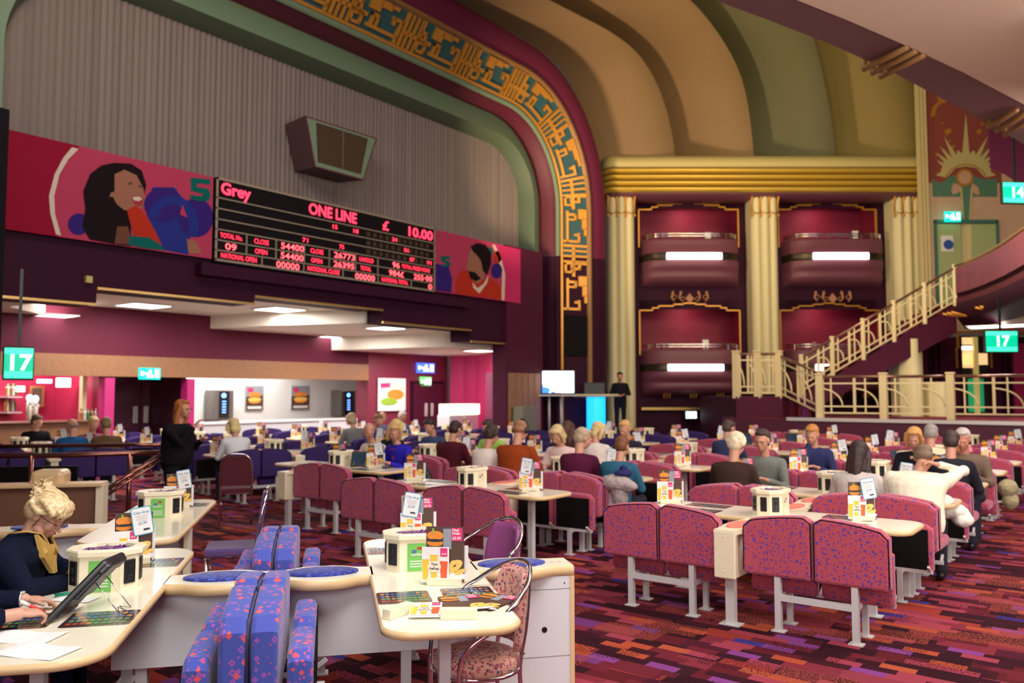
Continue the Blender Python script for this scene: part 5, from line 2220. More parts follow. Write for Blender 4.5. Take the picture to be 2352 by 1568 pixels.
# --- papers and pens
def sheet(a, b, w, d, rz, label, z=.7335):
    mb = MB()
    n = 6
    for i in range(n):
        x0, x1 = -w / 2 + w * i / n, -w / 2 + w * (i + 1) / n
        z0, z1 = .004 * math.sin(i * 1.3), .004 * math.sin((i + 1) * 1.3)
        mb.quad((x0, -d / 2, z0 * .5 + .001), (x1, -d / 2, z1 * .5 + .001), (x1, d / 2, z1 + .002), (x0, d / 2, z0 + .002))
    o = mb.build('paper_sheet', mat('paper', (.86, .85, .86), .6), None, FG(a, b, z), rz)
    return tag(o, label, 'paper')
sheet(-2.72, 1.02, .30, .17, TB + 1.25, 'white paper sheet by the hands at lower left')
sheet(-2.60, 1.24, .30, .17, TB + 1.1, 'white paper sheet nearest the rounded left table corner')
sheet(-2.70, .36, .22, .12, TB + 1.2, 'small white paper under the green pen')
sheet(-2.66, .57, .09, .06, TB + 1.4, 'tiny white ticket under the black handset foot', .7345)
mb = MB()
mb.tube([(-.07, 0, 0), (.05, 0, 0)], .008, 8); mb.tube([(.05, 0, 0), (.07, 0, 0)], [.008, .004], 8)
tag(mb.build('felt_pen', mat('green_pen', (.0, .20, .10), .4), None, FG(-2.75, .28, .745), TB + PI / 2 + .3), 'dark green felt pen lying before the coin console', 'pen')

# --- chrome bistro chairs
def bistro(loc, rz, fab, label, R0=.215, wood=False):
    """faces local +y"""
    t = empty('bistro_chair', label, 'chair', loc, rz)
    mb = MB()
    mb.sm = True
    rings = []
    for z, s in ((.405, .93), (.415, .99), (.44, 1.02), (.465, .98), (.480, .80), (.487, .45)):
        rings.append([(R0 * s * math.cos(a * PI / 14) * (1.0), R0 * s * math.sin(a * PI / 14), z) for a in range(28)])
    mb.loft(rings)
    mb.build('seat', fab, t)
    # backrest: curved shell
    mb = MB()
    mb.sm = True
    outer, inner = [], []
    n = 14
    rows = []
    for i in range(9):
        v = i / 8
        z = .50 + .37 * v
        half = .86 - .34 * v ** 3
        rad = R0 * 1.02 + .035 * v
        rows.append((z, half, rad))
    def shell(off):
        out = []
        for z, half, rad in rows:
            out.append([(( rad + off) * math.sin(-half + 2 * half * k / n), -(rad + off) * math.cos(-half + 2 * half * k / n), z) for k in range(n + 1)])
        return out
    A_, B_ = shell(-.018), shell(.018)
    ring = [a + b[::-1] for a, b in zip(A_, B_)]
    mb.loft(ring)
    mb.build('backrest', fab, t)
    # hoop that runs from the front legs up round the back
    mb = MB()
    pts = []
    r = R0 + .035
    for s in (-1,):
        pts += [(-.19, .175, .0), (-.195, .175, .30), (-.205, .165, .50), (-.225, .11, .58), (-.245, .02, .64)]
    for k in range(11):
        a = PI * (k + .5) / 11
        pts.append((-(r + .03) * math.cos(a), -(r + .02) * math.sin(a), .70 + .20 * math.sin(a) ** 1.2))
    pts += [(.245, .02, .64), (.225, .11, .58), (.205, .165, .50), (.195, .175, .30), (.19, .175, .0)]
    # smooth
    sp_ = smooth_curve([Vector(p) for p in pts], 70)
    mb.tube(sp_, .0125, 10)
    mb.build('hoop_frame', m_chrome, t)
    mb = MB()
    mb.tube([((R0 + .005) * math.cos(a * PI / 14), (R0 + .005) * math.sin(a * PI / 14), .405) for a in range(28)], .011, 8, True)
    mb.build('seat_ring', m_chrome, t)
    for s in (-1, 1):
        mb = MB()
        mb.tube(smooth_curve([Vector(p) for p in ((s * .155, -.20, .0), (s * .150, -.185, .25), (s * .145, -.175, .42), (s * .135, -.215, .62), (s * .11, -.245, .84))], 20), .0115, 8)
        mb.build('leg', m_chrome, t)
    return t
m_confetti = fabric('confetti_fabric', (.64, .32, .25), (.07, .06, .14), (.34, .05, .09), 36, .22, .30, 'CHEBYCHEV')
m_purplevinyl = mat('purple_vinyl', (.26, .06, .20), .35)
CH = TB + PI / 2 + PI / 2       # facing -Av
CHF = FA + PI - PI / 2
bistro(FG(-.72, .80), CHF + .22, m_confetti, 'chrome hoop chair with pink confetti fabric pushed under central table')
bistro(FG(-.44, -.58), CHF + .45, m_purplevinyl, 'chrome hoop chair with plain purple back behind the divider counter')

def side_chair(loc, rz, fab, label):
    t = empty('banquet_chair', label, 'chair', loc, rz)
    MB().rbox((0, 0, .445), (.44, .42, .07), .025, 3).build('seat', fab, t)
    mb = MB()
    mb.sm = False
    rings = []
    for i in range(9):
        v = i / 8
        z = .52 + .40 * v
        w = .19 * (1 - .55 * max(0, v - .55) ** 2 * 3)
        y = -.21 - .06 * v
        rings.append([(-w, y - .02, z), (w, y - .02, z), (w * .96, y + .022, z), (-w * .96, y + .022, z)])
    mb.loft(rings)
    mb.build('backrest', fab, t)
    mb = MB()
    hp = []
    for p in ((-.205, -.19, .0), (-.20, -.205, .45), (-.205, -.235, .70), (-.17, -.27, .88), (-.08, -.285, .945), (.08, -.285, .945), (.17, -.27, .88), (.205, -.235, .70), (.20, -.205, .45), (.205, -.19, .0)):
        hp.append(Vector(p))
    mb.tube(smooth_curve(hp, 40), .012, 8)
    mb.build('back_frame', m_chrome, t)
    for s in (-1, 1):
        mb = MB()
        mb.tube([(s * .20, .19, 0), (s * .20, .19, .40)], .012, 8)
        mb.build('leg', m_chrome, t)
    mb = MB()
    mb.tube([(-.21, .20, .41), (.21, .20, .41), (.21, -.20, .41), (-.21, -.20, .41)], .011, 6, True)
    mb.build('seat_frame', m_chrome, t)
    return t
m_violetfab = fabric('violet_seat_fabric', (.10, .06, .20), (.34, .05, .09), (.20, .06, .22), 30)
side_chair(FG(-2.26, -2.50), CHF + .05, m_violetfab, 'chrome-framed chair with violet fabric seen side on, left of aisle')
side_chair((-9.85, 6.75, 0), .95, mat('oxblood_fabric', (.09, .008, .018), .85), 'oxblood chrome-edged chair at left end of the rose bench')

# ============================================================ the two players at the left table
# blonde person ------------------------------------------------
def skin_old():
    return mat('mature_skin', (.60, .31, .22), .5, noise=.10, nscale=45, bump=.06)
# ============================================================ PEOPLE
m_skin = mat('skin', (.56, .27, .18), .5, noise=.06, nscale=30)
m_skinred = mat('ruddy_skin', (.55, .22, .15), .5)
m_eye = mat('eye_dark', (.02, .015, .015), .2)
m_lip = mat('lips', (.40, .10, .09), .4)
def cloth(n, c):
    return mat('cloth_' + n, c, .9, noise=.18, nscale=25, bump=.25, spec=.08)
def hairm(n, c):
    return mat('hair_' + n, c, .6, noise=.35, nscale=55, bump=.6)


def remesh(o, vox, smooth=2):
    m = o.modifiers.new('remesh', 'REMESH')
    m.mode = 'VOXEL'
    m.voxel_size = vox
    m.use_smooth_shade = True
    s = o.modifiers.new('smooth', 'SMOOTH')
    s.iterations = smooth
    s.factor = .6
    return o


def limb(mb, pts, rad, n=10):
    """tapered limb with round ends"""
    pts = [Vector(p) for p in pts]
    mb.tube(pts, rad, n)
    for p, r in ((pts[0], rad[0]), (pts[-1], rad[-1])):
        mb.ell(p, (r, r, r), 8)
    for p, r in zip(pts[1:-1], rad[1:-1]):
        mb.ell(p, (r * 1.0, r * 1.0, r * 1.0), 8)


def torso(mb, hip, chest, sh, g=0, fat=1.0, bulk=1.0):
    """stacked rings from the hips to the neck base; hip, chest, sh are centre points"""
    rings = []
    hip, chest, sh = Vector(hip), Vector(chest), Vector(sh)
    spec = [(-.09, .10, .08), (-.04, .165, .115), (.10, .165, .12), (.35, .15, .115), (.60, .165, .12), (.82, .19, .115), (.94, .175, .095), (1.0, .11, .07), (1.04, .06, .055)]
    for u, rx, ry in spec:
        if u < .5:
            c = hip.lerp(chest, u / .5)
        else:
            c = chest.lerp(sh, (u - .5) / .5)
        belly = (fat - 1) * math.exp(-((u - .25) / .25) ** 2)
        rx2, ry2 = (rx * bulk + g) + .05 * belly * 2, (ry * bulk + g) + .08 * belly * 2
        rings.append([(c.x + rx2 * math.cos(a * PI / 9), c.y + ry2 * math.sin(a * PI / 9) + belly * .06, c.z) for a in range(18)])
    mb.loft(rings)


def head_parts(mb, H, R):
    """skull, jaw, nose, ears. H centre, R rotation (face looks along local +y)"""
    E = lambda c, r, n=12: mb.ell(H + R @ Vector(c), r, n, R)
    E((0, -.012, .025), (.076, .094, .088), 16)
    E((0, .022, -.045), (.058, .068, .068), 14)
    E((0, .060, -.085), (.030, .028, .024), 10)
    for s in (-1, 1):
        E((s * .036, .052, -.028), (.030, .032, .034), 10)
        E((s * .078, -.004, -.008), (.010, .020, .032), 8)
    E((0, .092, -.022), (.012, .020, .022), 8)
    E((0, .104, -.034), (.016, .014, .012), 8)
    E((0, .082, .012), (.044, .016, .010), 8)
    E((0, .083, -.066), (.022, .014, .012), 8)


def hair_parts(mb, H, R, style):
    E = lambda c, r, n=14: mb.ell(H + R @ Vector(c), r, n, R)
    if style in ('short', 'bob', 'long', 'curly', 'bun', 'tail'):
        E((0, -.030, .052), (.086, .092, .080), 16)
        E((0, -.050, .00), (.082, .072, .085), 14)
    if style == 'short':
        E((0, .030, .095), (.062, .050, .024))
    if style in ('bald', 'balding'):
        E((0, -.062, -.008), (.080, .052, .050))
        for s in (-1, 1):
            E((s * .066, -.035, .005), (.018, .040, .042), 8)
        if style == 'balding':
            E((0, -.055, .05), (.080, .058, .058))
            E((0, .045, .085), (.05, .03, .016))
    if style == 'bob':
        E((0, .045, .088), (.070, .046, .030))
        for s in (-1, 1):
            limb(mb, [H + R @ Vector((s * .074, .030, .06)), H + R @ Vector((s * .088, .018, -.02)), H + R @ Vector((s * .080, .015, -.10))], [.028, .030, .024], 8)
        E((0, -.065, -.06), (.088, .05, .07))
    if style == 'long':
        E((0, .040, .090), (.066, .046, .028))
        for s in (-1, 1):
            limb(mb, [H + R @ Vector((s * .070, .020, .05)), H + R @ Vector((s * .085, -.01, -.05)), H + R @ Vector((s * .085, -.035, -.17)), H + R @ Vector((s * .08, -.05, -.26))], [.026, .034, .036, .02], 8)
        limb(mb, [H + R @ Vector((0, -.07, .0)), H + R @ Vector((0, -.085, -.14)), H + R @ Vector((.0, -.095, -.29))], [.066, .060, .035], 10)
        limb(mb, [H + R @ Vector((-.045, -.08, -.1)), H + R @ Vector((-.05, -.10, -.34))], [.04, .018], 8)
    if style == 'curly':
        rnd = random.Random(5)
        for k in range(46):
            a, b = rnd.uniform(0, 6.28), rnd.uniform(-.5, 1.5)
            d = Vector((math.cos(a) * math.cos(b), math.sin(a) * math.cos(b), math.sin(b)))
            if d.y > .55 and d.z < .45:
                continue
            E((d.x * .088, -.022 + d.y * .090, .035 + d.z * .082), (.026, .026, .024), 6)
    if style == 'tail':
        E((0, .040, .088), (.064, .046, .028))
        limb(mb, [H + R @ Vector((.02, -.12, .02)), H + R @ Vector((.05, -.15, -.08)), H + R @ Vector((.06, -.12, -.20))], [.03, .032, .012], 8)
    if style == 'bun':
        E((0, .035, .092), (.068, .056, .032))
    if style in ('short', 'bob', 'curly', 'long', 'tail'):
        pass


def rotm(pitch, yaw, roll=0):
    return Matrix.Rotation(yaw, 3, 'Z') @ Matrix.Rotation(-pitch, 3, 'X') @ Matrix.Rotation(roll, 3, 'Y')


def hand(mb, W, d, up, spread=.3, curl=.6, s=1.0, side=1, r=1.0):
    """W wrist, d pointing direction, up back-of-hand normal"""
    d = Vector(d).normalized()
    up = Vector(up)
    up = (up - d * up.dot(d)).normalized()
    x = d.cross(up) * side                       # towards the thumb
    c = W + d * .048 * s
    Rm = Matrix((x, d, up)).transposed()
    mb.ell(c, (.040 * s, .050 * s, .017 * s), 12, Rm)
    mb.ell(W + d * .012 * s, (.026 * s, .03 * s, .018 * s), 10, Rm)
    mb.ell(c + x * .022 * s - up * .006 * s, (.018 * s, .034 * s, .016 * s), 10, Rm)
    for i, (off, L) in enumerate(((.027, .068), (.009, .077), (-.010, .072), (-.027, .056))):
        b = c + d * .036 * s + x * off * s
        a = curl * (1 + .12 * i)
        dd = (d + x * off * spread * 6).normalized()
        p1 = b + (dd * math.cos(a * .4) - up * math.sin(a * .4)) * L * .42 * s
        p2 = p1 + (dd * math.cos(a) - up * math.sin(a)) * L * .33 * s
        p3 = p2 + (dd * math.cos(a * 1.5) - up * math.sin(a * 1.5)) * L * .27 * s
        limb(mb, [b, p1, p2, p3], [.0095 * s * r, .0088 * s * r, .0080 * s * r, .0068 * s * r], 8)
    b = W + d * .022 * s + x * .026 * s
    p1 = b + (x * .75 + d * .65 - up * .2).normalized() * .036 * s
    p2 = p1 + (x * .35 + d * .95 - up * .35).normalized() * .028 * s
    limb(mb, [b, p1, p2], [.0125 * s, .0105 * s, .0085 * s], 8)


def person(loc, yaw, top, hair, hs='short', lean=.10, pitch=.35, hyaw=0, trousers=(.03, .03, .045), label='', bulk=1.0, fat=1.0, pose='sit', skin=None,
           hands=((-.12, .40, .775), (.12, .40, .775)), sleeves=True, vox=.016, glasses=False, hx=0, front=None, scale=1.0, neck_h=.0, face=True):
    top = cloth('%02d%02d%02d' % tuple(int(v * 99) for v in top), top)
    hr = hairm('%02d%02d%02d' % tuple(int(v * 99) for v in hair), hair)
    tr = cloth('%02d%02d%02d' % tuple(int(v * 99) for v in trousers), trousers)
    skin = skin or m_skin
    stand = pose == 'stand'
    hz = .90 if stand else .52
    hip = Vector((0, 0, hz))
    chest = Vector((0, lean * .55, hz + .25))
    sh = Vector((0, lean * 1.0, hz + .475 - lean * .08))
    H = sh + Vector((hx, .055 + lean * .25 + .03 * pitch, .205 - .05 * pitch + neck_h))
    R = rotm(pitch, hyaw)
    # arms
    arms = []
    for s, hd in ((-1, hands[0]), (1, hands[1])):
        S = sh + Vector((s * .175 * bulk, -.005, -.055))
        hd = Vector(hd)
        mid = (S + hd) / 2
        dd = (hd - S).length
        L = .54 if dd < .52 else dd + .01
        off = math.sqrt(max(0, (L / 2) ** 2 - (dd / 2) ** 2))
        axis = (hd - S).normalized()
        out = Vector((s * .55, -.25, -1)); out = (out - axis * out.dot(axis)).normalized()
        if stand and hd.z < .95:
            out = Vector((s * .6, -.8, 0))
        Eb = mid + out * off
        arms.append((S, Eb, hd))
    if stand:
        legs = [[(s * .09, 0, .88), (s * .10, .015, .48), (s * .105, -.02, .09)] for s in (-1, 1)]
    else:
        legs = [[(s * .09, 0, .50), (s * .13, .41, .53), (s * .13, .40, .10)] for s in (-1, 1)]
    mb = MB()
    head_parts(mb, H, R)
    limb(mb, [sh + Vector((0, -.005, -.03)), H + R @ Vector((0, -.03, -.06))], [.056, .052])
    torso(mb, hip, chest, sh - Vector((0, 0, .05)), -.012, fat * .97, bulk * .93)
    for (S, Eb, hd) in arms:
        limb(mb, [S, Eb, hd], [.044, .036, .024])
        d = (hd - Eb)
        hand(mb, hd, d + Vector((0, 0, -.0)), (0, 0, 1) if abs(d.normalized().z) < .85 else (0, -1, 0), side=1 if S.x < 0 else -1, curl=.7, r=1.05)
    for lg in legs:
        limb(mb, lg, [.075, .052, .038])
        limb(mb, [Vector(lg[2]) + Vector((0, -.01, -.045)), Vector(lg[2]) + Vector((0, .14, -.055))], [.034, .028])
    T = mb.build('person', skin, loc=loc, rot=yaw)
    T.scale = (scale, scale, scale)
    tag(T, label, 'person')
    remesh(T, vox if vox < .012 else min(vox, .013), 1)
    # clothing
    mb = MB()
    torso(mb, hip, chest, sh - Vector((0, 0, .002)), .018, fat, bulk)
    limb(mb, [arms[0][0], sh + Vector((0, -.01, -.035)), arms[1][0]], [.066, .070, .066])
    for (S, Eb, hd) in arms:
        w = Eb.lerp(hd, .86 if sleeves else .0)
        if sleeves:
            limb(mb, [S, Eb, w], [.064 * bulk ** .5, .053, .036])
        else:
            limb(mb, [S, S.lerp(Eb, .6)], [.064, .056])
    remesh(mb.build('top', top, T), vox, 2)
    mb = MB()
    for lg in legs:
        limb(mb, lg[:2] + [Vector(lg[2]) + Vector((0, 0, .0))], [.100 * bulk ** .5, .070, .056])
    mb.ell(hip + Vector((0, -.005, -.01)), (.17 * bulk, .13 * bulk, .10), 12)
    remesh(mb.build('trousers', tr, T), vox, 2)
    for lg in legs:
        mb = MB()
        a = Vector(lg[2])
        limb(mb, [a + Vector((0, -.02, -.048)), a + Vector((0, .05, -.045)), a + Vector((0, .155, -.060))], [.042, .042, .032])
        o = mb.build('shoe', m_black, T)
        remesh(o, .014, 1)
    if hs:
        mb = MB()
        hair_parts(mb, H, R, hs)
        remesh(mb.build('hair', hr, T), .010 if vox > .01 else .006, 2)
    if face:
        mb = MB()
        for s in (-1, 1):
            mb.ell(H + R @ Vector((s * .030, .077, -.004)), (.012, .008, .006), 8, R)
        mb.build('eyes', m_eye, T)
        mb = MB()
        mb.ell(H + R @ Vector((0, .093, -.064)), (.020, .006, .006), 8, R)
        mb.build('lips', m_lip, T)
    if 'headphones' in label:
        mb = MB()
        mb.tube([H + R @ Vector((.096 * math.cos(a * PI / 12), -.015, .02 + .108 * math.sin(a * PI / 12))) for a in range(13)], .008, 6)
        for s in (-1, 1):
            mb.ell(H + R @ Vector((s * .094, -.012, -.006)), (.020, .036, .040), 10, R)
        mb.build('headphones', m_black, T)
    if glasses:
        mb = MB()
        for s in (-1, 1):
            mb.tube([H + R @ Vector((s * .032 + .022 * math.cos(a * PI / 6), .100, -.004 + .017 * math.sin(a * PI / 6))) for a in range(12)], .0022, 5, True)
            mb.tube([H + R @ Vector((s * .054, .099, 0)), H + R @ Vector((s * .080, -.01, .0))], .0022, 5)
        mb.build('glasses', mat('glasses_frame', (.12, .05, .03), .3), T)
    if front:
        mb = MB()
        c = cloth('f%02d%02d%02d' % tuple(int(v * 99) for v in front), front)
        p, q = sh + Vector((0, .10, -.03)), chest + Vector((0, .135 * bulk, .02))
        mb.prism([(-.05, p.y - .02, p.z), (.05, p.y - .02, p.z), (.015, q.y, q.z), (-.015, q.y, q.z)],
                 [(-.05, p.y + .012, p.z), (.05, p.y + .012, p.z), (.015, q.y + .012, q.z), (-.015, q.y + .012, q.z)])
        mb.build('shirt_front', c, T)
    return T


# px, py = where the head is seen; d = 1 seen from behind (faces away), -1 faces the camera
SIT = [
    (1975, 1062, 1, dict(top=(.50, .45, .43), hair=(.030, .012, .012), hs='long', lean=.15, pitch=.25, scale=1.0, label='person with long dark hair in pale grey top, back turned, beside cream jumper')),
    (2140, 1052, 1, dict(top=(.80, .74, .58), hair=(.16, .10, .06), hs='balding', bulk=1.28, fat=1.2, pitch=.6, lean=.20, neck_h=-.04, hands=((-.10, .40, .775), (.15, .24, 1.07)), hx=.03, label='large person in cream jumper seen from behind, hand to cheek')),
    (2087, 1005, -1, dict(top=(.015, .013, .018), hair=(.55, .28, .08), hs='bob', front=(.55, .35, .28), label='person with blonde bob in black jacket facing camera')),
    (2190, 1003, -1, dict(top=(.16, .11, .08), hair=(.45, .40, .36), hs='short', front=(.65, .65, .75), bulk=1.12, skin=m_skinred, label='grey-haired person in brown blazer, shirt and tie, facing camera')),
    (2138, 995, 1, dict(top=(.68, .60, .40), hair=(.30, .27, .24), hs='short', bulk=1.1, label='grey-haired person in cream jacket near plum terrace wall')),
    (2228, 1004, 1, dict(top=(.02, .02, .03), hair=(.04, .02, .015), hs='short', label='dark-haired person in black behind the brown blazer')),
    (1832, 985, -1, dict(top=(.03, .035, .11), hair=(.50, .20, .05), hs='tail', hands=((-.12, .38, .775), (.04, .20, 1.08)), label='ginger-haired person in navy resting chin on hand, near terrace wall')),
    (1772, 985, -1, dict(top=(.18, .19, .17), hair=(.05, .025, .02), hs='tail', glasses=True, pitch=.15, label='dark-haired person with glasses in grey-green cardigan, near terrace wall')),
    (1706, 990, 1, dict(top=(.035, .04, .10), hair=(.07, .04, .03), hs='short', hyaw=-.5, label='short dark-haired person in navy jumper seen from behind')),
    (1664, 1008, 1, dict(top=(.045, .025, .02), hair=(.72, .60, .42), hs='curly', label='white curly-haired person in dark brown waistcoat, back turned')),
    (1450, 1012, 1, dict(top=(.03, .12, .20), hair=(.18, .06, .02), hs='short', bulk=1.1, scale=.97, label='auburn-haired person in teal blue jumper seen from behind')),
    (1443, 977, -1, dict(top=(.03, .02, .04), hair=(.60, .36, .12), hs='short', label='blonde person in dark top before the blue lit lectern')),
    (1395, 982, 1, dict(top=(.70, .62, .58), hair=(.65, .50, .22), hs='bob', hyaw=-.7, label='blonde person in white top leaning left of blonde one in dark top')),
    (1357, 1004, 1, dict(top=(.09, .012, .04), hair=(.45, .33, .22), hs='short', hyaw=-.6, bulk=1.1, label='sandy-haired person in burgundy jumper, side view')),
    (1278, 992, -1, dict(top=(.75, .55, .54), hair=(.60, .44, .22), hs='bob', pitch=.6, label='blonde person in white and pink patterned jumper writing')),
    (1178, 985, 1, dict(top=(.28, .05, .012), hair=(.32, .15, .07), hs='balding', bulk=1.2, scale=1.10, label='balding person in rust-brown jumper wearing headphones, back turned')),
    (1115, 998, 1, dict(top=(.76, .66, .60), hair=(.035, .015, .012), hs='curly', label='dark curly-haired person in white top seen from behind')),
    (1143, 972, -1, dict(top=(.34, .55, .12), hair=(.05, .03, .02), hs='short', label='dark-haired person in lime green top')),
    (1022, 982, 1, dict(top=(.07, .010, .018), hair=(.03, .018, .012), hs='short', bulk=1.2, label='dark-haired person in deep maroon jumper, back turned, near lime green top')),
    (983, 962, -1, dict(top=(.045, .07, .16), hair=(.02, .012, .012), hs='short', pitch=.5, bulk=1.1, label='dark-haired person in slate blue shirt looking down')),
    (935, 953, -1, dict(top=(.10, .15, .30), hair=(.70, .68, .68), hs='short', glasses=True, label='white-haired person with glasses in blue, near food poster')),
    (888, 960, -1, dict(top=(.05, .05, .22), hair=(.22, .11, .05), hs='short', label='brown-haired person in royal blue top before the food poster')),
    (850, 955, -1, dict(top=(.14, .18, .34), hair=(.40, .30, .24), hs='bald', label='bald person in light blue shirt beside the white counter')),
    (907, 985, 1, dict(top=(.010, .010, .012), hair=(.65, .50, .20), hs='bob', label='blonde person in black top seen from behind, left of slate blue shirt')),
    (835, 995, -1, dict(top=(.78, .60, .50), hair=(.55, .45, .38), hs='bald', hyaw=1.0, label='bald bearded person in pale pink shirt behind the black handset')),
    (893, 1003, -1, dict(top=(.03, .02, .42), hair=(.55, .33, .14), hs='bob', hyaw=.9, front=(.20, .03, .28), label='blonde person in bright blue jacket and purple scarf')),
    (527, 968, 1, dict(top=(.70, .72, .78), hair=(.70, .55, .25), hs='bob', label='blonde person in white top before the white food counter')),
    (262, 975, -1, dict(top=(.25, .08, .10), hair=(.62, .42, .20), hs='short', label='blonde person facing camera at left, below dark double doors')),
    (285, 1000, 1, dict(top=(.12, .07, .035), hair=(.22, .12, .05), hs='short', label='brown-haired person in brown behind the handrail, head bowed')),
    (143, 985, 1, dict(top=(.015, .09, .26), hair=(.30, .18, .13), hs='bald', hyaw=.5, label='bald person in bright blue T-shirt behind the handrail')),
    (88, 985, -1, dict(top=(.010, .010, .014), hair=(.09, .045, .025), hs='short', hyaw=.7, label='brown-haired person in black at left behind handrail')),
    (806, 958, 1, dict(top=(.20, .20, .20), hair=(.40, .28, .16), hs='bob', label='fair-haired person in grey near the white counter end')),
    (1310, 985, 1, dict(top=(.05, .02, .02), hair=(.07, .025, .012), hs='long', label='long dark-haired person in spotted dark top')),
]
TAKEN = {}
def project(p):
    v = p - CAM
    k = F_PX / v.dot(FWD)
    return 1176 + k * v.dot(RGT), 784 - k * v.dot(UPV)


FORCE = {1975: ('rightmost', 1, 'SR', 0), 2140: ('rightmost', 1, 'SR', 1), 1664: ('rightmost', 1, 'SL', 0), 2087: ('rightmost', 2, 'NR', 0), 2190: ('rightmost', 2, 'NR', 1),
         1706: ('middle', 3, 'SR', 1), 1450: ('middle', 1, 'SR', 1), 1357: ('middle', 1, 'SR', 0), 1278: ('middle', 1, 'NL', 1), 1178: ('middle', 1, 'SL', 1), 1115: ('middle', 1, 'SL', 0),
         1143: ('left-of-middle', 1, 'NR', 1), 1022: ('left-of-middle', 1, 'SR', 1), 983: ('left-of-middle', 1, 'NL', 1), 835: ('left-of-middle', 0, 'NR', 0), 893: ('left-of-middle', 0, 'NR', 1), 907: ('left-of-middle', 1, 'SL', 1)}
OFF = {1357: .18, 1450: .20, 835: -.20, 893: -.22, 1178: -.06}
for px, py, d, kw in SIT:
    best = None
    for (pt, ang, key) in SEATS:
        if key in TAKEN:
            continue
        fx, fy = -math.sin(ang), math.cos(ang)
        away = (pt.x * fx + pt.y * fy) > 0
        if away != (d > 0) or (px not in FORCE and key in FORCE.values()):
            continue
        hx_, hy_ = project(pt + Vector((fx * .15, fy * .15, 1.27)))
        # nearest in the picture; heights are compared more strictly than sides
        sc = abs(hx_ - px) + 2.5 * abs(hy_ - py)
        if FORCE.get(px) == key:
            sc = -1
        if best is None or sc < best[0]:
            best = (sc, pt, ang, key, hx_, hy_)
    sc, pt, ang, key, hx_, hy_ = best
    TAKEN[key] = True
    kw = dict(kw)
    print('SIT', px, py, '->', key, round(hx_), round(hy_))
    f = Vector((-math.sin(ang), math.cos(ang), 0))
    near = pt.length < 11
    pt = pt + Vector((OFF.get(px, 0), 0, 0))
    kw.setdefault('scale', 1.035)
    person((pt.x - f.x * .02, pt.y - f.y * .02, 0), ang, vox=.014 if near else .018, **kw)

LAID = {}
for nm_, px, py, away in (('coat_silver', 1815, 1068, -1), ('bag_far', 1890, 1052, 1)):
    best = None
    for (pt, ang, key) in SEATS:
        if key in TAKEN:
            continue
        fx, fy = -math.sin(ang), math.cos(ang)
        if ((pt.x * fx + pt.y * fy) > 0) != (away > 0):
            continue
        hx_, hy_ = project(pt + Vector((0, 0, .58)))
        sc = abs(hx_ - px) + 1.5 * abs(hy_ - py)
        if best is None or sc < best[0]:
            best = (sc, pt, key, ang)
    TAKEN[best[2]] = True
    LAID[nm_] = (best[1], best[3])
    print('LAID', nm_, best[2], project(best[1] + Vector((0, 0, .58))))
# ============================================================ SET OUT TABLES AND BENCHES
HALF = {'SL': 'near side left', 'SR': 'near side right', 'NL': 'far side right', 'NR': 'far side left'}
nm_i = 0
rnd = random.Random(11)
for (cn, k, cx, cy, ang, kind, first, cards, skip_b, moff) in UNITS:
    c, s = math.cos(ang), math.sin(ang)
    W2 = lambda x, y, z=0: (cx + x * c - y * s, cy + x * s + y * c, z)
    rowname = ORD[k]
    cname = cn + (' column' if 'indigo' not in cn else ' row')
    place(tbl_end if first else tbl, (cx, cy, 0), ang, 'cream-topped gaming table with tan edge, %s table of the %s' % (rowname, cname), 'cream gaming tables')
    place(console0, W2(0, 0, TZ), ang + PI / 2, 'cream coin console on the %s table of the %s' % (rowname, cname), 'coin consoles')
    for nm, bx, by, rz in (('SL', -1.15, -.90, 0), ('SR', .09, -.90, 0), ('NL', 1.15, .90, PI), ('NR', -.09, .90, PI)):
        # the NL/NR keys used for the seats run in the unturned x direction
        keyn = {'NL': 'NR', 'NR': 'NL'}.get(nm, nm)
        if keyn in skip_b:
            continue
        dn = [(cn, k, keyn, i) in TAKEN for i in range(2)]
        if nm[0] == 'N':
            dn = dn[::-1]
        colr = 'rose red' if kind == 'r' else 'indigo'
        lab = '%s flip-up bench, %s of %s table, %s' % (colr, {'SL': 'near side left half', 'SR': 'near side right half', 'NL': 'far side right half', 'NR': 'far side left half'}[nm], rowname, cname)
        place(get_bench(kind, dn), W2(bx, by), ang + rz, lab, '%s benches' % colr)
    for j, (mx, my) in enumerate(moff):
        vr = [0, 1, 0, 2, 0, 0, 1][nm_i % 7]
        if cn == 'rightmost' and k == 0:
            vr = [0, 1][j]
        if cn == 'middle' and k == 0:
            vr = [0, 2][j]
        nm_i += 1
        lab = '%s menu holder%s on the %s table of the %s' % (['left', 'right'][j], ['', ' with white price card', ' with tilted price card'][vr], rowname, cname)
        yaw_m = YAW - .15 + rnd.uniform(-.2, .2)
        place(menus[vr], W2(mx + rnd.uniform(-.04, .04), my, TZ), yaw_m, lab, 'menu holders on the tables')
# ============================================================ FOREGROUND PLAYERS
ms = skin_old()
navy = (.007, .009, .024)
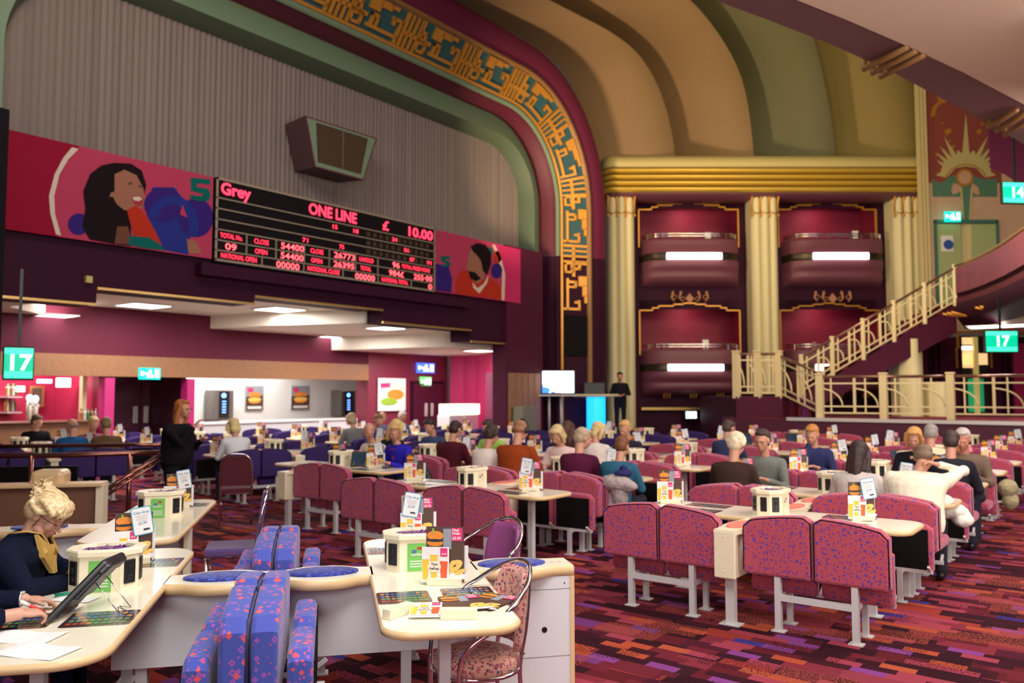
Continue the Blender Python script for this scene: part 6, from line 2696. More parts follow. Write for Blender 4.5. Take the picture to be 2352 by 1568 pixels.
# seated on the bench left of the table, facing the table (+Av) and bowed over it
pl = FG(-3.20, .0)
fang = FA - PI / 2
def bigperson():
    # local frame: +y faces along Av
    T0 = Vector((0, 0, .52))
    sh = Vector((0, .13, .97))
    H = Vector((.0, .245, 1.115))
    R = rotm(.62, -.20)
    mb = MB()
    E = lambda c, r, n=14: mb.ell(H + R @ Vector(c), r, n, R)
    E((0, -.014, .030), (.075, .094, .088), 18)
    E((0, .020, -.040), (.060, .070, .072), 16)
    E((0, .060, -.088), (.028, .024, .022))
    E((0, .012, -.092), (.045, .055, .022))
    for s in (-1, 1):
        E((s * .036, .055, -.030), (.030, .030, .036))
        E((s * .045, .030, -.072), (.024, .036, .026))
        E((s * .078, -.010, -.010), (.009, .019, .032))
        E((s * .082, -.016, .006), (.006, .015, .018))
    limb(mb, [H + R @ Vector((0, .084, .006)), H + R @ Vector((0, .100, -.020)), H + R @ Vector((0, .108, -.034))], [.009, .011, .013], 8)
    for s in (-1, 1):
        E((s * .012, .098, -.037), (.009, .010, .008), 8)
    E((0, .080, .020), (.048, .014, .010))
    E((0, .086, -.060), (.022, .011, .007))
    E((0, .084, -.071), (.020, .010, .007))
    limb(mb, [sh + Vector((0, 0, -.02)), sh + Vector((0, .05, .05)), H + R @ Vector((0, -.02, -.07))], [.062, .058, .054], 12)
    torso(mb, T0, (0, .06, .76), sh - Vector((0, 0, .04)), -.012, 1.05, 1.0)
    # forearms on the table
    A1 = [(-.20, .10, .92), (-.30, .20, .765), (-.10, .42, .775)]
    A2 = [(.20, .11, .92), (.28, .24, .765), (.06, .46, .775)]
    for A, s in ((A1, 1), (A2, -1)):
        limb(mb, A, [.05, .04, .028])
        d = Vector(A[2]) - Vector(A[1])
        hand(mb, Vector(A[2]) + Vector((0, 0, .0)), d, (0, 0, 1), side=s, curl=.6)
    for s in (-1, 1):
        limb(mb, [(s * .09, 0, .50), (s * .13, .38, .50), (s * .13, .38, .10)], [.075, .055, .04])
        limb(mb, [(s * .13, .38, .05), (s * .13, .50, .045)], [.034, .03])
    T = mb.build('person', ms, loc=pl, rot=fang)
    tag(T, 'blonde person in navy jacket with gold lapels bowed over the left table', 'person')
    remesh(T, .006, 3)
    nv = mat('navy_wool', navy, .9, noise=.3, nscale=40, bump=.3, spec=.08)
    mb = MB()
    torso(mb, T0, (0, .06, .76), sh - Vector((0, 0, .01)), .026, 1.1, 1.12)
    limb(mb, [A1[0], sh + Vector((0, -.02, -.02)), A2[0]], [.080, .085, .080], 14)
    limb(mb, [A1[0], A1[1], Vector(A1[1]).lerp(Vector(A1[2]), .72)], [.084, .070, .046], 14)
    limb(mb, [A2[0], A2[1], Vector(A2[1]).lerp(Vector(A2[2]), .72)], [.084, .070, .046], 14)
    # stand-up collar
    mb.loft([[(.088 * k * math.cos(a * PI / 8), sh.y + .015 + .082 * k * math.sin(a * PI / 8) - (z - .97) * -.35, z) for a in range(16)] for z, k in ((.93, 1.3), (.99, 1.05), (1.035, .98))])
    remesh(mb.build('jacket', nv, T), .008, 3)
    gd = mat('gold_lapel', (.50, .30, .07), .5)
    mb = MB()
    for s in (-1, 1):
        mb.prism([(s * .085, sh.y + .08, 1.02), (s * .03, sh.y + .15, .93), (s * .015, sh.y + .14, .80), (s * .10, sh.y + .115, .90)],
                 [(s * .087, sh.y + .10, 1.022), (s * .032, sh.y + .165, .93), (s * .017, sh.y + .16, .80), (s * .102, sh.y + .14, .90)])
        mb.tube([(s * .105, sh.y - .03, 1.035), (s * .098, sh.y + .05, 1.04), (s * .06, sh.y + .11, 1.02), (s * .02, sh.y + .17, .90)], .006, 6)
    for A in (A1, A2):
        w = Vector(A[1]).lerp(Vector(A[2]), .74)
        d = (Vector(A[2]) - Vector(A[1])).normalized()
        a = d.cross(Vector((0, 0, 1))).normalized()
        b = a.cross(d)
        mb.tube([w + (a * math.cos(k * PI / 8) + b * math.sin(k * PI / 8)) * .050 for k in range(16)], .005, 6, True)
    mb.build('gold_trim', gd, T)
    mb = MB()
    mb.prism([(-.035, sh.y + .13, .95), (.035, sh.y + .13, .95), (.02, sh.y + .15, .80), (-.02, sh.y + .15, .80)], [(-.035, sh.y + .15, .95), (.035, sh.y + .15, .95), (.02, sh.y + .17, .80), (-.02, sh.y + .17, .80)])
    mb.build('shirt_front', mat('mustard_shirt', (.55, .36, .10), .7), T)
    # swept up blonde hair
    mh = bpy.data.materials.new('blonde_swept_hair')
    mh.use_nodes = True
    nt = mh.node_tree
    bb = nt.nodes['Principled BSDF']
    bb.inputs['Roughness'].default_value = .45
    tc = nd(nt, 'ShaderNodeTexCoord')
    mpn = nd(nt, 'ShaderNodeMapping')
    mpn.inputs['Scale'].default_value = (45, 7, 16)
    mpn.inputs['Rotation'].default_value = (0, 0, .2)
    nt.links.new(tc.outputs['Object'], mpn.inputs['Vector'])
    wv = nd(nt, 'ShaderNodeTexNoise')
    wv.inputs['Scale'].default_value = 3
    wv.inputs['Detail'].default_value = 2
    nt.links.new(mpn.outputs[0], wv.inputs['Vector'])
    cr = nd(nt, 'ShaderNodeValToRGB')
    cr.color_ramp.elements[0].position = .3
    cr.color_ramp.elements[0].color = (.42, .25, .09, 1)
    cr.color_ramp.elements[1].position = .65
    cr.color_ramp.elements[1].color = (.86, .68, .40, 1)
    nt.links.new(wv.outputs[0], cr.inputs[0])
    nt.links.new(cr.outputs[0], bb.inputs['Base Color'])
    bp = nd(nt, 'ShaderNodeBump')
    bp.inputs['Strength'].default_value = .35
    bp.inputs['Distance'].default_value = .003
    nt.links.new(wv.outputs[0], bp.inputs['Height'])
    nt.links.new(bp.outputs[0], bb.inputs['Normal'])
    mb = MB()
    E = lambda c, r, n=14: mb.ell(H + R @ Vector(c), r, n, R)
    E((0, -.030, .055), (.090, .098, .082), 18)
    E((0, -.060, .000), (.080, .066, .075), 16)
    E((0, .050, .082), (.078, .050, .042), 14)
    E((.0, .072, .060), (.070, .034, .030), 12)
    rnd = random.Random(9)
    for k in range(15):                          # swept locks over the crown
        u = -1 + 2 * k / 14
        st = Vector((u * .050, -.090, .050))
        md = Vector((u * .080, -.015, .120 - .045 * u * u))
        m2 = Vector((u * .084 + .01, .055 - .01 * abs(u), .098 - .04 * u * u))
        en = Vector((u * .072 + .018, .094 - .035 * u * u, .062 - .014 * (k % 3)))
        pts_ = smooth_curve([H + R @ v for v in (st, md, m2, en)], 9)
        limb(mb, pts_, [.020, .020, .020, .020, .019, .018, .016, .013, .010, .006], 8)
    for s in (-1, 1):
        for k in range(5):
            limb(mb, [H + R @ Vector((s * .070, .075 - .01 * k, .075)), H + R @ Vector((s * .088, .035 - .012 * k, .045 - .008 * k)), H + R @ Vector((s * .084, -.035 - .012 * k, .012 + .006 * k)), H + R @ Vector((s * .05, -.095, .04 + .01 * k))], [.010, .013, .013, .010], 6)
    # curly bun
    for k in range(34):
        a, b = rnd.uniform(0, 6.28), rnd.uniform(-1.2, 1.4)
        c = Vector((.050 * math.cos(a) * math.cos(b), -.105 + .040 * math.sin(a) * math.cos(b), .085 + .045 * math.sin(b)))
        q = [c + Vector((.020 * math.cos(t), .016 * math.sin(t), .008 * math.sin(2 * t + a))) for t in (0, 1.2, 2.4, 3.6, 4.6)]
        limb(mb, [H + R @ v for v in q], [.008] * 5, 6)
    remesh(mb.build('hair', mh, T), .0048, 2)
    mb = MB()
    for k in range(9):
        a = rnd.uniform(-1, 1)
        b0 = Vector((.03 * a, -.11, .12))
        mb.tube([H + R @ b0, H + R @ (b0 + Vector((.01 * a, -.015, .025))), H + R @ (b0 + Vector((.03 * a, -.0 + .01 * a, .038)))], .0014, 4)
    mb.build('stray_curls', mh, T)
    mb = MB()
    for s in (-1, 1):
        mb.tube([H + R @ Vector((s * .034 + .026 * math.cos(k * PI / 8), .108 - .006 * abs(math.cos(k * PI / 8)), -.002 + .017 * math.sin(k * PI / 8))) for k in range(16)], .0024, 6, True)
        mb.tube([H + R @ Vector((s * .060, .100, .004)), H + R @ Vector((s * .077, .04, .006)), H + R @ Vector((s * .082, -.015, .006))], .0026, 6)
    mb.tube([H + R @ Vector((-.009, .110, .002)), H + R @ Vector((.009, .110, .002))], .0022, 6)
    mb.build('glasses', mat('tortoise_frame', (.14, .06, .02), .25), T)
    mb = MB()
    for s in (-1, 1):
        mb.ell(H + R @ Vector((s * .080, -.004, -.046)), (.006, .006, .008), 8)
        mb.ell(H + R @ Vector((s * .080, -.004, -.060)), (.004, .004, .008), 8)
    mb.build('earrings', m_brass, T)
    mb = MB()
    for s in (-1, 1):
        mb.ell(H + R @ Vector((s * .032, .084, -.006)), (.014, .007, .004), 8, R)
    mb.build('eyes', mat('eyelid_shadow', (.20, .08, .06), .5), T)
    mb = MB()
    mb.ell(H + R @ Vector((0, .094, -.062)), (.021, .007, .006), 10, R)
    mb.build('lips', m_lip, T)
    mb = MB()
    for s in (-1, 1):
        limb(mb, [(s * .09, 0, .50), (s * .13, .38, .50), (s * .13, .38, .12)], [.10, .07, .058])
    mb.ell((0, 0, .52), (.19, .14, .10), 12)
    remesh(mb.build('trousers', nv, T), .014, 2)
    for s in (-1, 1):
        mb = MB()
        limb(mb, [(s * .13, .36, .05), (s * .13, .52, .045)], [.042, .036])
        mb.build('shoe', m_black, T)
bigperson()

# second player: mostly outside the frame, sleeves and hands reach in
def player():
    # built in the foreground grid: x along Bv, y along Av
    base = FG(-3.30, .86)
    T_ = lambda a, b, z: Vector((b - .86, a + 3.30, z))
    W1, W2 = T_(-2.86, .60, .80), T_(-2.79, .88, .80)
    E1, E2 = T_(-3.12, .62, .80), T_(-3.16, 1.10, .79)
    S1, S2 = T_(-3.34, .70, 1.0), T_(-3.36, 1.06, 1.0)
    sh = Vector((.02, -.06, 1.05))
    mb = MB()
    torso(mb, (0, -.10, .52), (0, -.09, .78), sh, 0, 1.1, 1.1)
    H = sh + Vector((0, .07, .20))
    R = rotm(.4, 0)
    head_parts(mb, H, R)
    limb(mb, [sh, H + R @ Vector((0, -.03, -.06))], [.056, .052])
    limb(mb, [S1, E1, W1], [.05, .04, .028], 12)
    limb(mb, [S2, E2, W2], [.05, .04, .028], 12)
    d1 = (T_(-2.70, .50, .765) - W1)
    d2 = (T_(-2.62, .74, .775) - W2)
    hand(mb, W1, d1, (.1, -.2, 1), spread=.12, curl=.55, side=1, s=1.0, r=1.0)
    hand(mb, W2, d2, (.25, -.1, 1), spread=.04, curl=1.15, side=-1, s=1.02, r=1.05)
    for s in (-1, 1):
        limb(mb, [(s * .09, -.1, .50), (s * .13, .28, .50), (s * .13, .28, .10)], [.075, .055, .04])
        limb(mb, [(s * .13, .28, .05), (s * .13, .40, .045)], [.034, .03])
    P_ = mb.build('person', ms, loc=base, rot=TB)
    tag(P_, 'person cropped by left frame edge, dark sleeves, hand holding a red marker', 'person')
    remesh(P_, .0046, 2)
    nv = MATS['navy_wool']
    mb = MB()
    torso(mb, (0, -.10, .52), (0, -.09, .78), sh - Vector((0, 0, .02)), .02, 1.1, 1.12)
    limb(mb, [S1, E1, E1.lerp(W1, .86)], [.075, .062, .045], 14)
    limb(mb, [S2, E2, E2.lerp(W2, .80)], [.075, .064, .046], 14)
    remesh(mb.build('jacket', nv, P_), .009, 3)
    mb = MB()
    for s in (-1, 1):
        limb(mb, [(s * .09, -.1, .50), (s * .13, .28, .50), (s * .13, .28, .12)], [.10, .07, .058])
    remesh(mb.build('trousers', nv, P_), .016, 2)
    mb = MB()
    hair_parts(mb, H, R, 'short')
    remesh(mb.build('hair', hairm('grey', (.35, .32, .3)), P_), .012, 2)
    # watch and rings
    mb = MB()
    d = (W1 - E1).normalized()
    a = d.cross(Vector((0, 0, 1))).normalized(); b = a.cross(d)
    mb.tube([W1 - d * .012 + (a * math.cos(k * PI / 8) + b * math.sin(k * PI / 8)) * .031 for k in range(16)], .005, 6, True)
    mb.rbox(W1 - d * .012 + b * .032, (.026, .026, .008), .003)
    mb.build('watch', m_steel, P_)
    mb = MB()
    d = d2.normalized()
    up = Vector((.25, -.1, 1)); up = (up - d * up.dot(d)).normalized()
    x = -d.cross(up)
    c = W2 + d * .095 - x * .010 - up * .006
    mb.tube([c + (x * math.cos(k * PI / 6) + up * math.sin(k * PI / 6)) * .0115 for k in range(12)], .0026, 6, True)
    c = W2 + d * .10 + x * .010 - up * .006
    mb.tube([c + (x * math.cos(k * PI / 6) + up * math.sin(k * PI / 6)) * .0115 for k in range(12)], .0022, 6, True)
    mb.build('rings', m_brass, P_)
    # red marker held between thumb and fingers
    wp = Matrix.Rotation(TB, 3, 'Z')
    tip = base + wp @ (W2 + d * .120 + x * .034 - up * .012)
    end = base + wp @ (W2 + d * .015 + x * .046 + up * .040)
    mb = MB()
    ax = (end - tip)
    mb.k = 1
    mb.tube([Vector((0, 0, 0)), ax * .62], .0085, 10)
    mb.tube([ax * -.10, Vector((0, 0, 0))], [.003, .0085], 10)
    mb.k = 0
    mb.tube([ax * .62, ax], .0095, 10)
    tag(mb.build('marker_pen', [mat('pen_white', (.8, .78, .76), .4), mat('pen_red', (.60, .01, .02), .35)], None, tip), 'red marker with white cap held in the cropped hand', 'pen')
player()

# ============================================================ standing people
person(tuple(WZ(400, 1222, 0)), -1.05, (.010, .008, .010), (.42, .13, .035), hs='long', pose='stand', lean=.02, pitch=.0, hyaw=-.15, trousers=(.010, .008, .012), glasses=True,
       hands=((-.10, .30, 1.18), (.16, .33, 1.36)), label='standing person with long ginger hair and glasses in black, near handrail', vox=.011, bulk=1.32, fat=1.15, scale=.99)
lp = WZ(405, 1222, 0)
# the stage and lectern --------------------------------------
def sq(s, q, z=0):
    return LS(s, q, z)
sA, sB = S_(1225, 24), S_(1450, 24)
mb = MB()
LB(mb, sA, sB, 22.9, 26.0, 0, .62)
struct(mb.build('stage', m_dpurple))
person(tuple(P(1425, 985, 24.2).to_tuple()[:2]) + (.62,), YAW + PI - .1, (.012, .012, .018), (.03, .02, .015), hs='short', pose='stand', lean=.0, pitch=.2, trousers=(.012, .012, .015),
       hands=((-.10, .20, 1.05), (.10, .20, 1.05)), label='person standing in black clothes beside the lectern', vox=.018, scale=1.03)
person(tuple(P(1376, 985, 24.9).to_tuple()[:2]) + (.62,), YAW + PI + .4, (.05, .03, .04), (.03, .02, .015), hs='short', pose='stand', lean=.0, pitch=.1, trousers=(.02, .02, .025),
       hands=((-.16, .32, 1.10), (.18, .32, 1.30)), label='dark-haired person speaking behind the blue lit lectern', vox=.018, scale=1.0)
person(tuple(P(1866, 850, 27.2).to_tuple()[:2]) + (2.15,), YAW + PI, (.012, .012, .016), (.3, .2, .14), hs='bald', label='bald person in black sitting inside the lower right box', vox=.02,
       hands=((-.12, .36, .80), (.12, .36, .80)))
p0 = P(1369, 965, 23.6)
t = empty('lectern', 'lectern with glowing blue column and pale oval top on stage', 'lectern', (p0.x, p0.y, .62))
mb = MB()
mb.cyl((0, 0), .27, 0.02, 1.02, 28)
mb.build('glowing_column', mat('blue_glow', (.01, .28, .95), .3, emit=2.6), t)
mb = MB()
mb.sm = True
top = []
for z, k in ((1.02, .92), (1.05, 1.0), (1.09, 1.0), (1.10, .96)):
    top.append([(RGT * (.68 * k * math.cos(a * PI / 16)) + DIRH * (.40 * k * math.sin(a * PI / 16)) + Vector((0, 0, z))) for a in range(32)])
mb.loft(top)
mb.build('desk_top', m_ivory, t)
mb = MB()
mb.rbox((-.05, -.0, 1.26), (.62, .06, .34), .02, 2, Matrix.Rotation(YAW, 3, 'Z'))
mb.build('monitor_screen', m_black, t)
# television on twin posts
c = P(1275, 877, 23.4)
t = empty('television', 'flat television on twin-post stand showing pale blue picture', 'television', (c.x, c.y, .62), YAW)
zc = c.z - .62
MB().rbox((0, .03, zc), (1.16, .07, .70), .02).build('casing', m_black, t)
mb = MB()
scr = [mat('tv_white', (.85, .88, 1), emit=2.4), mat('tv_blue', (.04, .20, .62), emit=2.0), mat('tv_pink', (.85, .55, .62), emit=2.0)]
mb.k = 0
mb.box(-.54, .54, -.008, -.004, zc - .31, zc + .31)
for k, pts in ((1, [(-.54, -.31), (-.30, -.31), (-.36, -.05), (-.44, .10), (-.40, .31), (-.54, .31)]), (1, blob(-.30, -.24, .16, .10)), (1, blob(-.02, -.30, .10, .06, 16)), (2, blob(.10, -.2, .18, .12)), (0, blob(-.30, -.20, .05, .12))):
    mb.k = k
    mb.poly([(min(max(x, -.54), .54), -.009 - .0005 * k, zc + min(max(z, -.31), .31)) for x, z in pts])
mb.build('picture', scr, t)
mb = MB()
mb.box(-.62, .62, -.25, .2, zc - .40, zc - .36)
mb.build('shelf', m_steel, t)
for x in (-.17, .17):
    MB().tube([(x, .05, 0), (x, .05, zc - .38)], .035, 10).build('post', m_steel, t)
MB().box(-.4, .4, -.2, .3, 0, .03).build('base', m_black, t)
# grey electrical cabinet by the oak pier, small noticeboard door
tag(MB().rbox((0, 0, .70), (.35, .62, 1.36), .02).build('electrical_box', mat('grey_green_metal', (.20, .19, .13), .5), None, (-13.15, 17.95, .02)), 'grey-green metal cabinet against the oak panelled pier', 'cabinet')
t = empty('poster_door', 'mauve door panel with blue notice beside the oak pier', 'door', (-14.9, 19.05, 0))
MB().box(-.5, .5, 0, .06, .02, 2.35).build('door_leaf', mat('mauve_door', (.22, .03, .09), .5), t)
MB().box(.0, .24, -.01, 0, 1.45, 1.9).build('notice', mat('lilac_notice', (.40, .36, .70), .5), t)

# ============================================================ bar, servery and wall pieces in the recess
m_bottle = [mat('bottle_amber', (.35, .12, .02), .15), mat('bottle_green', (.03, .18, .05), .15), mat('bottle_clear', (.6, .6, .58), .1)]
t = empty('bar_counter', 'long oak-fronted bar counter at left under the hanging screen', 'counter', (-18.5, 5.6, 0))
MB().box(-.55, 0, -2.4, 3.4, 0, 1.12).build('front_panel', m_wood, t)
MB().rbox((-.25, .5, 1.14), (.75, 5.8, .045), .012).build('worktop', mat('dark_worktop', (.18, .07, .04), .3), t)
t = empty('servery_counter', 'long white food counter along the bright servery', 'counter', (-18.6, 13.7, 0))
MB().box(-.6, 0, -2.3, 3.2, 0, .96).build('front_panel', m_white, t)
MB().rbox((-.3, .45, .98), (.7, 5.4, .05), .01).build('worktop', mat('white_worktop', (.85, .85, .84), .2), t)
def vending(y, lab, x=-20.5):
    t = empty('drinks_machine', lab, 'machine', (x, y, 1.0))
    MB().rbox((0, 0, .42), (.5, .62, .84), .03).build('casing', mat('grey_metal', (.22, .20, .19), .3, metal=.5), t)
    MB().box(.25, .262, -.16, .16, .06, .80).build('front', m_black, t)
    mb = MB()
    mb.ell((.265, -.02, .68), (.01, .08, .07), 10)
    for k in range(5):
        mb.box(.262, .27, -.07, .05, .20 + k * .075, .23 + k * .075)
    mb.build('lit_buttons', mat('blue_lights', (.15, .35, 1.0), emit=3), t)
def onw(X, x, y):
    return WX(X, x, y)
vending(onw(-20.5, 503, 920).y, 'black drinks machine left of the burger posters')
vending(onw(-20.5, 789, 920).y, 'black drinks machine right of the burger posters')
def poster(X, x0, x1, y0, y1, label, kind, col=0):
    a, b = WX(X, x0, y1), WX(X, x1, y0)
    t = empty('food_poster', label, 'poster', (X, a.y, a.z))
    w, h = b.y - a.y, b.z - a.z
    MB().box(-.03, 0, 0, w, 0, h).build('board', m_steel, t)
    mb = MB()
    def q(k, pts, lay):
        mb.k = k
        mb.poly([(.003 + lay * .002, min(max(x, 0), 1) * w, min(max(y, 0), 1) * h) for x, y in pts])
    q(3 if kind else 0, [(0, 0), (1, 0), (1, 1), (0, 1)], 0)
    if kind == 0:
        q(7, [(0, .55), (1, .62), (1, 1), (0, 1)], 1)
        q(1, blob(.5, .62, .36, .12), 2); q(8, blob(.5, .52, .36, .04), 3); q(5, blob(.5, .44, .38, .09), 3.5); q(1, blob(.5, .36, .34, .09), 3)
        q(2, [(.1, .74), (.4, .74), (.4, .92), (.1, .92)], 4); q(3, [(.1, .05), (.9, .05), (.9, .16), (.1, .16)], 4)
    else:
        q(11, blob(.5, .55, .48, .34), 1); q(1, blob(.62, .50, .30, .16), 2); q(9, blob(.38, .28, .30, .12), 3); q(2, [(.08, .70), (.42, .72), (.42, .86), (.08, .84)], 4)
        q(3, blob(.5, .08, .42, .10), 3)
    mb.build('print', mp, t)
poster(-20.75, 564, 605, 886, 942, 'small burger poster left of the two above the servery', 0)
poster(-20.75, 669, 711, 886, 940, 'small burger poster right of the two above the servery', 0)
poster(-18.22, 868, 932, 869, 944, 'large food poster on the wine-coloured wall beside plum doors', 1)
# lit back-bar pieces
m_glow_w = mat('white_sign_glow', (1, .95, .95), emit=3.0)
for x0, x1, y0, y1, nm, lb, m in ((130, 161, 868, 889, 'till_screen', 'white lit till screen hanging above the bar', m_glow_w), (86, 118, 871, 880, 'lit_shelf', 'violet-white lit glass rack above the bar', mat('violet_glow', (.75, .6, 1), emit=2.5)),
                              (38, 56, 886, 900, 'bar_lamp', 'small cream lamp at left over the bar', mat('cream_glow', (1, .85, .6), emit=2))):
    a, b = WX(-19.6, x0, y1), WX(-19.6, x1, y0)
    o = MB().rbox((0, 0, 0), (.12, b.y - a.y, b.z - a.z), .015).build(nm, m, None, ((a.x + b.x) / 2, (a.y + b.y) / 2, (a.z + b.z) / 2))
    tag(o, lb, 'light')
a, b = WX(-20.6, 66, 934), WX(-20.6, 101, 886)
t = empty('picture', 'dark gilt-framed picture on raspberry wall behind bar', 'picture', ((a.x, a.y, a.z)))
MB().box(-.02, .03, 0, b.y - a.y, 0, b.z - a.z).build('frame', m_brass, t)
MB().box(.03, .035, .05, b.y - a.y - .05, .05, b.z - a.z - .05).build('canvas', mat('olive_picture', (.10, .09, .05), .5, noise=.5, nscale=6), t)
for x0, x1, y0, y1, lb in ((147, 181, 899, 924, 'white towel box on bar wall, upper'), (152, 166, 925, 948, 'white dispenser on bar wall, lower left'), (167, 181, 925, 950, 'white dispenser on bar wall, lower right')):
    a, b = WX(-20.5, x0, y1), WX(-20.5, x1, y0)
    tag(MB().rbox((0, 0, 0), (.2, b.y - a.y, b.z - a.z), .04).build('wall_dispenser', mat('cream_plastic', (.75, .70, .60), .4), None, ((a.x + b.x) / 2, (a.y + b.y) / 2, (a.z + b.z) / 2)), lb, 'dispenser')
a, b = WX(-18.9, 185, 963), WX(-18.9, 198, 873)
struct(MB().box(-19.0, -18.85, a.y, b.y, 1.1, 2.6).build('post', m_ivory))
for k, (x, w, h, lb) in enumerate(((66, .12, .42, 'left'), (80, .12, .40, 'right'))):
    p = WX(-18.75, x, 961)
    t = empty('beer_font', 'chromed beer font on bar counter, %s of the pair' % lb, 'beer tap', (p.x, p.y, 1.163))
    MB().tube([(0, 0, 0), (0, 0, h)], .055, 12).build('column', mat('cream_metal', (.75, .72, .62), .25, metal=.2), t)
    MB().ell((0, 0, h + .07), (.06, .07, .08), 12).build('badge', mat('lilac_lit', (.6, .65, 1), emit=1.5), t)
    MB().tube([(.05, 0, h - .05), (.16, 0, h - .06), (.17, 0, h - .14)], .014, 8).build('spout', m_chrome, t)
for k in range(9):
    p = WX(-18.7, 186 + k * 4.2, 962)
    t = MB()
    t.cyl((0, 0), .035, 0, .16, 10); t.cyl((0, 0), .035, .16, .20, 10, .014); t.cyl((0, 0), .014, .20, .25, 8)
    tag(t.build('bottle', m_bottle[k % 3], None, (p.x - (k % 2) * .1, p.y, 1.163)), 'small bottle among the bar counter cluster', 'bottle', 'bottles on the bar')
for k in range(12):
    p = WX(-20.3, 14 + (k % 6) * 4, 962)
    sh_ = 1.35 + .35 * (k // 6)
    mb = MB()
    mb.cyl((0, 0), .04, 0, .17, 10); mb.cyl((0, 0), .04, .17, .21, 10, .015); mb.cyl((0, 0), .015, .21, .27, 8)
    tag(mb.build('bottle', m_bottle[(k * 2) % 3], None, (-20.35, p.y, sh_)), 'spirit bottle on the back bar shelf at far left', 'bottle', 'bottles on the back bar')
for z in (1.33, 1.68):
    y0, y1 = WX(-20.35, 8, 950).y, WX(-20.35, 42, 950).y
    tag(MB().box(-20.7, -20.15, y0, y1, z - .03, z - .001).build('bar_shelf', m_steel), '%s back bar shelf holding bottles at far left' % ('lower' if z < 1.5 else 'upper'), 'shelf')
# glowing goods stand against the curved pink wall
t = empty('kiosk', 'brightly lit cream ticket kiosk under the curved pink wall', 'kiosk', WZ(1065, 985, .0) * 1.0)
t.location = (-16.3, 18.6, 0)
for k in range(2):
    MB().rbox((0, -.1 + .7 * k, .55), (.5, .66, 1.1), .03).build('cabinet', m_white, t)
MB().box(-.2, .27, -.4, .95, 1.1, 1.42).build('lit_header', mat('cream_lit', (1, .88, .66), emit=1.6), t)

# ============================================================ handrails at left
m_copper = mat('copper_rail', (.32, .13, .10), .18, metal=.9)
t = empty('handrail', 'polished copper handrail with post crossing left of the standing person', 'railing', WZ(298, 1222, 0))
o_ = t.location.copy()
mb = MB()
r1 = [WZ(x, y, 1.0) - o_ for x, y in ((-60, 1047), (150, 1045), (290, 1041), (385, 1038), (408, 1040))]
mb.tube(r1, .032, 10)
mb.build('top_rail', m_copper, t)
mb = MB()
r2 = [WZ(x, y, 1.0) - o_ for x, y in ((-60, 1026), (150, 1023), (300, 1021), (368, 1021))]
mb.tube(r2, .030, 10)
mb.build('rear_rail', m_copper, t)
for x, y in ((298, 1041),):
    p = WZ(x, y, 1.0) - o_
    mb = MB(); mb.tube([Vector((p.x, p.y, 0)), p], .030, 10); mb.cyl((p.x, p.y), .07, 0, .02, 14); mb.build('post', m_copper, t)
p = WZ(72, 1046, 1.0) - o_
mb = MB(); mb.tube([Vector((p.x, p.y, 0)), p], .028, 10); mb.build('post', m_copper, t)
a = WZ(372, 1043, 1.0) - o_
b = a + (WZ(165, 1175, .35) - o_ - a)
for k, (dz, nm) in enumerate(((0, 'sloping_rail'), (-.07, 'sloping_rail'))):
    mb = MB(); mb.tube([a + Vector((0, 0, dz)), b + Vector((0, 0, dz))], .028 - .008 * k, 10); mb.build(nm, m_copper, t)
# dark low screen behind the rails and tan cash desk
tag(MB().box(-.9, .9, -.03, .03, .05, .78).build('low_partition', m_blackboard, None, (-12.1, 4.75, 0), .75), 'low black partition behind the copper handrail', 'partition')
t = empty('cash_desk', 'tan cash desk with cream end panel behind the handrail', 'desk', WZ(226, 1262, 0), FA)
MB().box(-1.5, 0, -.05, .05, .30, .72).build('panel', mat('brown_panel', (.20, .09, .05), .5), t)
MB().rbox((-.75, 0, .74), (1.6, .30, .04), .01).build('lid', m_tan, t)
MB().box(-.02, .06, -.10, .10, .02, .74).build('end_panel', m_cream, t)
MB().rbox((-.55, .12, .80), (.34, .34, .20), .05).build('console_box', m_tan, t)

# ============================================================ loose things on the seats and tables
def lump(name, label, cat, loc, parts, m, vox=.012, rz=0):
    mb = MB()
    for c, r in parts:
        mb.ell(c, r, 12)
    o = mb.build(name, m, None, loc, rz)
    remesh(o, vox, 3)
    d = o.modifiers.new('folds', 'DISPLACE')
    tx = bpy.data.textures.get('folds') or bpy.data.textures.new('folds', 'CLOUDS')
    tx.noise_scale = .09
    d.texture = tx
    d.strength = .035
    d.mid_level = .5
    return tag(o, label, cat)
cg = cloth('coatgrey', (.40, .33, .33))
c = Vector((-4.66, 8.10, .66))
lump('coat', 'crumpled grey-pink coat draped over the bench beside the teal jumper', 'coat', c, [((0, 0, .10), (.20, .14, .10)), ((.05, 0, .0), (.10, .10, .22)), ((-.10, .03, -.05), (.06, .08, .20)), ((-.06, 0, -.25), (.09, .07, .18)), ((.15, .0, .08), (.12, .1, .07))], cg)
c = Vector((-4.58, 8.12, .87))
lump('hat', 'dark blue knitted hat resting on the crumpled coat', 'hat', c, [((0, 0, 0), (.10, .09, .05)), ((0, 0, .05), (.05, .05, .04))], cloth('navyhat', (.03, .03, .12)), .008)
c = WZ(2180, 1185, .58)
lump('coat', 'white coat bundled beside the large person in cream jumper', 'coat', c, [((0, 0, .05), (.18, .13, .08)), ((.12, -.02, -.02), (.10, .10, .07)), ((-.05, .02, .12), (.10, .08, .08))], cloth('coatwhite', (.75, .72, .65)))
c = LAID['coat_silver'][0] + Vector((0, 0, .60))
lump('coat', 'silver grey padded coat bundled on a rose bench', 'coat', c, [((0, 0, 0), (.22, .15, .12)), ((.12, 0, .04), (.14, .12, .09))], mat('silver_padding', (.22, .21, .22), .35, noise=.5, nscale=14, bump=.5))
c = Vector((-7.93, 8.42, .58))
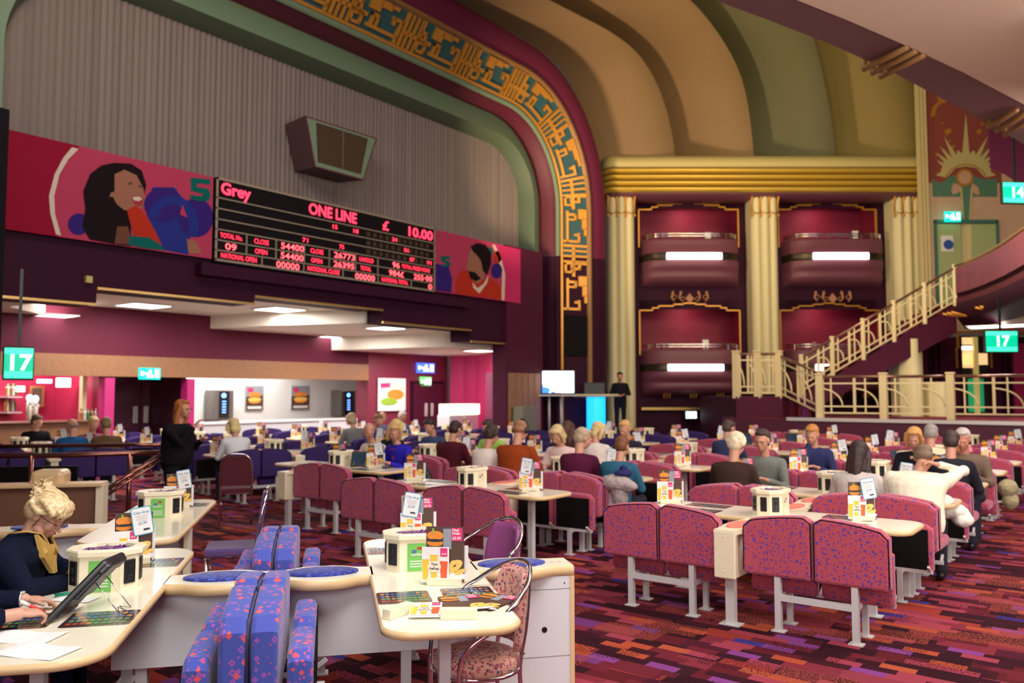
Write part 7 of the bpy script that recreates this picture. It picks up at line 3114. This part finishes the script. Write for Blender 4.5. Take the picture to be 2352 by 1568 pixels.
lump('handbag', 'black handbag on bench beside the bright blue jacket', 'bag', c, [((0, 0, 0), (.17, .10, .11)), ((0, 0, .10), (.12, .07, .05))], m_black)
c = LAID['bag_far'][0] + Vector((0, 0, .57))
lump('handbag', 'black handbag on rose bench behind the dark-haired person', 'bag', c, [((0, 0, 0), (.16, .10, .10)), ((.05, 0, .08), (.10, .07, .05))], m_black)
c = WZ(2316, 1140, .45)
lump('coat', 'pale khaki coat hanging off a bench near the right edge', 'coat', c, [((0, 0, .1), (.12, .12, .12)), ((.02, 0, -.05), (.10, .10, .12))], cloth('khaki', (.35, .30, .18)))
# handsets further off
def hs(x, y, yaw, label, s=1.0):
    p = WZ(x, y, .735)
    d = Vector((-math.sin(yaw), math.cos(yaw), 0))
    sd = Vector((math.cos(yaw), math.sin(yaw), 0))
    tablet(p + Vector((0, 0, .01)), p + d * .12 * s + Vector((0, 0, .21 * s)), sd, p + d * -.10 + Vector((0, 0, .002)), label, .26 * s)
hs(826, 1073, YAW, 'black handset with carry handle before the bald bearded person')
hs(2075, 1068, YAW + .1, 'black handset on the table before the blonde bob')
hs(1825, 1022, YAW, 'black handset before the ginger-haired person', 1.1)
hs(1712, 1022, YAW, 'black handset before the dark-haired person with glasses', 1.1)
p = WZ(1396, 1058, .733)
mb = MB(); mb.cyl((0, 0), .04, 0, .09, 16); mb.tube([(.04, 0, .02), (.065, 0, .03), (.065, 0, .06), (.04, 0, .07)], .007, 6)
tag(mb.build('mug', mat('white_china', (.85, .82, .78), .3), None, p), 'white mug near the burgundy jumper', 'mug')
p = WZ(1574, 1062, .733)
# pale machine near the stage and black chair
t = empty('mobility_scooter', 'white and black machine standing before the stage near the pier', 'machine', WZ(1206, 1005, 0))
lump_ = MB().rbox((0, 0, .62), (.40, .35, .62), .08, 3, Matrix.Rotation(YAW, 3, 'Z')).build('cowl', mat('cold_white_plastic', (.7, .78, .8), .3), t)
MB().rbox((.1, .1, .16), (.8, .45, .30), .08, 3, Matrix.Rotation(YAW, 3, 'Z')).build('chassis', m_black, t)
MB().rbox((.30, .2, .60), (.14, .3, .66), .05, 3, Matrix.Rotation(YAW, 3, 'Z')).build('backrest', m_black, t)
# chrome trolley under the left box
t = empty('equipment_stand', 'dark equipment stand with chrome tubes under the left box', 'stand', WZ(1525, 1010, 0), YAW)
mb = MB()
for x in (-.55, -.1, .55):
    mb.tube([(x, 0, 0), (x, 0, 1.15)], .02, 8)
for z in (.35, .8, 1.12):
    mb.tube([(-.55, 0, z), (.55, 0, z)], .018, 8)
mb.build('tube_frame', m_chrome, t)
MB().rbox((-.3, .1, .62), (.42, .3, .28), .02).build('amplifier', m_black, t)
MB().rbox((.3, .1, .55), (.36, .3, .42), .02).build('amplifier', m_black, t)
